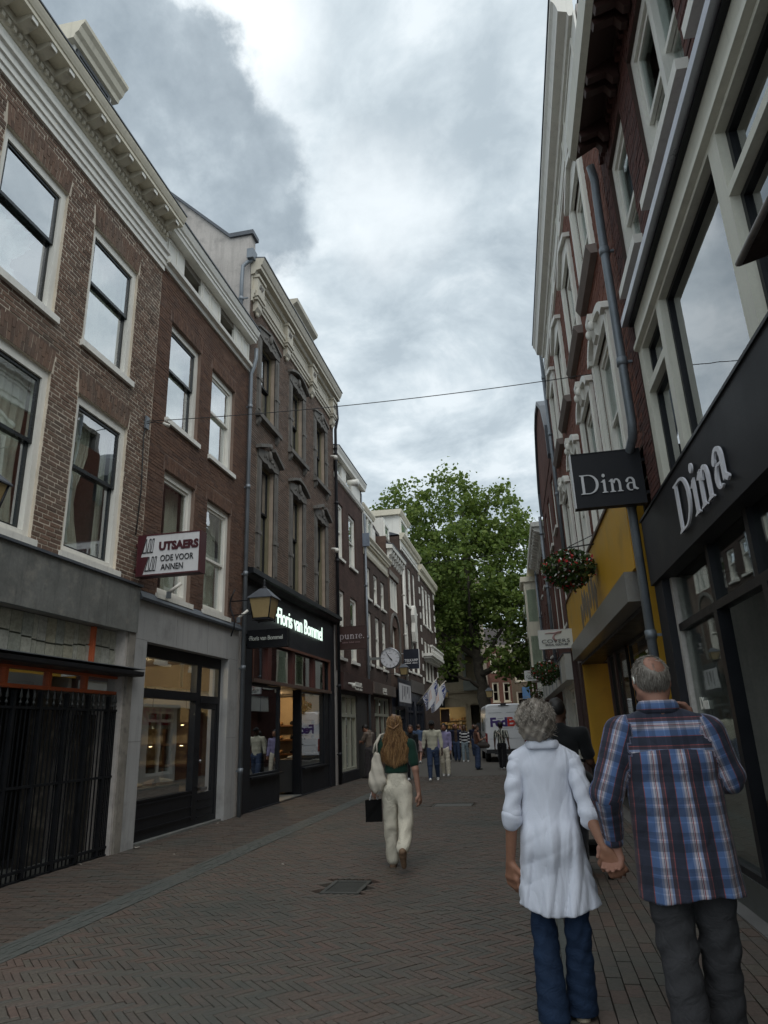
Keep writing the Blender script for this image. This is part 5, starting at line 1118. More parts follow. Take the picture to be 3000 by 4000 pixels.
def mstroke(x, z, s, q):
    m = MB()
    for k, sk in enumerate((0, .30, .52)):
        o = x+s*sk; P = [(o-.02*s*(2-k)*q, z), (o+.17*s, z), (o+.17*s+.02, z+s*.95), (o+.05*s+(.16*s if k == 0 else .02), z+s*.95)]
        if k == 0: P = [(o-.05*s, z), (o+.24*s, z), (o+.24*s, z+s*.95), (o+.20*s, z+s*.95)]
        P2 = [(sum(p[0] for p in P)/4+(p[0]-sum(q_[0] for q_ in P)/4)*.72, sum(p[1] for p in P)/4+(p[1]-sum(q_[1] for q_ in P)/4)*.86) for p in P]
        for i in range(4): j = (i+1) % 4; m.prism([P[i], P[j], P2[j], P2[i]], 'xz', d-.004-.0005*i, d+.01)
    return m
mstroke(-hw+.10, .36, .24, 1).obj('monogram', M_ink, t); mstroke(-hw+.16, .07, .24, 1).obj('monogram', M_ink, t)
letter(t, fit(text_geo('UTSAERS', .175, .003, .010), .66), -hw+.37, .395, d-.002, M_ink_red)
letter(t, fit(text_geo('ODE VOOR', .135, .003, .001), .55), -hw+.405, .215, d-.002, M_ink); letter(t, fit(text_geo('ANNEN', .135, .003, .001), .37), -hw+.42, .075, d-.002, M_ink)
t, hw, h, d = board('hanging_sign', 'black box sign with small white lettering below the lantern', 'sign', 13.95, -5.80, -4.90, 3.30, 3.68, .16, M_black, M_black, .015, -5.86)
letter(t, fit(text_geo('Floris van Bommel', .13, .003, .0012, 1, 0, .93), .74), -hw+.06, .16, d-.003, pm('sign_pale', (.62,.66,.62), .5, .05)); m = MB(); m.box(-hw+.04, -hw+.12, d-.006, d, .198, .21); m.obj('lettering_bar', MATS['sign_pale'], t)
t, hw, h, d = board('hanging_sign', 'brown square sign reading punte. over the brown shop', 'sign', 21.6, -5.90, -4.94, 4.05, 4.79, .14, M_bordeaux, M_bordeaux, .015, -5.87)
M_blush = pm('blush_white', (.50,.44,.46), .5, .05)
letter(t, fit(serif_geo('punte.', .3, .006), .82), -hw+.07, .33, d-.004, M_blush); letter(t, blur_line(.6, .05, 3), -hw+.16, .20, d-.002, pm('dim_ink', (.18,.11,.11), .6, .1))
t, hw, h, d = board('hanging_sign', 'black square sign reading TELKAMP with white edge beside the clock', 'sign', 33.0, -5.74, -4.98, 4.30, 5.22, .16, M_navy, M_signwhite, .02, -5.86)
m = MB(); m.box(-hw, hw-.03, d-.004, d+.02, 0, h); m.obj('black_face', M_navy, t); letter(t, fit(text_geo('TELKAMP', .17, .004, .004), .66), -hw+.04, .34, d-.008, M_signwhite); letter(t, blur_line(.62, .055, 2), -hw+.05, .24, d-.008, M_signwhite)
t, hw, h, d = board('hanging_sign', 'black square hanging sign reading Dina in white serif letters', 'sign', 7.9, .735, 1.53, 3.90, 4.575, .12, M_anthr, M_anthr, .012, 1.62)
letter(t, fit(serif_geo('Dina', .33, .004), .64), -hw+.08, .16, d-.004, M_signwhite)
m = MB(); m.box(-hw-.004, -hw+.012, d-.002, -d+.002, 0, h); m.obj('pale_edge', M_signwhite, t)
M_coverbg = pm('sign_pale_green', (.64,.66,.62), .5, .04); M_pink = pm('ribbon_pink', (.42,.26,.26), .6, .1)
def covers(Y, x0, x1, z0, z1, label):
    t, hw, h, d = board('hanging_sign', label, 'sign', Y, x0, x1, z0, z1, .12, M_coverbg, M_signwhite, .015, x1+.1)
    m = MB(); P = [(-.22,.38),(-.12,.40),(-.02,.385),(.08,.41),(.17,.42),(.13,.385),(.04,.37),(-.02,.33),(-.04,.27),(0,.22),(.05,.19)]
    k = hw/.43; m.tube([(x*k*1.1-.02, d-.004, z*h/.48) for x, z in P], [.008,.012,.018,.016,.012,.010,.012,.022,.03,.026,.01], 6); m.obj('ribbon', M_pink, t)
    letter(t, fit(text_geo('COVERS', .13, .003, -.001), hw*1.62), -hw*.82, h*.30, d-.006, M_ink); letter(t, fit(text_geo('BRIDAL COUTURE', .06, .003, .001), hw*1.3), -hw*.62, h*.16, d-.004, M_ink)
covers(18.0, .365, 1.215, 3.345, 3.825, 'pale sign with pink ribbon reading COVERS BRIDAL COUTURE, nearer and fully visible')
covers(30.0, -.12, .60, 3.30, 3.72, 'second pale bridal sign, half hidden behind the far flower basket')
M_amber = pm('amber_lamp_glass', (.36, .27, .13), .35, .15, 4, 40, streak=.15)
def lantern(label, x, y, z, wx, s=1.0, group='street lanterns on wall brackets', post=False):
    t = thing('wall_lantern' if not post else 'street_lantern', label, 'lantern', (x, y, z), 0, group)
    b, tp, hh = .165*s, .235*s, .42*s
    for k in range(4):
        a = k*PI/2; ca, sa = math.cos(a), math.sin(a); r = lambda p: (p[0]*ca-p[1]*sa, p[0]*sa+p[1]*ca, p[2])
        m = MB(); m.add([r(p) for p in [(-b*.92,-b,0.02),(b*.92,-b,.02),(tp*.94,-tp,hh),(-tp*.94,-tp,hh)]], [(0,1,2,3)]); m.obj('glass', M_amber, t)
        m = MB(); m.tube([r((-b,-b,0)), r((-tp,-tp,hh))], .014*s, 6); m.obj('corner_bar', M_black, t)
    m = MB(); m.box(-b-.01, b+.01, -b-.01, b+.01, -.02*s, .02*s); m.obj('base', M_black, t)
    m = MB(); T = tp*1.12; q = .07*s; m.add([(-T,-T,hh),(T,-T,hh),(T,T,hh),(-T,T,hh),(-q,-q,hh+.20*s),(q,-q,hh+.20*s),(q,q,hh+.20*s),(-q,q,hh+.20*s)], [(0,1,5,4),(1,2,6,5),(2,3,7,6),(3,0,4,7),(4,5,6,7),(0,3,2,1)]); m.box(-T, T, -T, T, hh-.015*s, hh); rf = m.obj('roof', M_lead, t)
    m = MB(); m.lathe([(.07*s,0),(.05*s,.03*s),(.03*s,.06*s),(.045*s,.09*s),(.02*s,.12*s),(.03*s,.15*s),(.004,.21*s)], (0, 0, hh+.20*s), 8); m.obj('finial', M_black, t)
    for k in range(4): m = MB(); m.ell((b*(1 if k % 2 else -1), b*(1 if k > 1 else -1), -.03*s), .018*s, 6, 4); m.obj('foot_knob', M_black, t)
    m = MB()
    if post: m.tube([(0,0,-z),(0,0,-z+.6),(0,0,-z+.62),(0,0,-.02)], [.07,.06,.045,.03], 8); m.obj('post', M_black, t)
    else:
        dx = wx-x; m.tube([(dx,0,hh*.98),(0,0,hh*.98)], .013*s, 6); m.tube([(dx,0,hh*.30),(-tp if dx < 0 else tp,0,hh*.30)], .011*s, 6)
        m.tube([(dx+.02,0,-.30*s)]+[(dx+.03+.06*s*math.sin(k), 0, -.25*s+.13*s*k) for k in range(8)], .016*s, 6); m.obj('bracket', M_black, t)
    return t
lantern('black lantern with amber glass hanging in front of the black fascia', -5.09, 13.0, 3.75, -5.80)
lantern('amber lantern cut off by the left edge of the picture', -5.12, 5.30, 3.58, -5.85)
lantern('smaller amber lantern between the round clock and the black square sign', -5.05, 29, 3.72, -5.85, .75)
lantern('dark lantern hanging under the tree at the corner building', -5.95, 51.5, 3.7, -6.8, .9)
lantern('pale lantern on a post to the right of the tree trunk', -2.75, 50.5, 3.5, 0, 1.1, None, True)
# clock
ck = thing('street_clock', 'round white double faced clock on a wall bracket', 'clock', (-5.0, 25.8, 4.13))
M_clock = pm('clock_white', (.70,.71,.75), .4, .04); Rk = .385
def disc(m, r, y0, y1, n=40, x=0, z=0): return m.prism([(x+r*math.cos(2*PI*k/n), z+r*math.sin(2*PI*k/n)) for k in range(n)], 'xz', y0, y1)
m = MB(); disc(m, Rk*.95, -.075, .075); m.obj('face', M_clock, ck)
m = MB(); N = 40
for k in range(N):
    a0_, a1_ = 2*PI*k/N, 2*PI*(k+1)/N
    m.add([(r*math.cos(a), y, r*math.sin(a)) for a in (a0_, a1_) for r, y in ((Rk*.93,-.10),(Rk,-.09),(Rk,.09),(Rk*.93,.10))], [(0,4,5,1),(1,5,6,2),(2,6,7,3)], True)
m.obj('rim', pm('rim_grey', (.28,.29,.31), .3, .1, metal=.5), ck)
for k in range(12):
    a = PI/2-2*PI*k/12; m = MB(); m.tube([(Rk*.80*math.cos(a),-.078,Rk*.80*math.sin(a)),(Rk*.92*math.cos(a),-.078,Rk*.92*math.sin(a))], .006, 4); m.obj('tick', M_ink, ck)
    letter(ck, text_geo(str(60 if k == 0 else k*5), .055, .001, 0, 1, 0, 1, 'CENTER'), Rk*.68*math.cos(a), Rk*.68*math.sin(a)-.02, -.077, M_ink, 'numeral')
m = MB(); a = R(122); m.prism([(-.012*math.sin(a)+Rk*.80*math.cos(a)*1, .012*math.cos(a)+Rk*.80*math.sin(a)), (-.05*math.cos(a)-.018*math.sin(a), -.05*math.sin(a)+.018*math.cos(a)), (-.10*math.cos(a), -.10*math.sin(a)), (-.05*math.cos(a)+.018*math.sin(a), -.05*math.sin(a)-.018*math.cos(a))], 'xz', -.092, -.084); m.obj('hand', M_ink, ck)
m = MB(); m.prism([(.02,.0),(.055,-.10),(.09,-.12),(.075,-.05)], 'xz', -.098, -.093); m.obj('hand', M_ink, ck)
m = MB(); m.box(-.09, .09, -.079, -.077, .165, .172); m.obj('maker_line', M_ink, ck)
m = MB(); m.box(-.84, -Rk+.01, -.03, .03, -.03, .06); m.box(-.84, -.78, -.05, .05, -.42, .12); m.obj('bracket', pm('bracket_grey', (.2,.21,.2), .5, .1), ck)
# poster in a dark frame on the navy front
ps = thing('poster', 'white framed poster with grey abstract shapes above the navy shopfront', 'poster', (-5.82, 32.3, 2.55), PI/2)
m = MB(-1); m.box(-1.65, 1.65, .16, .20, 0, 1.22); m.obj('frame', M_navy, ps); m = MB(-1); m.box(-1.55, 1.55, .20, .206, .18, 1.0); m.obj('sheet', M_signwhite, ps)
m = MB(-1)
for x0, w_, z0 in ((-.9,.16,.25),(-.45,.22,.4),(.0,.14,.3),(.4,.25,.55),(.9,.15,.35)): m.prism([(x0,z0),(x0+w_,z0+.1),(x0+w_*1.3,.9),(x0+.05,.94)], 'xz', .206, .21)
m.obj('print', pm('print_grey', (.12,.12,.14), .6, .3, 5), ps)
# cameras, spot lamps
def dome(label, x, y, z, grp='security cameras'):
    t = thing('security_camera', label, 'camera', (x, y, z), 0, grp); m = MB(); m.tube([(-.10,0,.02),(.06,0,.0)], .035, 8); m.obj('arm', M_white, t); m = MB(); m.ell((.08,0,-.05), (.075,.075,.08), 10, 8); m.obj('dome', M_white, t)
dome('small white camera high beside the uppermost right stone window', -5.74, 20.75, 10.45); dome('small white camera beside the lower right stone window', -5.74, 20.75, 7.2)
dome('white dome camera on the brown shop fascia', -5.58, 22.0, 3.0)
t = thing('wall_spotlight', 'small dark spotlight with white end on the corner of the brown brick house', 'spotlight', (-5.83, 9.42, 6.55)); m = MB(); m.box(0, .03, -.05, .05, -.10, .12); m.obj('plate', M_zinc, t); m = MB(); m.tube([(.03,0,0),(.15,.02,.02),(.28,.10,0)], .008, 6); m.obj('arm', M_wire, t); m = MB(); m.tube([(.26,.08,.01),(.34,.16,-.02)], [.025,.035], 8); m.obj('head', M_white, t)
for i, (y, z, lb) in enumerate(((10.35, 3.86, 'white sign floodlight tube on the ledge at the left of the shoe shop'), (13.25, 3.86, 'white sign floodlight tube at the far end of the shoe shop ledge'))):
    t = thing('floodlight', lb, 'lamp', (-5.74, y, z), 0, 'floodlights on the shop ledge'); m = MB(); m.tube([(0,0,0),(.16,.1,.16)], .028, 8); m.obj('tube', M_white, t); m = MB(); m.box(-.03, .03, -.03, .03, -.10, .01); m.obj('base', M_zinc, t)
# cables over the street
def cable(label, p, q, sag, r=.008, extra=()):
    P, Q = Vector(p), Vector(q); m = MB(); pts = [tuple(P.lerp(Q, k/24)-Vector((0, 0, sag*4*(k/24)*(1-k/24)))) for k in range(25)]
    m.tube(pts, r, 5)
    for e in extra: m.tube(e, r, 5)
    o = m.obj('overhead_cable', M_wire); tag(o, label, 'cable', 'cables across the street')
cable('dark cable spanning the street just beyond the nearest houses', (-5.82, 9.40, 6.58), (1.47, 10.25, 6.85), .10, .007)
cable('thin pale cable crossing in front of the tree crown', (-5.8, 31, 8.95), (1.0, 31, 9.25), .12, .008)
cable('thin cable from the tree to the right-hand houses', (-3.4, 50, 7.6), (.75, 40.3, 6.6), .25, .010)
m = MB(); m.tube([(-5.82,9.40,6.5),(-5.82,9.36,6.3),(-5.825,9.42,5.4),(-5.82,9.36,4.6)], .010, 5); o = m.obj('wall_cable', M_wire); tag(o, 'dark cable hanging down the edge of the brown brick wall', 'cable')
# flags
M_flagb = None
def flagmat():
    m, t, b = newmat('delft_flag'); at = t.n('ShaderNodeAttribute', attribute_name='fuv'); s = t.n('ShaderNodeSeparateXYZ'); t.put(s.inputs[0], at.outputs['Vector']); u, v = s.outputs[0], s.outputs[1]
    n = t.n('ShaderNodeTexVoronoi', feature='DISTANCE_TO_EDGE'); t.put(n.inputs['Vector'], at.outputs['Vector']); n.inputs['Scale'].default_value = 9
    edge = t.math('MULTIPLY', t.math('LESS_THAN', n.outputs['Distance'], .09), t.math('MAXIMUM', t.math('LESS_THAN', u, .30), t.math('GREATER_THAN', u, .82)))
    c = t.mix(edge, (.62,.63,.66,1), (.03,.05,.22,1))
    st = t.math('LESS_THAN', t.math('ABSOLUTE', t.math('SUBTRACT', t.math('FRACT', t.math('MULTIPLY', u, 14)), .5)), .16)
    bx = t.math('MULTIPLY', t.math('MULTIPLY', t.math('GREATER_THAN', u, .45), t.math('LESS_THAN', u, .62)), t.math('MULTIPLY', t.math('GREATER_THAN', v, .2), t.math('LESS_THAN', v, .72)))
    c = t.mix(t.math('MULTIPLY', st, bx), c, (.55,.20,.05,1)); t.put(b.inputs['Base Color'], c); b.inputs['Roughness'].default_value = .9
    return m
M_flag = flagmat()
def flag(label, base, tip):
    t = thing('flag', label, 'flag', base, 0, 'flags on the left facade'); D_ = Vector(tip)-Vector(base)
    m = MB(); m.tube([(0,0,0), tuple(D_)], .018, 8); m.ell(tuple(D_), .03, 8, 6); m.obj('pole', M_cream, t)
    m = MB(); NU, NV = 20, 14; vs = []; fs = []; uv = []
    for i in range(NU+1):
        u = i/NU; p = D_*(.26+.72*u)
        for j in range(NV+1):
            v = j/NV; drop = .95*v*(.62+.38*math.sin(PI*min(1, u*.9+.1))); 
            vs.append((p.x+.16*v*(1-u)+.05*math.sin(5*u+3*v), p.y+.10*v*math.sin(8*u+2*v)-.05*v, p.z-drop)); uv.append((u, v, 0))
    for i in range(NU):
        for j in range(NV): b = i*(NV+1)+j; fs.append((b, b+1, b+NV+2, b+NV+1))
    m.add(vs, fs, True); o = m.obj('cloth', M_flag, t); at = o.data.attributes.new('fuv', 'FLOAT_VECTOR', 'POINT'); at.data.foreach_set('vector', np.array(uv, 'f').ravel())
flag('nearer white flag with blue floral border and orange stripes', (-5.85, 37, 2.80), (-4.66, 36.8, 4.08)); flag('farther white flag with blue floral border, just behind the first', (-5.85, 38.6, 2.75), (-4.42, 38.4, 4.0))

# ================================================================== FLOWER BASKETS
M_leaf = rndmat('basket_leaf', [(.030,.065,.016), (.045,.09,.022), (.06,.11,.03), (.02,.05,.015), (.10,.12,.03)], .6, .1, 30)
M_red = rndmat('red_petal', [(.42,.02,.025), (.50,.05,.05), (.35,.015,.03)], .6, .1, 30); M_wpet = rndmat('white_petal', [(.62,.62,.58), (.70,.68,.66)], .6, .1, 30)
def basket(label, c, r, n, wallx=None):
    t = thing('flower_basket', label, 'flower basket', c, 0, 'flower baskets along the right side')
    m = MB(); m.lathe([(r*.05,-r*.62),(r*.30,-r*.5),(r*.45,-r*.25),(r*.5,-.0),(r*.46,.02)], (0,0,0), 14); m.obj('bowl', M_wood, t)
    def cl(nm, mat, n, sz, rr, lo):
        m = MB()
        for _ in range(n):
            u = rng.normal(size=3); u /= np.linalg.norm(u); q = rr*(.72+.38*rng.random()**.7)
            p = np.array([u[0]*q*1.05, u[1]*q, u[2]*q*(.72 if u[2] > 0 else .80)]); 
            if p[2] < lo*r and rng.random() < .5: p[0] *= .6; p[1] *= .6; p[2] *= 1.25
            a = rng.normal(size=3); a /= np.linalg.norm(a); b = np.cross(a, rng.normal(size=3)); b /= np.linalg.norm(b); s = sz*(.6+.8*rng.random())
            m.add([tuple(p-a*s), tuple(p-b*s*.55), tuple(p+a*s), tuple(p+b*s*.55)], [(0,1,2,3)])
        m.obj(nm, mat, t, 'stuff')
    cl('foliage', M_leaf, n, .045*r/.38, r, -.3); cl('red_flowers', M_red, n//9, .036*r/.38, r*1.06, -.2); cl('white_flowers', M_wpet, n//7, .03*r/.38, r*1.06, -.3)
    if wallx: m = MB(); m.tube([(wallx-c[0],0,r*1.0),(0,0,r*.9)], .012, 6); m.tube([(0,0,r*.9),(0,0,r*.1)], .008, 5); m.tube([(wallx-c[0],0,r*1.0),(wallx-c[0],0,r*1.6)], .014, 6); m.tube([(wallx-c[0],0,r*1.5),(r*.1,0,r*.95)], .008, 5); m.obj('bracket', M_wire, t)
basket('big red and white flower basket hanging over the yellow fascia', (.88, 12, 4.10), .40, 1500, 1.46); basket('flower basket at the edge of the pale canopy under the bridal sign', (.55, 21, 3.0), .38, 1200, .95); basket('small far flower basket low on the right side', (.42, 38, 3.0), .34, 500, .8); basket('small hanging planter by the post lantern right of the trunk', (-2.75, 50, 2.6), .40, 400)

# ================================================================== DELIVERY VAN
van = thing('delivery_van', 'white delivery van seen from behind with purple and orange lettering', 'van', (-1.20, 32.6, 0), R(6.5))
M_van = pm('van_white', (.68, .70, .72), .3, .05, 1, 40, spec=.5); M_rub = pm('tyre_rubber', (.012,.012,.012), .8, .2, 20); M_plas = pm('dark_plastic', (.02,.021,.023), .5, .15)
def section(w, zt, r=.18, zb=.42, tum=.08):
    P = [(-w, zb), (-w, 1.15)]
    for k in range(5): a = PI-PI/2*k/4; P.append((-w+tum+r+r*math.cos(a), zt-r+r*math.sin(a)))
    for k in range(5): a = PI/2-PI/2*k/4; P.append((w-tum-r+r*math.cos(a), zt-r+r*math.sin(a)))
    return P+[(w, 1.15), (w, zb)]
secs = [(0, .86, 2.46), (.06, .90, 2.50), (4.0, .92, 2.52), (4.5, .90, 2.40), (5.1, .86, 1.55), (5.8, .80, 1.1)]
m = MB(); n = 14
for y, w_, zt in secs: m.v += [(x, y, z) for x, z in section(w_, zt)]
for i in range(len(secs)-1):
    for k in range(n): m.f.append([i*n+k, i*n+(k+1) % n, (i+1)*n+(k+1) % n, (i+1)*n+k]); m.mi.append(0); m.sm.append(False)
m.f += [list(range(n))[::-1], list(range((len(secs)-1)*n, len(secs)*n))]; m.mi += [0, 0]; m.sm += [False, False]
m.obj('body', M_van, van)
for s in (-1, 1):
    m = MB(); x0, x1 = (-.80, -.012) if s < 0 else (.012, .80)
    m.add([(x0,-.012,.58),(x1,-.012,.58),(x1,-.012,2.30),(x0+(.06 if s<0 else 0),-.012,2.30)] if s < 0 else [(x0,-.012,.58),(x1,-.012,.58),(x1-.06,-.012,2.30),(x0,-.012,2.30)], [(0,1,2,3)])
    b = m.v[:]; m.v += [(p[0], .05, p[2]) for p in b]; m.f += [[0,1,5,4],[1,2,6,5],[2,3,7,6],[3,0,4,7]]; m.mi += [0]*4; m.sm += [False]*4
    dr = m.obj('rear_door', M_van, van)
    m = MB(); m.box(s*.06-.0 if s > 0 else -.30, .30 if s > 0 else -.06, -.022, -.012, 1.86, 1.875); m.box(min(s*.1,s*.7), max(s*.1,s*.7), -.020, -.012, 2.12, 2.13); m.box(min(s*.1,s*.72), max(s*.1,s*.72), -.020, -.012, 1.0, 1.01); m.obj('door_crease', M_zinc, dr)
    m = MB(); m.box(s*.78-.03, s*.78+.03, -.03, 0, 1.88, 1.93); m.box(s*.78-.03, s*.78+.03, -.03, 0, .9, .95); m.obj('hinge', M_van, dr)
    m = MB(); m.prism([(s*.82,.72),(s*.90,.72),(s*.895,1.28),(s*.80,1.24)], 'xz', -.03, .1); m.obj('tail_light', pm('tail_light_red', (.16,.008,.012), .25, .2, 8), van)
    for y in (.95, 4.75):
        wh = MB(); wh.tube([(s*.90,y,.34),(s*.68,y,.34)], .34, 20); w_ = wh.obj('wheel', M_rub, van); wh = MB(); wh.tube([(s*.905,y,.34),(s*.89,y,.34)], .20, 16); wh.obj('rim', M_zinc, w_)
    m = MB(); m.prism([(.6,1.35),(.7,1.95),(1.9,1.98),(1.9,1.35)], 'yz', s*.925-.006, s*.925+.006); m.obj('side_window', M_glass, van); m = MB(); m.box(s*1.0-.10, s*1.0+.10, 4.35, 4.5, 1.35, 1.75); m.obj('mirror', M_plas, van)
m = MB(); m.box(-.90, .90, -.10, .12, .40, .56); m.obj('bumper', M_plas, van); m = MB(); m.box(-.55, .55, -.16, -.05, .36, .44); m.obj('step', M_plas, van)
m = MB(); m.box(-.50, .02, -.125, -.11, .30, .42); m.obj('plate', M_signwhite, van); letter(van, fit(text_geo('V-64-LT', .10, .002, .003), .44), -.46, .325, -.13, M_ink, 'plate_lettering') if False else None
m = MB(); m.box(-.12, .12, -.05, .06, 2.43, 2.53); m.box(-.24, .24, -.03, .02, 2.42, 2.44); m.obj('brake_light', M_plas, van)
m = MB(); m.tube([(-.15,-.03,1.30),(-.15,-.01,1.30)], .035, 10); m.box(-.08, .14, -.035, -.01, 1.03, 1.07); m.obj('door_handle', M_plas, van)
M_purple = pm('lettering_purple', (.05,.025,.15), .4, .05); M_orred = pm('lettering_orange_red', (.55,.035,.02), .4, .05)
letter(van, fit(text_geo('Fed', .52, .004, .022, 1, 0, .85), .76), -.64, 1.54, -.016, M_purple, 'purple_lettering'); letter(van, fit(text_geo('Ex', .52, .004, .022, 1, 0, .85), .52), .125, 1.54, -.016, M_orred, 'orange_lettering')
m = MB(); m.box(-.3, .35, -.0135, -.0125, 1.44, 1.455); m.obj('small_lettering', M_zinc, van)

# ================================================================== PLANE TREE
def tree():
    t = thing('plane_tree', 'huge plane tree with a leaning trunk at the end of the street', 'tree', (-2.9, 53, 0))
    bark = pm('plane_bark', (.062, .052, .040), .9, .35, 2.2, 30, .8, dirt=((.13,.115,.085), 3.5, .6), bdist=.04)
    m = MB()
    def limb(pts, r0, r1, n=9):
        P = [Vector(p) for p in pts]; out = []
        for i in range(len(P)-1):
            for k in range(4): out.append(P[i].lerp(P[i+1], k/4)+Vector((rng.normal()*.05, rng.normal()*.05, 0)))
        out.append(P[-1]); m.tube([tuple(p) for p in out], [r0+(r1-r0)*(i/(len(out)-1))**.8 for i in range(len(out))], n)
    limb([(.25,0,-.1),(.0,0,1.0),(-.35,0,3.0),(-.62,0,5.6),(-.75,0,8),(-.9,.2,11),(-1.1,0,15),(-1.0,.2,19)], .66, .10, 14)
    L = [[(-.65,0,5.9),(.3,-.4,7.0),(1.5,-.8,8.6),(3.4,-1,11)], [(-.6,0,4.3),(-1.4,-.8,4.9),(-2.6,-1.4,5.3),(-4,-2,6.3)], [(-.7,0,7.4),(-2.4,-.3,10),(-4.6,-.5,13),(-6,0,16)], [(-.8,0,9),(1.0,.6,12),(2.6,.8,15)], [(-.9,.1,11),(-2.6,1,14),(-3.6,1.2,18)], [(-.7,0,7),(-.9,-2,9.5),(-.6,-4,12)], [(-.7,0,8),(-.9,2,11),(-1.2,4,14)], [(-.6,0,5.2),(1.0,-.9,5.9),(2.6,-1.6,6.2),(3.6,-2,5.8)], [(-1,0,14),(.4,.2,17),(1.2,0,19.4)], [(-.7,0,6.6),(-3.2,-1,8.4),(-5.6,-1.4,9.8)]]
    for i, l in enumerate(L): limb(l, .26 if i != 1 else .17, .05)
    m.obj('trunk', bark, t)
    # crown: clumps of leaves gathered round twig ends, thinning at the rim
    lobes = [((-6.2,0,17.6),(2.3,2.6,3.2)), ((-5.8,0,13),(2.9,3.0,3.4)), ((-1.8,0,17.6),(3.4,3.4,3.6)), ((1.6,0,17.2),(2.6,3,3.0)), ((-1.2,-1,13),(4.4,4.2,4.0)), ((2.8,0,13.2),(2.6,3,3.6)), ((-3.8,-.8,9.6),(3.2,3.2,2.6)), ((2.4,-.8,9.6),(3.0,3.2,2.6)), ((2.6,-1.6,6.4),(2.0,2.2,1.7)), ((-4.2,-1.8,6.6),(1.9,2,1.5)), ((-.2,1.5,10),(3.0,2.8,3.0)), ((-8.0,0,14.8),(1.5,2,2.2)), ((3.4,-1.2,7.4),(1.6,1.6,2.2)), ((-4.6,-2.2,4.6),(1.3,1.4,.9)), ((.6,-2.2,7.2),(1.0,1.2,.8)), ((1.6,-1.5,5.6),(1.5,1.4,.9)), ((3.0,-1.5,5.2),(1.2,1.3,1.3)), ((-2.6,-1.6,6.0),(1.3,1.3,1.0))]
    vol = np.array([a[0]*a[1]*a[2] for _, a in lobes])**.85; pr = vol/vol.sum(); tw = []
    for _ in range(1500):
        c, r = lobes[rng.choice(len(lobes), p=pr)]; u = rng.normal(size=3); u /= np.linalg.norm(u); q = (.25+.75*rng.random())**.5
        p = np.array(c)+u*np.array(r)*q*(.92+.28*rng.random()); tw.append(p)
    nl = 38000; tw = np.array(tw); idx = rng.integers(0, len(tw), nl); P = tw[idx]+rng.normal(size=(nl, 3))*np.array([.38,.38,.24])*(.6+.8*rng.random((len(tw), 1)))[idx]
    keep = ~((np.abs(P[:,0]-.55) < .95) & (np.abs(P[:,2]-7.9) < 1.0) & (rng.random(nl) < .85)); P = P[keep]; nl = len(P)
    A = rng.normal(size=(nl,3)); A[:,2] *= .6; A /= np.linalg.norm(A, axis=1, keepdims=True); Bv = np.cross(A, rng.normal(size=(nl,3))); Bv /= np.linalg.norm(Bv, axis=1, keepdims=True); Nn = np.cross(A, Bv)
    s = (.08+.13*rng.random((nl,1))**1.5); V = np.empty((nl,6,3)); V[:,0] = P-A*s; V[:,1] = P-Bv*s*.8-A*s*.2+Nn*s*.25; V[:,2] = P-Bv*s*.45+A*s*.6; V[:,3] = P+A*s; V[:,4] = P+Bv*s*.45+A*s*.6; V[:,5] = P+Bv*s*.8-A*s*.2+Nn*s*.25
    me = bpy.data.meshes.new('crown'); F = np.arange(nl*6).reshape(nl,6); F4 = np.concatenate([F[:,[0,1,2,3]], F[:,[0,3,4,5]]])
    me.from_pydata(V.reshape(-1,3).tolist(), [], F4.tolist())
    mt, tt, b = newmat('plane_leaf'); geo = tt.n('ShaderNodeNewGeometry'); n1 = tt.noise(geo.outputs['Position'], .55, 4, .6)
    r = tt.math('ADD', tt.math('MULTIPLY', geo.outputs['Random Per Island'], .5), tt.math('MULTIPLY', n1, .5))
    cc = tt.ramp(r, [(.2, (.06,.10,.026)), (.42, (.11,.165,.04)), (.62, (.17,.23,.055)), (.8, (.21,.26,.07))])
    tt.put(b.inputs['Base Color'], cc); b.inputs['Roughness'].default_value = .6; b.inputs['Specular IOR Level'].default_value = .3
    tl = tt.n('ShaderNodeBsdfTranslucent'); tt.put(tl.inputs[0], tt.mix(.5, cc, (.16,.24,.03,1))); mx = tt.n('ShaderNodeMixShader'); mx.inputs[0].default_value = .42; tt.put(mx.inputs[1], b.outputs[0]); tt.put(mx.inputs[2], tl.outputs[0]); tt.put(tt.out.inputs[0], mx.outputs[0])
    me.materials.append(mt); o = bpy.data.objects.new('crown', me); COL.objects.link(o); o.parent = t; o['kind'] = 'stuff'
tree()
p = r1.world(2.7, 0, 3.64); hd = thing('lamp_hood', 'rusty brown metal hood jutting in at the right edge in front of the ivory windows', 'lamp', (p.x, p.y, p.z), PI/2+RA)
M_rust = pm('rusty_metal', (.045,.028,.022), .7, .35, 6, 50, .3, dirt=((.16,.13,.11), 7, .5))
m = MB(); m.add([(-.5,.08,.10),(.44,.08,.10),(.44,.44,.0),(-.5,.44,.0),(-.5,.08,.16),(.44,.08,.16),(.44,.46,.04),(-.5,.46,.04)], [(0,3,2,1),(4,5,6,7),(0,1,5,4),(1,2,6,5),(2,3,7,6),(3,0,4,7)]); m.obj('hood', M_rust, hd)
m = MB(); m.tube([(-.5,.455,.015),(.445,.455,.015),(.445,.08,.12)], .018, 8); m.obj('rim', pm('worn_steel', (.28,.26,.25), .45, .3, 9, metal=.5), hd)
m = MB(); m.box(-.1, -.04, .0, .10, .08, .13); m.obj('bracket', M_rust, hd)

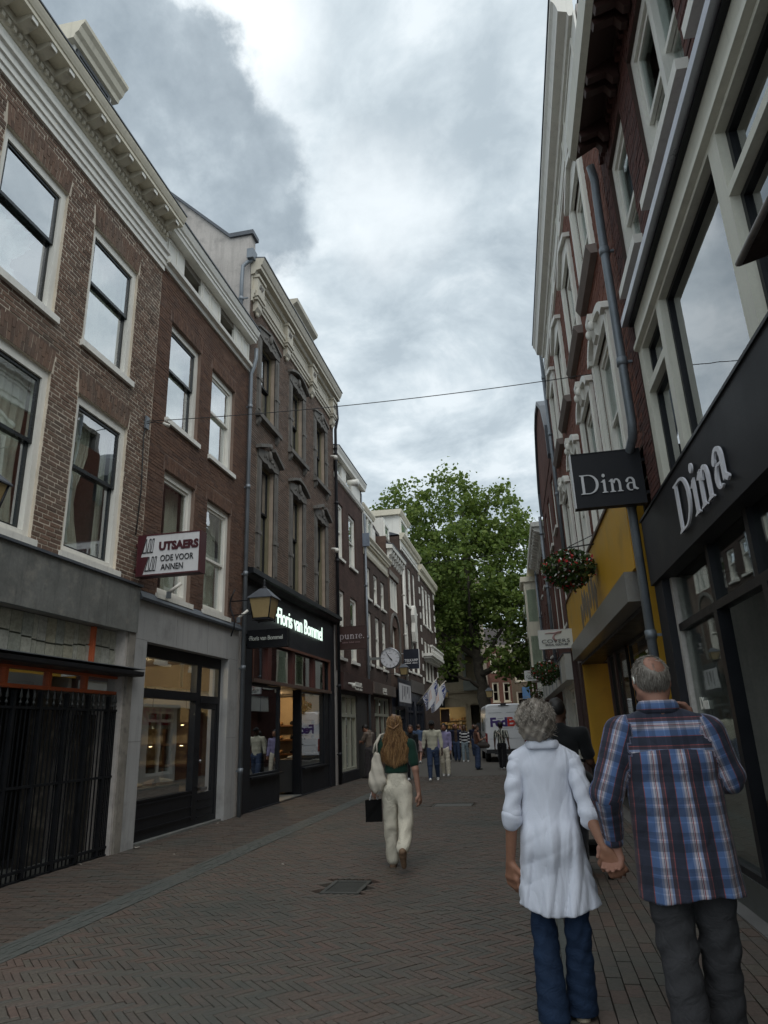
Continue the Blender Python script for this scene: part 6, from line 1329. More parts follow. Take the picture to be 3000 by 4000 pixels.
# ================================================================== PEOPLE
def rotm(rx=0, ry=0, rz=0): return np.array(Euler((rx, ry, rz)).to_matrix())
def cap(a, b, ra, rb=None, sy=1.0, m=0, sl=False): return dict(t='c', a=np.array(a, float), b=np.array(b, float), ra=ra, rb=ra if rb is None else rb, sy=sy, m=m, sl=sl)
def eli(c, r, m=0, rot=None): return dict(t='e', c=np.array(c, float), r=np.array(r, float), m=m, R=rot, sl=False)
def prim_d(p, X, Y, Z):
    if p['t'] == 'c':
        ab = p['b']-p['a']; L2 = max(1e-9, float(ab@ab)); x, y, z = X-p['a'][0], Y-p['a'][1], Z-p['a'][2]
        t = np.clip((x*ab[0]+y*ab[1]+z*ab[2])/L2, 0, 1); x = x-t*ab[0]; y = (y-t*ab[1])/p['sy']; z = z-t*ab[2]
        return (np.sqrt(x*x+y*y+z*z)-(p['ra']+(p['rb']-p['ra'])*t))*min(1, p['sy']+.15)
    x, y, z = X-p['c'][0], Y-p['c'][1], Z-p['c'][2]
    if p['R'] is not None: r = p['R'].T; x, y, z = r[0,0]*x+r[0,1]*y+r[0,2]*z, r[1,0]*x+r[1,1]*y+r[1,2]*z, r[2,0]*x+r[2,1]*y+r[2,2]*z
    q = np.sqrt((x/p['r'][0])**2+(y/p['r'][1])**2+(z/p['r'][2])**2)
    return (q-1)*float(min(p['r']))
def pbox(p):
    if p['t'] == 'c': r = max(p['ra'], p['rb']); return np.minimum(p['a'], p['b'])-r, np.maximum(p['a'], p['b'])+r
    r = max(p['r']) if p['R'] is not None else p['r']; return p['c']-r, p['c']+r
FI = {}
def sdf_obj(name, prims, mats, parent, vox=.01, k=.02, clip=None, fold=None, cuv=False):
    lo = np.min([pbox(p)[0] for p in prims], axis=0)-2.5*vox-k; hi = np.max([pbox(p)[1] for p in prims], axis=0)+2.5*vox+k
    n = np.ceil((hi-lo)/vox).astype(int)+1
    ax = [lo[i]+vox*np.arange(n[i]) for i in range(3)]
    D = np.full(n, 1.0, np.float32); near = np.full(n, 9.0, np.float32); ids = np.zeros(n, np.int16)
    for pi, p in enumerate(prims):
        b0, b1 = pbox(p); s0 = np.maximum(0, np.floor((b0-lo-k-2*vox)/vox).astype(int)); s1 = np.minimum(n, np.ceil((b1-lo+k+2*vox)/vox).astype(int)+1)
        sl = tuple(slice(a, b) for a, b in zip(s0, s1))
        X, Y, Z = np.meshgrid(*[ax[i][sl[i]] for i in range(3)], indexing='ij', sparse=True)
        d = prim_d(p, X, Y, Z).astype(np.float32)
        w = near[sl]; c = d < w; w[c] = d[c]; ids[sl][c] = pi
        o = D[sl]; h = np.clip(.5+.5*(o-d)/k, 0, 1); D[sl] = o*(1-h)+d*h-k*h*(1-h)
    X, Y, Z = np.meshgrid(*ax, indexing='ij', sparse=True)
    if fold is not None: D = D+fold(X, Y, Z).astype(np.float32)
    if clip is not None: D = np.maximum(D, clip(X, Y, Z)).astype(np.float32)
    V, F = nets(D, lo, vox)
    me = bpy.data.meshes.new(name); me.from_pydata(V.tolist(), [], F.tolist()); me.polygons.foreach_set('use_smooth', np.ones(len(F), bool))
    g = np.clip(np.round((V-lo)/vox).astype(int), 0, n-1); vid = ids[g[:,0], g[:,1], g[:,2]]
    for m in mats: me.materials.append(m)
    if len(mats) > 1:
        pm_ = np.array([p['m'] for p in prims]); me.polygons.foreach_set('material_index', pm_[vid[F[:,0]]].astype(np.int32))
    if cuv:
        UV = np.zeros((len(V), 3), np.float32); UV[:,0] = V[:,0]; UV[:,1] = V[:,2]; UV[:,2] = 0
        for pi, p in enumerate(prims):
            if not p['sl']: continue
            q = vid == pi; ab = p['b']-p['a']; L = np.linalg.norm(ab); ab = ab/L; r = V[q]-p['a']; t = r@ab; e1 = np.cross(ab, [0, 1, 0]); e1 /= np.linalg.norm(e1); e2 = np.cross(ab, e1)
            UV[q,0] = np.arctan2(r@e2, r@e1)*p['ra']; UV[q,1] = -t; UV[q,2] = 1
        a = me.attributes.new('cuv', 'FLOAT_VECTOR', 'POINT'); a.data.foreach_set('vector', UV.ravel())
    me.update(); o = bpy.data.objects.new(name, me); COL.objects.link(o); o.parent = parent; return o
def nets(D, lo, vox):
    S = D < 0; n = np.array(D.shape)
    c = [(i, j, k) for i in (0,1) for j in (0,1) for k in (0,1)]
    def sub(A, o): return A[o[0]:n[0]-1+o[0], o[1]:n[1]-1+o[1], o[2]:n[2]-1+o[2]]
    cnt = sum(sub(S, o).astype(np.int8) for o in c); act = (cnt > 0) & (cnt < 8); I = np.argwhere(act)
    idx = np.full(n-1, -1, np.int64); idx[act] = np.arange(len(I)); acc = np.zeros((len(I), 3)); num = np.zeros(len(I))
    vals = {o: D[I[:,0]+o[0], I[:,1]+o[1], I[:,2]+o[2]] for o in c}
    for o in c:
        for a in range(3):
            if o[a]: continue
            o2 = tuple(1 if q == a else o[q] for q in range(3)); v0, v1 = vals[o], vals[o2]; x = (v0 < 0) != (v1 < 0)
            t = np.where(x, v0/np.where(v0 == v1, 1, v0-v1), 0); P = np.tile(np.array(o, float), (len(I), 1)); P[:,a] = t
            acc += P*x[:,None]; num += x
    V = lo+vox*(I+acc/num[:,None]); F = []
    for a in range(3):
        b, d = (a+1) % 3, (a+2) % 3
        s0 = [slice(1, n[q]-1) for q in range(3)]; s0[a] = slice(0, n[a]-1); s1 = list(s0); s1[a] = slice(1, n[a])
        A, B_ = S[tuple(s0)], S[tuple(s1)]; E = np.argwhere(A != B_); off = np.ones(3, int); off[a] = 0; E = E+off; inside = S[E[:,0], E[:,1], E[:,2]]
        def cell(db, dd): q = E.copy(); q[:,b] -= db; q[:,d] -= dd; return idx[q[:,0], q[:,1], q[:,2]]
        Q = np.stack([cell(0,0), cell(1,0), cell(1,1), cell(0,1)], 1); Q[~inside] = Q[~inside][:,::-1]; F.append(Q)
    return V, np.concatenate(F)
def skin(name, c): return pm(name, c, .55, .14, 9, 60, .05, spec=.35)
SK_L = skin('skin_light', (.36,.20,.145)); SK_T = skin('skin_tanned', (.27,.135,.085)); SK_B = skin('skin_brown', (.085,.043,.028)); SK_D = skin('skin_dark', (.045,.024,.017))
def cloth(name, c, var=.15, **k): return pm(name, c, .9, var, 5, 120, .15, spec=.15, sheen=.15, **k)
M_eye = pm('eye_dark', (.02,.015,.012), .3, .1)
def hand(wr, dirv, palmn, s, m=0, curl=.5, side=1):
    """wrist point, finger direction, palm normal, size; four unequal bent fingers and a thumb"""
    d = np.array(dirv, float); d /= np.linalg.norm(d); nrm = np.array(palmn, float); nrm -= d*(nrm@d); nrm /= np.linalg.norm(nrm); lat = np.cross(d, nrm)*side
    P = []; w = np.array(wr, float)
    for q in (-.30, -.1, .1, .30): P.append(cap(w+d*.12*s+lat*q*.36*s, w+d*.46*s+lat*q*.62*s, .085*s, .082*s, 1, m))
    for q, L in ((-.33, .40), (-.11, .47), (.11, .44), (.33, .34)):
        b = w+d*.48*s+lat*q*.66*s; c1 = curl; d1 = d*math.cos(c1*.6)+nrm*math.sin(c1*.6); d2 = d*math.cos(c1*1.6)+nrm*math.sin(c1*1.6)
        k1 = b+d1*L*.55*s; P += [cap(b, k1, .062*s, .056*s, 1, m), cap(k1, k1+d2*L*.52*s, .056*s, .046*s, 1, m)]
    tb = w+d*.16*s+lat*-.20*s; tk = tb+(d*.62-lat*.62+nrm*.35)*.24*s; P += [cap(tb, tk, .085*s, .068*s, 1, m), cap(tk, tk+(d*.92-lat*.15+nrm*.3)*.24*s, .066*s, .052*s, 1, m)]
    return P
def head_prims(h, c0, R_=None, m=0, face=True):
    """head about its own centre c0, turned by R_"""
    R_ = R_ if R_ is not None else np.eye(3); T = lambda v: np.array(c0)+R_@(np.array(v)*h)
    P = [eli(T((0,-.008,.012)), np.array((.0445,.056,.055))*h, m, R_), eli(T((0,.016,-.022)), np.array((.036,.040,.043))*h, m, R_), cap(T((0,.036,-.052)), T((0,.020,-.054)), .015*h, .020*h, 1, m)]
    for s in (-1, 1): P += [eli(T((s*.046,-.004,-.008)), np.array((.008,.013,.018))*h, m, R_), cap(T((s*.030,-.012,-.035)), T((s*.030,.02,-.045)), .014*h, None, 1, m)]
    if face: P += [cap(T((0,.050,.010)), T((0,.062,-.014)), .006*h, .009*h, 1, m), cap(T((-.011,.050,-.034)), T((.011,.050,-.034)), .005*h, None, 1, 2)]+[eli(T((s*.018,.046,.008)), np.array((.007,.006,.005))*h, 1, R_) for s in (-1, 1)]
    return P
M_lip = skin('lip_tone', (.20,.075,.06))
def person(label, loc, rz, h=1.74, male=True, leg=((8,5),(-8,10)), arm=((3,4,15),(3,-4,15)), armpts=None, tone=SK_L, top=None, bottom=None, hair=None, shoes=None, vox=.014, head=(0,0), build=1.0, lean=0, group=None, jacket=None):
    t = thing('person', label, 'person', loc, rz, group); bl = build; sh = (.122 if male else .108)*h*bl**.6; hp = .052*h
    zh = .515*h; J = {}
    lows = []
    for i, (th, kn) in enumerate(leg):
        s = -1 if i == 0 else 1; hip = np.array((s*hp, 0, zh)); a = R(th); k_ = hip+.235*h*np.array((s*.015, math.sin(a), -math.cos(a))); b = a-R(kn); an = k_+.235*h*np.array((0, math.sin(b), -math.cos(b))); J[i] = (hip, k_, an, b); lows.append(an[2]-(.045*h if kn < 30 else .08*h))
    dz = -min(lows); up = lambda v: np.array(v)+np.array((0, 0, dz))
    S = {}; ln = R(lean); tq = lambda v: np.array((v[0], v[1]+math.sin(ln)*(v[2]-zh), v[2]))
    for i in range(2):
        s = -1 if i == 0 else 1; s0 = tq((s*sh, -.005*h, .80*h))
        if armpts and armpts[i]: e_, w_ = [np.array(q, float) for q in armpts[i][:2]]; e_ -= (0, 0, dz); w_ -= (0, 0, dz)
        else:
            ab, fl, el = [R(x) for x in arm[i]]; e_ = s0+.168*h*np.array((s*math.sin(ab), math.sin(fl)*math.cos(ab), -math.cos(fl)*math.cos(ab))); f2 = fl+el
            w_ = e_+.148*h*np.array((s*math.sin(ab)*.6, math.sin(f2), -math.cos(f2)))
        S[i] = (s0, e_, w_)
    nb = tq((0, -.012*h, .815*h)); hc = tq((0, .012*h, .932*h)); Rh = rotm(R(head[0]), 0, R(head[1])); hc = nb+Rh@(hc-nb)
    body = head_prims(h, hc, Rh)
    body += [cap(nb, hc-(0,.012*h,.03*h), .033*h*bl**.3, .031*h, 1, 0), cap((0,0,zh), tq((0,0,.62*h)), .068*h*bl, .062*h*bl, .7), cap(tq((0,0,.64*h)), tq((0,0,.74*h)), .066*h*bl, .08*h*bl, .62), cap(tq((-sh*.7,0,.795*h)), tq((sh*.7,0,.795*h)), .033*h)]
    for i in range(2):
        s0, e_, w_ = S[i]; hip, k_, an, b = J[i]; s = -1 if i == 0 else 1
        body += [cap(s0, e_, .027*h*bl**.5, .022*h, 1), cap(e_, w_, .022*h, .0155*h, 1)]
        d = w_-e_; d /= np.linalg.norm(d); cf = armpts[i][2] if armpts and armpts[i] and len(armpts[i]) > 2 else {}
        body += hand(w_+d*.004*h, cf.get('dir', d), cf.get('n', (-s*.9, .25, 0)), .098*h, 0, cf.get('curl', .55), cf.get('side', s))
        body += [cap(hip, k_, .050*h*bl**.5, .033*h), cap(k_, an, .034*h, .021*h), cap(an, an+np.array((0, .06*h*math.cos(b), .06*h*math.sin(b)-.03*h)), .02*h, .016*h)]
    def fin(P): 
        for p in P:
            for q in ('a', 'b', 'c'):
                if q in p: p[q] = up(p[q])
        return P
    J = {i: tuple(up(q) for q in J[i][:3])+(J[i][3],) for i in J}; S = {i: tuple(up(q) for q in S[i]) for i in S}; tq0 = tq; tq = lambda v: up(tq0(v)); hc = up(hc); nb = up(nb)
    sdf_obj('body', fin(body), [tone, M_eye, M_lip], t, vox, .012*h)
    if bottom:
        bm = bottom; lo = bm.get('len', 'long'); rk = bm.get('rk', .046)*h*bl**.3; rh = bm.get('rh', .040)*h; P = [cap(tq((0,0,.50*h)), tq((0,-.004*h,.585*h)), .084*h*bl, .074*h*bl, .72)]
        for i in range(2):
            hip, k_, an, b = J[i]; P.append(cap(hip-(0,0,.0), k_, .056*h*bl**.6, rk))
            P.append(eli(hip+(0, -.026*h, .0), (.040*h*bl, .038*h*bl, .05*h)))
            if lo == 'long': u_ = (an-k_)/np.linalg.norm(an-k_); P.append(cap(k_, an-u_*max(.0, rh*.85-.012*h), rk, rh))
        zt = tq((0,0,bm.get('waist', .60)*h))[2]
        fo = bm.get('fold'); 
        kz = min(J[0][1][2], J[1][1][2])
        cl = (lambda X, Y, Z: np.maximum(Z-zt, (kz+.03*h-Z) if lo == 'shorts' else -9+0*Z))
        sdf_obj('trousers', P, [bm['mat']], t, vox, .014*h, cl, fo or (lambda X, Y, Z: .004*np.sin(60*Z+14*X)*np.sin(23*Y+9*Z)))
    def mk_top(name, tp, grow):
        g_ = grow*h; sl = tp.get('sleeve', 'long'); rs = (.034+.0*grow)*h*bl**.5+g_; hem = tp.get('hem', .49)*h
        P = [cap(tq((0,0,hem-.02*h)), tq((0,0,.62*h)), .082*h*bl+g_, .078*h*bl+g_, .68), cap(tq((0,0,.63*h)), tq((0,.0,.745*h)), .078*h*bl+g_, (.094 if male else .084)*h*bl+g_, .62), cap(tq((-sh*.72,-.004*h,.795*h)), tq((sh*.72,-.004*h,.795*h)), .036*h+g_), cap(nb-(0,0,.01*h), nb+(0,0,.022*h), .044*h+g_*.5, .040*h+g_*.3)]
        for i in range(2):
            s0, e_, w_ = S[i]
            if sl == 'none': continue
            if sl == 'short': P.append(cap(s0, s0+(e_-s0)*.72, rs, rs*.98, 1, 0, True))
            else: P += [cap(s0, e_, rs, rs*.84, 1, 0, True), cap(e_, e_+(w_-e_)*tp.get('cuff', .93), rs*.84, rs*.68, 1, 0, True)]
        zt = tq((0,0,hem))[2]; yo = tp.get('open')
        cl = lambda X, Y, Z: np.where(np.abs(X) < sh*1.0, zt-Z, -9) if not yo else np.maximum(np.where(np.abs(X) < sh*1.0, zt-Z, -9), np.where((Y > 0) & (np.abs(X) < yo*h+.0*Z), .02, -9.0))
        return sdf_obj(name, P, [tp['mat']], t, vox, .016*h, cl, tp.get('fold') or (lambda X, Y, Z: .004*np.sin(38*Z+16*X)*np.sin(19*X-11*Z)), True)
    if top: mk_top(top.get('name', 'shirt'), top, .004)
    if jacket: mk_top('jacket', jacket, .012)
    if shoes:
        for i in range(2):
            hip, k_, an, b = J[i]; f = np.array((0, math.cos(b+.0), math.sin(b))); f /= np.linalg.norm(f); dn = np.array((0, math.sin(b), -math.cos(b)))
            heel = an+dn*.022*h-f*.012*h; toe = heel+f*.105*h
            P = [cap(heel, heel+f*.04*h-dn*.012*h, .022*h, .024*h), cap(heel+f*.03*h, toe, .022*h, .017*h), cap(an, an+dn*.01*h, .021*h, .024*h)]
            zb = an[2]-.045*h
            sdf_obj('shoe', P, [shoes], t, vox*.8, .008*h, (lambda X, Y, Z: zb-Z+.001) if abs(b) < .3 else None)
    if hair:
        st = hair.get('style', 'short'); T = lambda v: hc+Rh@(np.array(v)*h); inv = Rh.T
        fx = (lambda X, Y, Z: ((inv[1,0]*(X-hc[0])+inv[1,1]*(Y-hc[1])+inv[1,2]*(Z-hc[2]))-.030*h)*1.0)
        zf = lambda X, Y, Z: (inv[2,0]*(X-hc[0])+inv[2,1]*(Y-hc[1])+inv[2,2]*(Z-hc[2]))
        if st == 'short': P = [eli(T((0,-.012,.016)), np.array((.050,.060,.057))*h, 0, Rh)]; cl = lambda X, Y, Z: np.maximum(fx(X,Y,Z)-np.maximum(0, zf(X,Y,Z)-.03*h)*1.5, -.028*h-zf(X,Y,Z))
        elif st == 'cap': P = [eli(T((0,-.004,.020)), np.array((.052,.062,.052))*h, 0, Rh), cap(T((0,.05,.030)), T((0,.085,.022)), .028*h, .020*h, 1)]; cl = lambda X, Y, Z: .012*h-zf(X,Y,Z)
        elif st == 'afro': P = [eli(T((0,-.012,.022)), np.array((.060,.066,.064))*h, 0, Rh)]; cl = lambda X, Y, Z: np.maximum(fx(X,Y,Z)-np.maximum(0, zf(X,Y,Z)-.02*h)*1.5, -.03*h-zf(X,Y,Z))
        elif st == 'long': P = [eli(T((0,-.014,.016)), np.array((.052,.062,.058))*h, 0, Rh), cap(T((0,-.035,-.01)), T((0,-.045,-.12)), .042*h, .030*h)]; cl = lambda X, Y, Z: fx(X,Y,Z)-np.maximum(0, zf(X,Y,Z)-.03*h)*1.5
        else: P = [eli(T((0,-.014,.014)), np.array((.050,.060,.056))*h, 0, Rh), eli(T((0,-.06,.035)), np.array((.022,.022,.022))*h)]; cl = lambda X, Y, Z: np.maximum(fx(X,Y,Z)-np.maximum(0, zf(X,Y,Z)-.03*h)*1.5, -.05*h-zf(X,Y,Z))
        sdf_obj('hair' if st != 'cap' else 'hat', P, [hair['mat']], t, vox, .008*h, cl, lambda X, Y, Z: .0025*np.sin(90*X+40*Z)*np.sin(70*Y+30*Z))
    return t, J, S, hc
H_dark = pm('hair_black', (.010,.008,.007), .6, .3, 12, 80); H_brown = pm('hair_brown', (.05,.024,.013), .55, .3, 12, 80); H_grey = pm('hair_grey', (.20,.18,.155), .6, .25, 12, 80, .2)
def strands(name, mat, parent, polys, r=.004):
    m = MB()
    for P in polys:
        n_ = len(P); vs = []; fs = []; d0 = np.array(P[-1])-np.array(P[0]); sd = np.cross(d0, rng.normal(size=3)); sd /= (np.linalg.norm(sd)+1e-9); s2 = np.cross(d0/(np.linalg.norm(d0)+1e-9), sd)
        for i, p in enumerate(P):
            w_ = r*(1-.75*(i/(n_-1))**1.5); p = np.array(p); vs += [tuple(p-sd*w_), tuple(p+s2*w_*.7), tuple(p+sd*w_)]
        for i in range(n_-1): b = i*3; fs += [(b, b+1, b+4, b+3), (b+1, b+2, b+5, b+4)]
        m.add(vs, fs, True)
    return m.obj(name, mat, parent, 'stuff')
def hairmat(name, cols, rough=.45):
    m, t, b = newmat(name); g_ = t.n('ShaderNodeNewGeometry'); n = t.noise(g_.outputs['Position'], 9, 3, .6)
    r = t.math('ADD', t.math('MULTIPLY', g_.outputs['Random Per Island'], .55), t.math('MULTIPLY', n, .45)); k = len(cols)
    t.put(b.inputs['Base Color'], t.ramp(r, [(.15+.7*i/(k-1), scol(c)) for i, c in enumerate(cols)])); b.inputs['Roughness'].default_value = rough; b.inputs['Specular IOR Level'].default_value = .4
    return m

# ---- the couple in front -------------------------------------------------------
# woman: white tunic, rolled sleeves, blue jeans, grey hair
wm = thing('person', 'grey haired woman in a long white tunic and blue jeans walking hand in hand', 'person', (.045, 4.35, 0))
VX = .0075
HCW = np.array((-.015, .015, 1.565)); RhW = rotm(R(-6), 0, R(-14))
LW = ((-.155,-.01,1.345), (-.205,-.045,1.06), (-.238,.015,.80)); RW = ((.165,-.01,1.335), (.212,-.10,1.06), (.268,-.29,.905))
body = head_prims(1.68, HCW, RhW)+[cap((0,-.02,1.36), (0,0,1.52), .052, .050)]
body += [cap((0,0,.86), (0,0,1.05), .12, .105, .68), cap((0,0,1.1), (0,0,1.27), .105, .13, .62), cap((-.10,0,1.33), (.10,0,1.33), .04)]
for A_, sd in ((LW, -1), (RW, 1)): body += [cap(np.array(A_[0])-(0,0,.03), A_[1], .034, .036), cap(A_[1], A_[2], .038, .026)]
body += hand(LW[2], (.02,.12,-1), (.75,.65,0), .19, 0, .38, -1)
body += hand(np.array(RW[2]), (.42,.05,-1), (.25,.9,.1), .185, 0, .6, 1)
LEGW = (((-.085,0,.86), (-.085,.02,.47), (-.075,-.05,.10)), ((.085,0,.86), (.095,.0,.47), (.075,.06,.09)))
for L_ in LEGW: body += [cap(L_[0], L_[1], .085, .058), cap(L_[1], L_[2], .056, .038), cap(L_[2], np.array(L_[2])+(0,.10,-.05), .035, .028)]
sdf_obj('body', body, [SK_T, M_eye, M_lip], wm, .0065, .018)
M_tunic = wrinkle(pm('white_cotton', (.62,.65,.73), .85, .05, 6, 160, .12, spec=.2, sheen=.1), .36, 4.4, (1.3, 1, .30), .03)
P = [cap((-.10,-.005,1.30), (.10,-.005,1.30), .070, None, .95), cap((0,-.01,1.34), (0,-.005,1.42), .075, .060, .9), cap((-.035,-.015,1.405), (-.15,-.005,1.342), .048, .050), cap((.035,-.015,1.405), (.155,-.005,1.332), .048, .050), cap((0,0,1.05), (0,0,1.26), .150, .146, .66), cap((.005,0,.58), (0,0,1.02), .215, .155, .64), cap((.045,.0,.55), (.0,0,.9), .190, .15, .6), eli((0,-.05,.90), (.15,.10,.16))]
SLV = []
for A_ in (LW, RW):
    A0, A1, A2 = [np.array(q) for q in A_]; SLV.append([cap(A0+np.array((0,0,-.02)), A0+(A1-A0)*.5, .050, .049, 1, 0, True), cap(A0+(A1-A0)*.5, A1, .050, .047, 1, 0, True), cap(A1, A1+(A2-A1)*.06, .047, .048, 1, 0, True)])
def foldW(X, Y, Z):
    a = np.arctan2(Y, X); lowf = np.clip((1.15-Z)/.6, 0, 1); inn = np.clip((.20-np.abs(X))/.06, 0, 1)
    rg = lambda q: 1-2*np.abs(np.sin(q))**.7
    drape = .018*lowf*(np.sin(5.2*X/.12+2.2*np.sin(4*Z+1)+1.0)+.55*rg(5.5*X/.12-4*Z+1.5*np.sin(5*Z)))
    diag = .0042*rg(11*(Z+.75*X)+1.6*np.sin(9*X+5*Z))*np.clip(1-np.abs(Z-1.0)/.33, 0, 1)*np.clip(.3+np.sin(7*X+5*Z+1),0,1)+.0028*rg(17*(Z-.8*X)+2*np.sin(8*Z))*np.clip(np.sin(6*Z-9*X+2),0,1)
    sleeve = (1-inn)*.0045*np.sin(46*Z+55*X+4*np.sin(23*Y+9*Z))*np.clip(.4+.6*np.sin(9*Z+2),0,1)
    pleat = -.004*np.exp(-(X/.010)**2)*np.clip((1.30-Z)/.1, 0, 1)
    return (drape+diag)*inn+sleeve+pleat*np.clip(-Y*20, 0, 1)
clW = lambda X, Y, Z: np.maximum((.575-.03*np.clip(1-(X/.17)**2, 0, 1)+.24*np.clip(np.abs(X-.02)-.16, 0, 1)*(1+X*0))-Z, np.where(np.abs(X) > .185, -9, -9))
clW2 = lambda X, Y, Z: np.where(np.hypot(X, Y*1.5) < .30, clW(X, Y, Z), -9)
o = sdf_obj('tunic', P, [M_tunic], wm, VX, .028, clW2, foldW)
for q in SLV: sdf_obj('sleeve', q, [M_tunic], wm, VX, .02, None, lambda X, Y, Z: .0038*(1-2*np.abs(np.sin(19*Z+16*X+2.2*np.sin(14*Z)+3*Y))**.7)*np.clip(.35+.65*np.sin(10*Z+.5), 0, 1)+.003*np.sin(70*Z-40*X))
P = [cap((-.045,-.03,1.415), (.045,-.03,1.415), .050, None, 1.2), cap((-.058,-.02,1.415), (-.05,.06,1.405), .040), cap((.058,-.02,1.415), (.05,.06,1.405), .040)]
sdf_obj('collar', P, [M_tunic], wm, VX, .015, lambda X, Y, Z: np.maximum(Z-1.444, 1.398-Z))
for A_, nm in ((LW, 'cuff'), (RW, 'cuff')):
    A1, A2 = np.array(A_[1]), np.array(A_[2]); sdf_obj(nm, [cap(A1+(A2-A1)*.08, A1+(A2-A1)*.15, .056, .060)], [M_tunic], wm, VX, .01, None, lambda X, Y, Z: .004*np.sin(70*Z+25*X))
M_jeansD = pm('dark_blue_denim', (.016,.030,.062), .85, .3, 4, 130, .25, spec=.15); wrinkle(M_jeansD, .28, 8, (1, 1, 1.6), .015); M_jeansL = M_jeansD
P = [cap((0,0,.84), (0,0,.96), .122, .11, .64)]
for i, L_ in enumerate(LEGW): P += [cap(L_[0], L_[1], .082, .066), cap(L_[1], np.array(L_[2])-(0,.0,.03), .066, .084)]
sdf_obj('jeans', P, [M_jeansD], wm, VX, .02, lambda X, Y, Z: np.maximum(Z-1.0, .055-Z), lambda X, Y, Z: .004*np.sin(45*Z+10*X+4*np.sin(30*X))*np.clip(1-np.abs(Z-.47)/.28, 0, 1)+.0025*np.sin(80*Z+30*X))
M_shoeW = pm('beige_shoe', (.40,.34,.25), .6, .15)
for L_ in LEGW: a = np.array(L_[2]); sdf_obj('shoe', [cap(a+(0,-.03,-.05), a+(0,.05,-.045), .038, .042), cap(a+(0,.05,-.05), a+(0,.17,-.06), .040, .028)], [M_shoeW], wm, VX, .02, (lambda X, Y, Z: .004-Z))
# hair: tousled short grey volume with strands
H_w = hairmat('grey_white_hair', [(.11,.09,.072), (.20,.17,.14), (.33,.295,.25), (.45,.42,.37)], .5)
P = [eli(HCW+RhW@np.array((0,-.03,.018)), (.105,.115,.093), 0, RhW), eli(HCW+RhW@np.array((0,-.06,-.03)), (.105,.085,.09), 0, RhW), eli(HCW+RhW@np.array((0,-.06,-.09)), (.068,.06,.05), 0, RhW)]
sdf_obj('hair', P, [H_w], wm, VX, .03, lambda X, Y, Z: Y-(HCW[1]+.055)-np.maximum(0, Z-HCW[2]-.04)*.8, lambda X, Y, Z: .006*np.sin(75*X+30*Z)*np.sin(60*Z-30*Y)+.004*np.sin(130*X-70*Z))
S_ = []
for _ in range(5200):
    u = rng.normal(size=3); u /= np.linalg.norm(u)
    if u[1] > .55: continue
    c = HCW+RhW@np.array((0,-.035,.012)); p = c+u*np.array((.100,.112,.090))
    if p[2] < HCW[2]-.02: p = np.array((0,-.05,0))+HCW+u*np.array((.10,.09,.105))
    dirn = np.array((u[0]*.8, u[1]*.5-.35, -.8+.2*u[2]))+rng.normal(size=3)*.38; dirn = dirn-u*(dirn@u)*.92+u*.10*rng.normal()
    L_ = .030+.035*rng.random(); dirn /= np.linalg.norm(dirn); cr = rng.normal(size=3)*.006
    S_.append([p-u*.012, p+dirn*L_*.35+u*.004+cr, p+dirn*L_*.7+u*.003-cr*.3, p+dirn*L_-u*.004-cr])
strands('hair_strands', H_w, wm, S_, .0021)
# man: plaid shirt, grey trousers, balding grey hair, hand raised to his ear
mn = thing('person', 'broad balding man in a blue plaid shirt and grey trousers, hand raised to his ear', 'person', (.675, 3.95, 0))
HCM = np.array((-.03,.02,1.735)); RhM = rotm(R(-4), 0, R(4))
LM = ((-.225,-.005,1.475), (-.335,-.03,1.19), (-.315,.115,.955)); RM = ((.205,-.01,1.465), (.272,.03,1.25), (.175,.14,1.50))
body = head_prims(1.84, HCM, RhM)+[cap((-.01,-.02,1.48), (-.025,.0,1.67), .068, .062), cap((0,0,.92), (0,0,1.2), .17, .17, .75), cap((0,0,1.2), (0,0,1.40), .17, .18, .62), cap((-.16,0,1.46), (.16,0,1.46), .06)]
for A_ in (LM, RM): body += [cap(A_[0], A_[1], .055, .047), cap(A_[1], A_[2], .045, .031)]
body += hand(LM[2], (-.12,.05,-1), (-.35,-.9,.1), .19, 0, .8, -1)+hand(RM[2], (-.45,-.12,.9), (-.55,-.3,-.2), .18, 0, .5, 1)
LEGM = (((-.10,0,.90), (-.095,-.02,.50), (-.085,-.09,.12)), ((.10,0,.90), (.105,.03,.50), (.09,.10,.10)))
for L_ in LEGM: body += [cap(L_[0], L_[1], .09, .065), cap(L_[1], L_[2], .06, .042), cap(L_[2], np.array(L_[2])+(0,.11,-.05), .04, .03)]
SK_M = skin('skin_ruddy', (.30,.155,.11)); sdf_obj('body', body, [SK_M, M_eye, M_lip], mn, .007, .02)
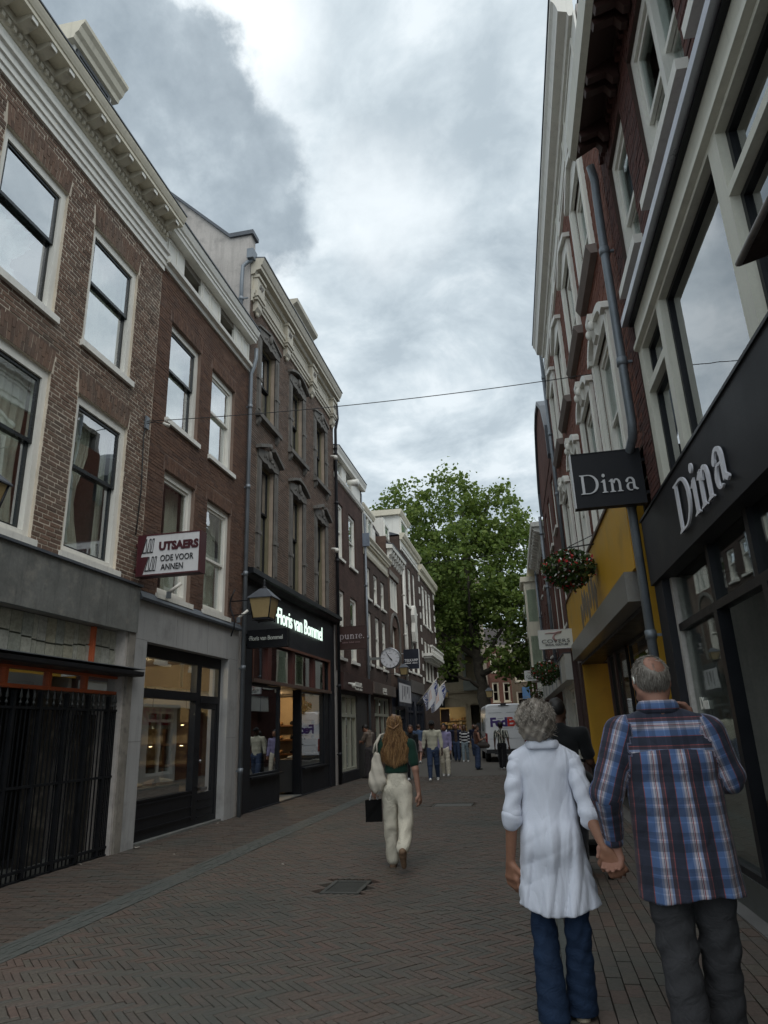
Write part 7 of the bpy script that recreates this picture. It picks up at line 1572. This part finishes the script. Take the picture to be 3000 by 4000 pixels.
def plaidmat():
    m, t, b = newmat('blue_plaid'); at = t.n('ShaderNodeAttribute', attribute_name='cuv'); s = t.n('ShaderNodeSeparateXYZ'); t.put(s.inputs[0], at.outputs['Vector'])
    yk = t.math('MULTIPLY', t.math('GREATER_THAN', t.math('SUBTRACT', s.outputs[1], t.math('MULTIPLY', t.math('MULTIPLY', s.outputs[0], s.outputs[0]), -.45)), 1.392), t.math('LESS_THAN', s.outputs[2], .5))
    def sw(a, b_): return t.math('ADD', t.math('MULTIPLY', a, t.math('SUBTRACT', 1, yk)), t.math('MULTIPLY', b_, yk))
    # back panel is fuller below: stripes fan out a little towards the hem
    fan = t.math('DIVIDE', s.outputs[0], t.math('ADD', 1, t.math('MULTIPLY', t.math('SUBTRACT', 1.39, s.outputs[1]), t.math('MULTIPLY', .22, t.math('LESS_THAN', s.outputs[2], .5)))))
    u = t.math('FRACT', t.math('ADD', t.math('DIVIDE', sw(fan, s.outputs[1]), .134), 40.37)); v = t.math('FRACT', t.math('ADD', t.math('DIVIDE', sw(s.outputs[1], fan), .155), 40.55))
    nv, bl, lb, wh, rd, bn = (.014,.015,.024,1), (.060,.108,.215,1), (.15,.185,.27,1), (.34,.315,.33,1), (.19,.045,.038,1), (.045,.024,.026,1)
    U = t.ramp(u, [(0, nv), (.20, rd), (.225, bl), (.43, lb), (.50, wh), (.565, nv), (.58, wh), (.605, rd), (.63, wh), (.69, lb), (.76, bn), (.87, rd), (.895, nv)], 'CONSTANT')
    Vv = t.ramp(v, [(0, (.75,.75,.82,1)), (.10, (1.35,1.38,1.5,1)), (.36, (2,1.95,2,1)), (.40, (1.35,1.38,1.5,1)), (.55, (.62,.62,.68,1)), (.80, (1.1,1.1,1.2,1)), (.87, (1.8,1.6,1.65,1)), (.90, (.9,.9,1.0,1))], 'CONSTANT')
    c = t.mix(.88, U, Vv, 'MULTIPLY'); c = t.mix(.2, c, (.10,.115,.16,1))
    t.put(b.inputs['Base Color'], c); b.inputs['Roughness'].default_value = .9; b.inputs['Specular IOR Level'].default_value = .15; b.inputs['Sheen Weight'].default_value = .1
    return m
M_plaid = wrinkle(plaidmat(), .5, 4, (1, 1, .6), .025)
P = [cap((-.165,-.005,1.42), (.165,-.005,1.42), .09, None, .95), cap((-.01,-.015,1.45), (-.02,-.01,1.55), .105, .070, .9), cap((-.06,-.02,1.535), (-.215,-.005,1.472), .066, .068), cap((.04,-.02,1.535), (.205,-.008,1.462), .066, .068), cap((0,0,1.18), (0,.005,1.37), .215, .212, .66), cap((.01,0,.72), (0,0,1.15), .245, .220, .72), eli((0,-.04,1.32), (.20,.11,.12))]
for A_ in (LM, RM):
    A0, A1, A2 = [np.array(q) for q in A_]; P += [cap(A0, A1, .086, .074, 1, 0, True), cap(A1, A1+(A2-A1)*.88, .074, .056, 1, 0, True)]
def foldM(X, Y, Z):
    inn = np.clip((.25-np.abs(X))/.06, 0, 1); low = np.clip((1.35-Z)/.6, 0, 1)
    rg = lambda q: 1-2*np.abs(np.sin(q))**.7
    return inn*(.010*low*np.sin(6.2*X/.1+2*Z+1.5*np.sin(5*Z))+.007*rg(9*(Z+.5*X)+1.6*np.sin(11*X))*np.clip(1-np.abs(Z-1.1)/.35, 0, 1)+.004*rg(14*(Z-.7*X)))+(1-inn)*.0055*rg(21*Z+14*X+2*np.sin(15*Y+9*Z))*np.clip(.35+.65*np.sin(11*Z+1),0,1)
clM = lambda X, Y, Z: np.where(np.hypot(X, Y*1.3) < .34, (.715+.02*np.sin(11*X+.6)+.14*np.clip(np.abs(X)-.17, 0, 1))-Z, -9)
sdf_obj('shirt', P, [M_plaid], mn, VX, .03, clM, foldM, True)
P = [cap((-.07,-.035,1.595), (.025,-.035,1.595), .052, None, 1.1), cap((-.085,-.01,1.59), (-.06,.07,1.55), .045), cap((.04,-.01,1.59), (.02,.07,1.55), .045)]
sdf_obj('collar', P, [M_plaid], mn, VX, .014, lambda X, Y, Z: np.maximum(Z-1.632, 1.565-Z), None, True)
sdf_obj('cuff', [cap(np.array(LM[1])+(np.array(LM[2])-np.array(LM[1]))*.80, np.array(LM[1])+(np.array(LM[2])-np.array(LM[1]))*.97, .057, .055, 1, 0, True)], [M_plaid], mn, VX, .01, None, lambda X, Y, Z: .003*np.sin(80*Z), True)

M_grey = wrinkle(pm('charcoal_cord', (.046,.046,.049), .9, .25, 4, 140, .25, spec=.12), .30, 6, (1, 1, 1.4), .02)
P = [cap((0,0,.86), (0,0,1.0), .17, .165, .78)]
for L_ in LEGM: P += [cap(L_[0], L_[1], .118, .088), cap(L_[1], np.array(L_[2])-(0,0,.03), .086, .088)]
sdf_obj('trousers', P, [M_grey], mn, VX, .02, lambda X, Y, Z: np.maximum(Z-1.02, .05-Z), lambda X, Y, Z: .0045*np.sin(34*Z+12*X+4*np.sin(20*X))*np.clip(1-np.abs(Z-.5)/.25, 0, 1)+.003*np.sin(60*Z-25*X))
for L_ in LEGM: a = np.array(L_[2]); sdf_obj('shoe', [cap(a+(0,-.03,-.06), a+(0,.06,-.055), .042, .046), cap(a+(0,.06,-.06), a+(0,.19,-.068), .044, .03)], [M_black], mn, .01, .02, lambda X, Y, Z: .004-Z)
H_m = hairmat('thin_grey_hair', [(.10,.085,.068), (.17,.15,.125), (.26,.235,.205), (.34,.32,.285)], .55)
SC = eli(HCM+RhM@np.array((0,-.015,.022)), (.0875,.110,.1065), 0, RhM)
bald = HCM+RhM@np.array((.015,-.088,.085))
EARS = [HCM+RhM@np.array((s_*.088,.0,-.02)) for s_ in (-1, 1)]
sdf_obj('hair', [SC], [H_m], mn, .006, .01, lambda X, Y, Z: np.maximum(np.maximum(*[.040-np.sqrt((X-e[0])**2+(Y-e[1])**2+(Z-e[2])**2) for e in EARS]), np.maximum(np.maximum(Y-(HCM[1]+.045)-np.maximum(0, Z-HCM[2]-.05)*1.2, HCM[2]-.058-Z), .058-np.sqrt((X-bald[0])**2+(Y-bald[1])**2+((Z-bald[2])*.9)**2))), lambda X, Y, Z: .0018*np.sin(120*X+40*Z)*np.sin(90*Z)+.001)
S_ = []
for _ in range(2400):
    u = rng.normal(size=3); u /= np.linalg.norm(u)
    if u[1] > .45 and u[2] < .5: continue
    p = HCM+RhM@(np.array((0,-.015,.022))+u*np.array((.087,.109,.106)))
    if p[2] < HCM[2]-.052 or min(np.linalg.norm(p-e) for e in EARS) < .038: continue
    db = np.linalg.norm((p-bald)*(1,1,.9)); 
    if db < .064 and rng.random() < .93: continue
    dn = np.array((u[0]*.3+.25*rng.normal(), -.3*u[1]-.25+.2*rng.normal(), -1.0 if u[2] < .5 else -.15)); dn -= u*(dn@u)*.9; dn /= np.linalg.norm(dn); L_ = .022+.022*rng.random()
    S_.append([p-u*.003, p+dn*L_*.5+u*.004, p+dn*L_+u*.002])
strands('hair_strands', H_m, mn, S_, .0018)
T = HCM+RhM@np.array((-.088,-.012,-.008)); m = MB(); m.tube([tuple(T+np.array((-.004,-.018,.028))), tuple(T+np.array((-.006,-.026,.01))), tuple(T+np.array((-.004,-.02,-.008)))], .0045, 6); m.obj('hearing_aid', M_white, mn)

# ---- long haired woman with the green top ---------------------------------------
M_ecru = wrinkle(pm('ecru_linen', (.60,.56,.46), .85, .10, 4, 120, .15, spec=.2), .4, 7, (1, 1, .8), .02); M_green = cloth('dark_green_knit', (.010,.035,.024)); M_tote = pm('canvas_tote', (.50,.46,.385), .9, .1, 5, 90, .2)
M_paperbag = pm('black_paper_bag', (.006,.006,.006), .8, .25, 3, 40, .2, spec=.12)
gx, gy = -1.625, 8.5
tw_fold = lambda X, Y, Z: .007*np.sin(30*Z+18*X+3*np.sin(25*X))*np.clip(1-np.abs(Z-.35)/.5, 0, 1)+.003*np.sin(50*X)
gw, GJ, GS, ghc = person('long haired woman in a dark green top and cream trousers walking up the street', (gx, gy, 0), R(3), 1.72, False, ((9,2),(-13,46)), ((9,3,8),(10,-10,14)), [((-.245,-.03,1.115),(-.285,.02,.90), dict(curl=1.3)), None], SK_L, dict(mat=M_green, sleeve='short', hem=.615, name='green_top'), dict(mat=M_ecru, rk=.050, rh=.042, waist=.622, fold=tw_fold), None, pm('white_brown_trainer', (.16,.10,.06), .7, .5, 6), .010, (0, 0), .95)
H_g = hairmat('auburn_blond_hair', [(.055,.025,.011), (.11,.052,.021), (.20,.105,.042), (.34,.20,.085), (.45,.29,.13)], .4)
P = [eli(ghc+(0,-.02,.022), (.090,.106,.100)), cap(ghc+(0,-.045,-.05), ghc+(-.01,-.065,-.33), .090, .122, .5), cap(ghc+(0,-.065,-.28), ghc+(-.005,-.06,-.42), .115, .085, .36), cap(ghc+(-.10,-.03,-.15), ghc+(-.15,-.03,-.26), .045, .04), cap(ghc+(.10,-.03,-.15), ghc+(.155,-.03,-.30), .05, .045)]
sdf_obj('hair', P, [H_g], gw, .010, .05, lambda X, Y, Z: Y-(ghc[1]+.055), lambda X, Y, Z: .006*np.sin(75*X+5*np.sin(11*Z))+.003*np.sin(150*X+16*Z))
S_ = []
for _ in range(4200):
    x = rng.uniform(-1, 1); z0 = rng.uniform(-.28, .10); wv = rng.uniform(0, 6.3); fr = rng.uniform(16, 30)
    def bp(z):
        wd = .09 if z > -.05 else .09+.10*min(1, (-.05-z)/.22)
        if z < -.32: wd *= 1-.35*min(1, (-.32-z)/.16)
        dp = .108*math.sqrt(max(0, 1-(max(z-.02, 0)/.10)**2)) if z > .02 else .105
        return ghc+np.array((x*wd*(math.sqrt(max(.05, 1-(max(z-.02,0)/.105)**2)) if z > .02 else 1), -.025-dp*math.sqrt(max(.05, 1-.8*x*x))*.92, z))
    pts = []; L_ = rng.uniform(.16, .32); zz_ = z0
    for q in range(6): z = z0-L_*q/5; pts.append(bp(max(z, -.46+.10*abs(x)))+np.array((.008*math.sin(fr*z+wv), -.004-.005*math.sin(fr*.8*z+wv), min(0, z+.46-.10*abs(x))*.35)))
    S_.append(pts)
strands('hair_strands', H_g, gw, S_, .0026)
m = MB(); m.tube([tuple(ghc+np.array((-.09,-.07,.0))), tuple(ghc+np.array((-.045,-.122,-.03))), tuple(ghc+np.array((0,-.135,-.05))), tuple(ghc+np.array((.05,-.122,-.01))), tuple(ghc+np.array((.085,-.07,.04)))], .012, 6); m.obj('hair_twist', H_g, gw)
m = MB(); m.tube([tuple(GS[0][2]+np.array((.03*math.cos(a), .03*math.sin(a), .012))) for a in np.linspace(0, 6.28, 14)], .006, 6); m.obj('bracelet', M_gold, gw)
tb = thing('tote_bag', 'white canvas tote bag hanging from the shoulder of the long haired woman', 'bag', (gx-.225, gy-.10, .86))
sdf_obj('bag', [cap((0,0,.10), (.01,.01,.38), .082, .05, .62), cap((0,-.01,.08), (.01,0,.22), .088, .078, .62), cap((.03,0,.09), (-.02,0,.07), .08, .075, .7)], [M_tote], tb, .008, .03, lambda X, Y, Z: Z-.44, lambda X, Y, Z: .006*np.sin(70*X+25*Z)+.006*np.sin(40*Z)*np.clip((.2-Z)*6, 0, 1))
for dx in (-.012, .035): m = MB(); m.tube([(dx-.02,.0,.42),(dx*.5-.0,-.01,.52),(.055,.03,.62),(.095,.10,.635)], [.012,.012,.013,.012], 6); m.obj('strap', M_tote, tb)
pb = thing('paper_bag', 'glossy black paper bag with white handles held in the left hand', 'bag', (gx-.295, gy+.03, .52), R(8))
m = MB(); m.add([(-.095,-.05,0),(.095,-.05,0),(.095,.05,0),(-.095,.05,0),(-.098,-.045,.235),(.098,-.045,.24),(.092,.05,.238),(-.092,.05,.232),(-.05,-.056,.12),(.03,-.042,.13)], [(0,3,2,1),(0,1,9,8),(1,5,9),(5,4,8,9),(4,0,8),(1,2,6,5),(2,3,7,6),(3,0,4,7)]); m.obj('bag', M_paperbag, pb)
for y in (-.045, .045): m = MB(); m.tube([(-.045,y,.235),(-.01,0,.345),(.012,0,.345),(.05,y,.24)], .007, 6); m.obj('handle', M_signwhite, pb)

# ---- passers-by ----------------------------------------------------------------
M_tee = cloth('black_tee', (.011,.012,.013)); M_jns = pm('blue_denim', (.030,.050,.105), .85, .25, 5, 90, .15); M_jnl = pm('pale_denim', (.17,.22,.25), .85, .2, 5, 90); M_blk = cloth('black_trousers', (.009,.009,.011)); M_navyc = cloth('navy_wool', (.010,.013,.030))
M_tr = pm('white_trainers', (.55,.55,.55), .6, .1); M_dsh = pm('dark_shoes', (.012,.011,.011), .5, .2)
person('man in a black tee shirt with short dark hair pushing a stroller', (.27, 7.75, 0), R(-8), 1.80, True, ((10,6),(-10,14)), ((8,25,45),(8,22,50)), None, SK_B, dict(mat=M_tee, sleeve='short', hem=.50), dict(mat=M_blk), dict(mat=H_dark), M_dsh, .011, (4, -6), 1.08)
M_tq = cloth('taupe_tee', (.16,.125,.10))
person('man in a taupe tee shirt leaning by the shop window with folded arms, looking down', (-5.52, 24.0, 0), R(72), 1.80, True, ((4,3),(-2,2)), ((5,5,20),(5,5,20)), [((-.25,.10,1.20),(.02,.27,1.16)), ((.25,.10,1.20),(-.02,.30,1.20))], SK_T, dict(mat=M_tq, sleeve='short', hem=.49), dict(mat=cloth('grey_trousers', (.045,.04,.042)), rk=.046, rh=.042), dict(mat=H_dark), M_dsh, .014, (-32, 6), 1.0)
person('man in a cream polo sweater, dark cap and blue jeans walking towards us', (-3.08, 22.2, 0), PI+.05, 1.80, True, ((-10,14),(12,4)), ((9,6,16),(9,-6,16)), None, SK_D, dict(mat=cloth('cream_sweater', (.46,.45,.36)), cuff=.55, hem=.47, name='sweater'), dict(mat=M_jns, rh=.032), dict(mat=M_tee, style='cap'), M_tr, .013, (-6, 4), 1.05)
person('person in dark leggings and white shoes half hidden by the long haired woman', (-3.82, 22.6, 0), PI, 1.68, False, ((-8,8),(8,4)), tone=SK_T, top=dict(mat=M_tee), bottom=dict(mat=M_blk, rh=.028, rk=.034), hair=dict(mat=H_brown, style='long'), shoes=M_tr)
person('man in a blue tee shirt and pale shorts walking away up the left side', (-5.28, 33.5, 0), R(-5), 1.76, True, ((10,6),(-12,16)), tone=SK_L, top=dict(mat=cloth('steel_blue_tee', (.07,.11,.19)), sleeve='short', hem=.48), bottom=dict(mat=cloth('pinkish_shorts', (.33,.24,.24)), len='shorts', rk=.06), hair=dict(mat=H_brown), shoes=M_tr, build=1.1)
person('man in a navy suit and white shirt with folded arms coming towards us', (-4.1, 34.5, 0), PI-.1, 1.72, True, ((-8,8),(9,4)), armpts=[((-.24,.06,1.10),(.03,.20,1.10)), ((.24,.06,1.10),(-.02,.22,1.14))], tone=SK_D, top=dict(mat=cloth('white_shirt', (.55,.56,.6))), jacket=dict(mat=M_navyc, open=.03, hem=.46), bottom=dict(mat=M_navyc), hair=dict(mat=H_dark), shoes=M_tr, build=1.15)
person('bald man in a dark blue jacket and brown shirt walking beside the suited man', (-3.6, 34.3, 0), PI, 1.72, True, ((9,4),(-8,10)), tone=SK_T, top=dict(mat=cloth('brown_shirt', (.06,.04,.028))), jacket=dict(mat=M_navyc, open=.035, hem=.46), bottom=dict(mat=M_jns), shoes=M_dsh, build=1.05)
def stripes(name, c1, c2, per, fr, wav=0):
    m, t, b = newmat(name); at = t.n('ShaderNodeAttribute', attribute_name='cuv'); s = t.n('ShaderNodeSeparateXYZ'); t.put(s.inputs[0], at.outputs['Vector'])
    if wav:
        n = t.noise(at.outputs['Vector'], 7, 3, .5); x = t.math('FRACT', t.math('ADD', t.math('DIVIDE', s.outputs[0], per), t.math('MULTIPLY', n, wav)))
    else: x = t.math('FRACT', t.math('ADD', t.math('DIVIDE', s.outputs[1], per), 20.2))
    t.put(b.inputs['Base Color'], t.mix(t.math('LESS_THAN', x, fr), (*c1, 1), (*c2, 1))); b.inputs['Roughness'].default_value = .9; return m
person('person in a black and white striped rugby shirt and pale jeans walking towards us', (-3.16, 33.8, 0), PI, 1.63, False, ((-8,8),(9,4)), tone=SK_B, top=dict(mat=stripes('rugby_stripes', (.012,.012,.016), (.55,.55,.55), .14, .38)), bottom=dict(mat=M_jnl), hair=dict(mat=H_brown, style='afro'), shoes=M_tr)
bt, _, _, _ = person('woman in a rust brown vest and wide blue jeans with a big shoulder bag', (-2.1, 27.3, 0), R(-60), 1.62, False, ((3,2),(-4,3)), armpts=[None, ((.19,.04,1.06),(.14,.24,1.12))], tone=SK_L, top=dict(mat=cloth('rust_vest', (.085,.035,.022)), sleeve='none', hem=.5), bottom=dict(mat=M_jns, rk=.055, rh=.066), hair=dict(mat=H_brown, style='bun'), shoes=M_dsh)
bg_ = thing('shoulder_bag', 'large dark brown slouchy bag on the shoulder of the woman in wide jeans', 'bag', (-1.87, 27.2, .78)); sdf_obj('bag', [cap((-.16,0,.10), (.17,0,.08), .10, .09, .6), cap((-.10,0,.2), (.10,0,.2), .06, .05, .6)], [pm('brown_bag_leather', (.03,.020,.016), .6, .3)], bg_, .016, .05); m = MB(); m.tube([(-.12,0,.22),(-.16,0,.50),(-.12,0,.62)], .012, 6); m.tube([(.10,0,.22),(-.06,0,.52),(-.12,0,.62)], .012, 6); m.obj('strap', MATS['brown_bag_leather'], bg_)
zt, ZJ, ZS, zhc = person('person in a black and white wavy patterned shirt and black trousers by the van', (-1.18, 27.3, 0), R(-15), 1.68, True, ((8,5),(-8,12)), arm=((9,-4,12),(14,-14,10)), tone=SK_B, top=dict(mat=stripes('zebra_print', (.018,.022,.020), (.42,.42,.36), .09, .42, 1.1), sleeve='short', hem=.47), bottom=dict(mat=M_blk, rk=.055, rh=.05), hair=dict(mat=H_dark, style='afro'), shoes=M_tr)
m = MB(); m.tube([(-.10,-.13,1.34),(.02,-.145,1.22),(.14,-.11,1.02)], .012, 6); m.obj('bag_strap', pm('pale_strap', (.4,.33,.28), .8, .1), zt)
person('man in a teal shirt by the shop door behind the long haired woman', (-4.75, 25.6, 0), R(20), 1.76, True, tone=SK_L, top=dict(mat=cloth('teal_shirt', (.02,.05,.05)), sleeve='short'), bottom=dict(mat=cloth('red_shorts', (.09,.03,.028)), len='shorts', rk=.055), hair=dict(mat=H_brown), shoes=M_tr)
person('person in lilac walking close behind the man in the cream sweater', (-2.95, 24.2, 0), PI, 1.70, False, tone=SK_T, top=dict(mat=cloth('lilac_shirt', (.25,.23,.38))), bottom=dict(mat=M_ecru), hair=dict(mat=H_dark, style='long'), shoes=M_tr)
person('dark haired person in black between the two men in jackets, further back', (-4.15, 38.5, 0), PI, 1.75, True, tone=SK_T, top=dict(mat=M_tee), bottom=dict(mat=M_blk), hair=dict(mat=H_dark), shoes=M_dsh)
person('red haired person behind the striped shirt, further back', (-3.75, 38.0, 0), PI, 1.66, False, tone=SK_L, top=dict(mat=M_bordeaux), bottom=dict(mat=M_blk), hair=dict(mat=pm('hair_red', (.12,.035,.014), .5, .3, 12), style='long'), shoes=M_dsh)
person('person in a dark coat at the right of the shop group, far back', (-3.2, 40.0, 0), PI, 1.72, True, tone=SK_T, top=dict(mat=M_navyc), bottom=dict(mat=M_jns), hair=dict(mat=H_dark), shoes=M_dsh)
person('man in a black top partly hidden behind the white sweater, near the dark shopfronts', (-4.45, 36.5, 0), PI, 1.70, True, tone=SK_T, top=dict(mat=M_tee), bottom=dict(mat=M_blk), hair=dict(mat=H_dark), shoes=M_dsh)

# ---- stroller
st = thing('stroller', 'black framed stroller with pale seat pushed along the yellow shop', 'stroller', (.42, 8.35, 0), R(-6))
for s in (-1, 1):
    m = MB(); m.tube([(s*.20,-.42,1.12),(s*.21,-.30,.98),(s*.23,.0,.60),(s*.24,.32,.14)], .014, 8); m.tube([(s*.23,.05,.60),(s*.25,-.30,.16)], .013, 8); m.obj('frame_tube', M_plas, st)
    for y, r in ((.36, .10), (-.32, .13)): m = MB(); m.tube([(s*.25-.025,y,r),(s*.25+.025,y,r)], r, 16); w_ = m.obj('wheel', M_rub, st); m = MB(); m.tube([(s*.25-.028,y,r),(s*.25+.028,y,r)], r*.5, 10); m.obj('hub', M_zinc, w_)
m = MB(); m.tube([(-.20,-.42,1.12),(-.18,-.46,1.16),(.18,-.46,1.16),(.20,-.42,1.12)], .017, 8); m.obj('handle', M_rub, st)
sdf_obj('seat', [cap((-.13,.05,.50), (.13,.05,.50), .07, None, 1.6), cap((-.13,-.12,.62), (.13,-.12,.62), .06), cap((-.13,-.20,.85), (.13,-.20,.85), .05)], [pm('pale_seat', (.36,.34,.30), .9, .1)], st, .014, .06)
sdf_obj('canopy', [eli((0,-.08,.90), (.21,.24,.17))], [M_tee], st, .014, .01, lambda X, Y, Z: np.maximum(.84-Z, Y-.12))
sdf_obj('basket', [cap((-.14,.0,.26), (.14,.0,.26), .08, None, 2.0)], [M_tee], st, .016, .02)
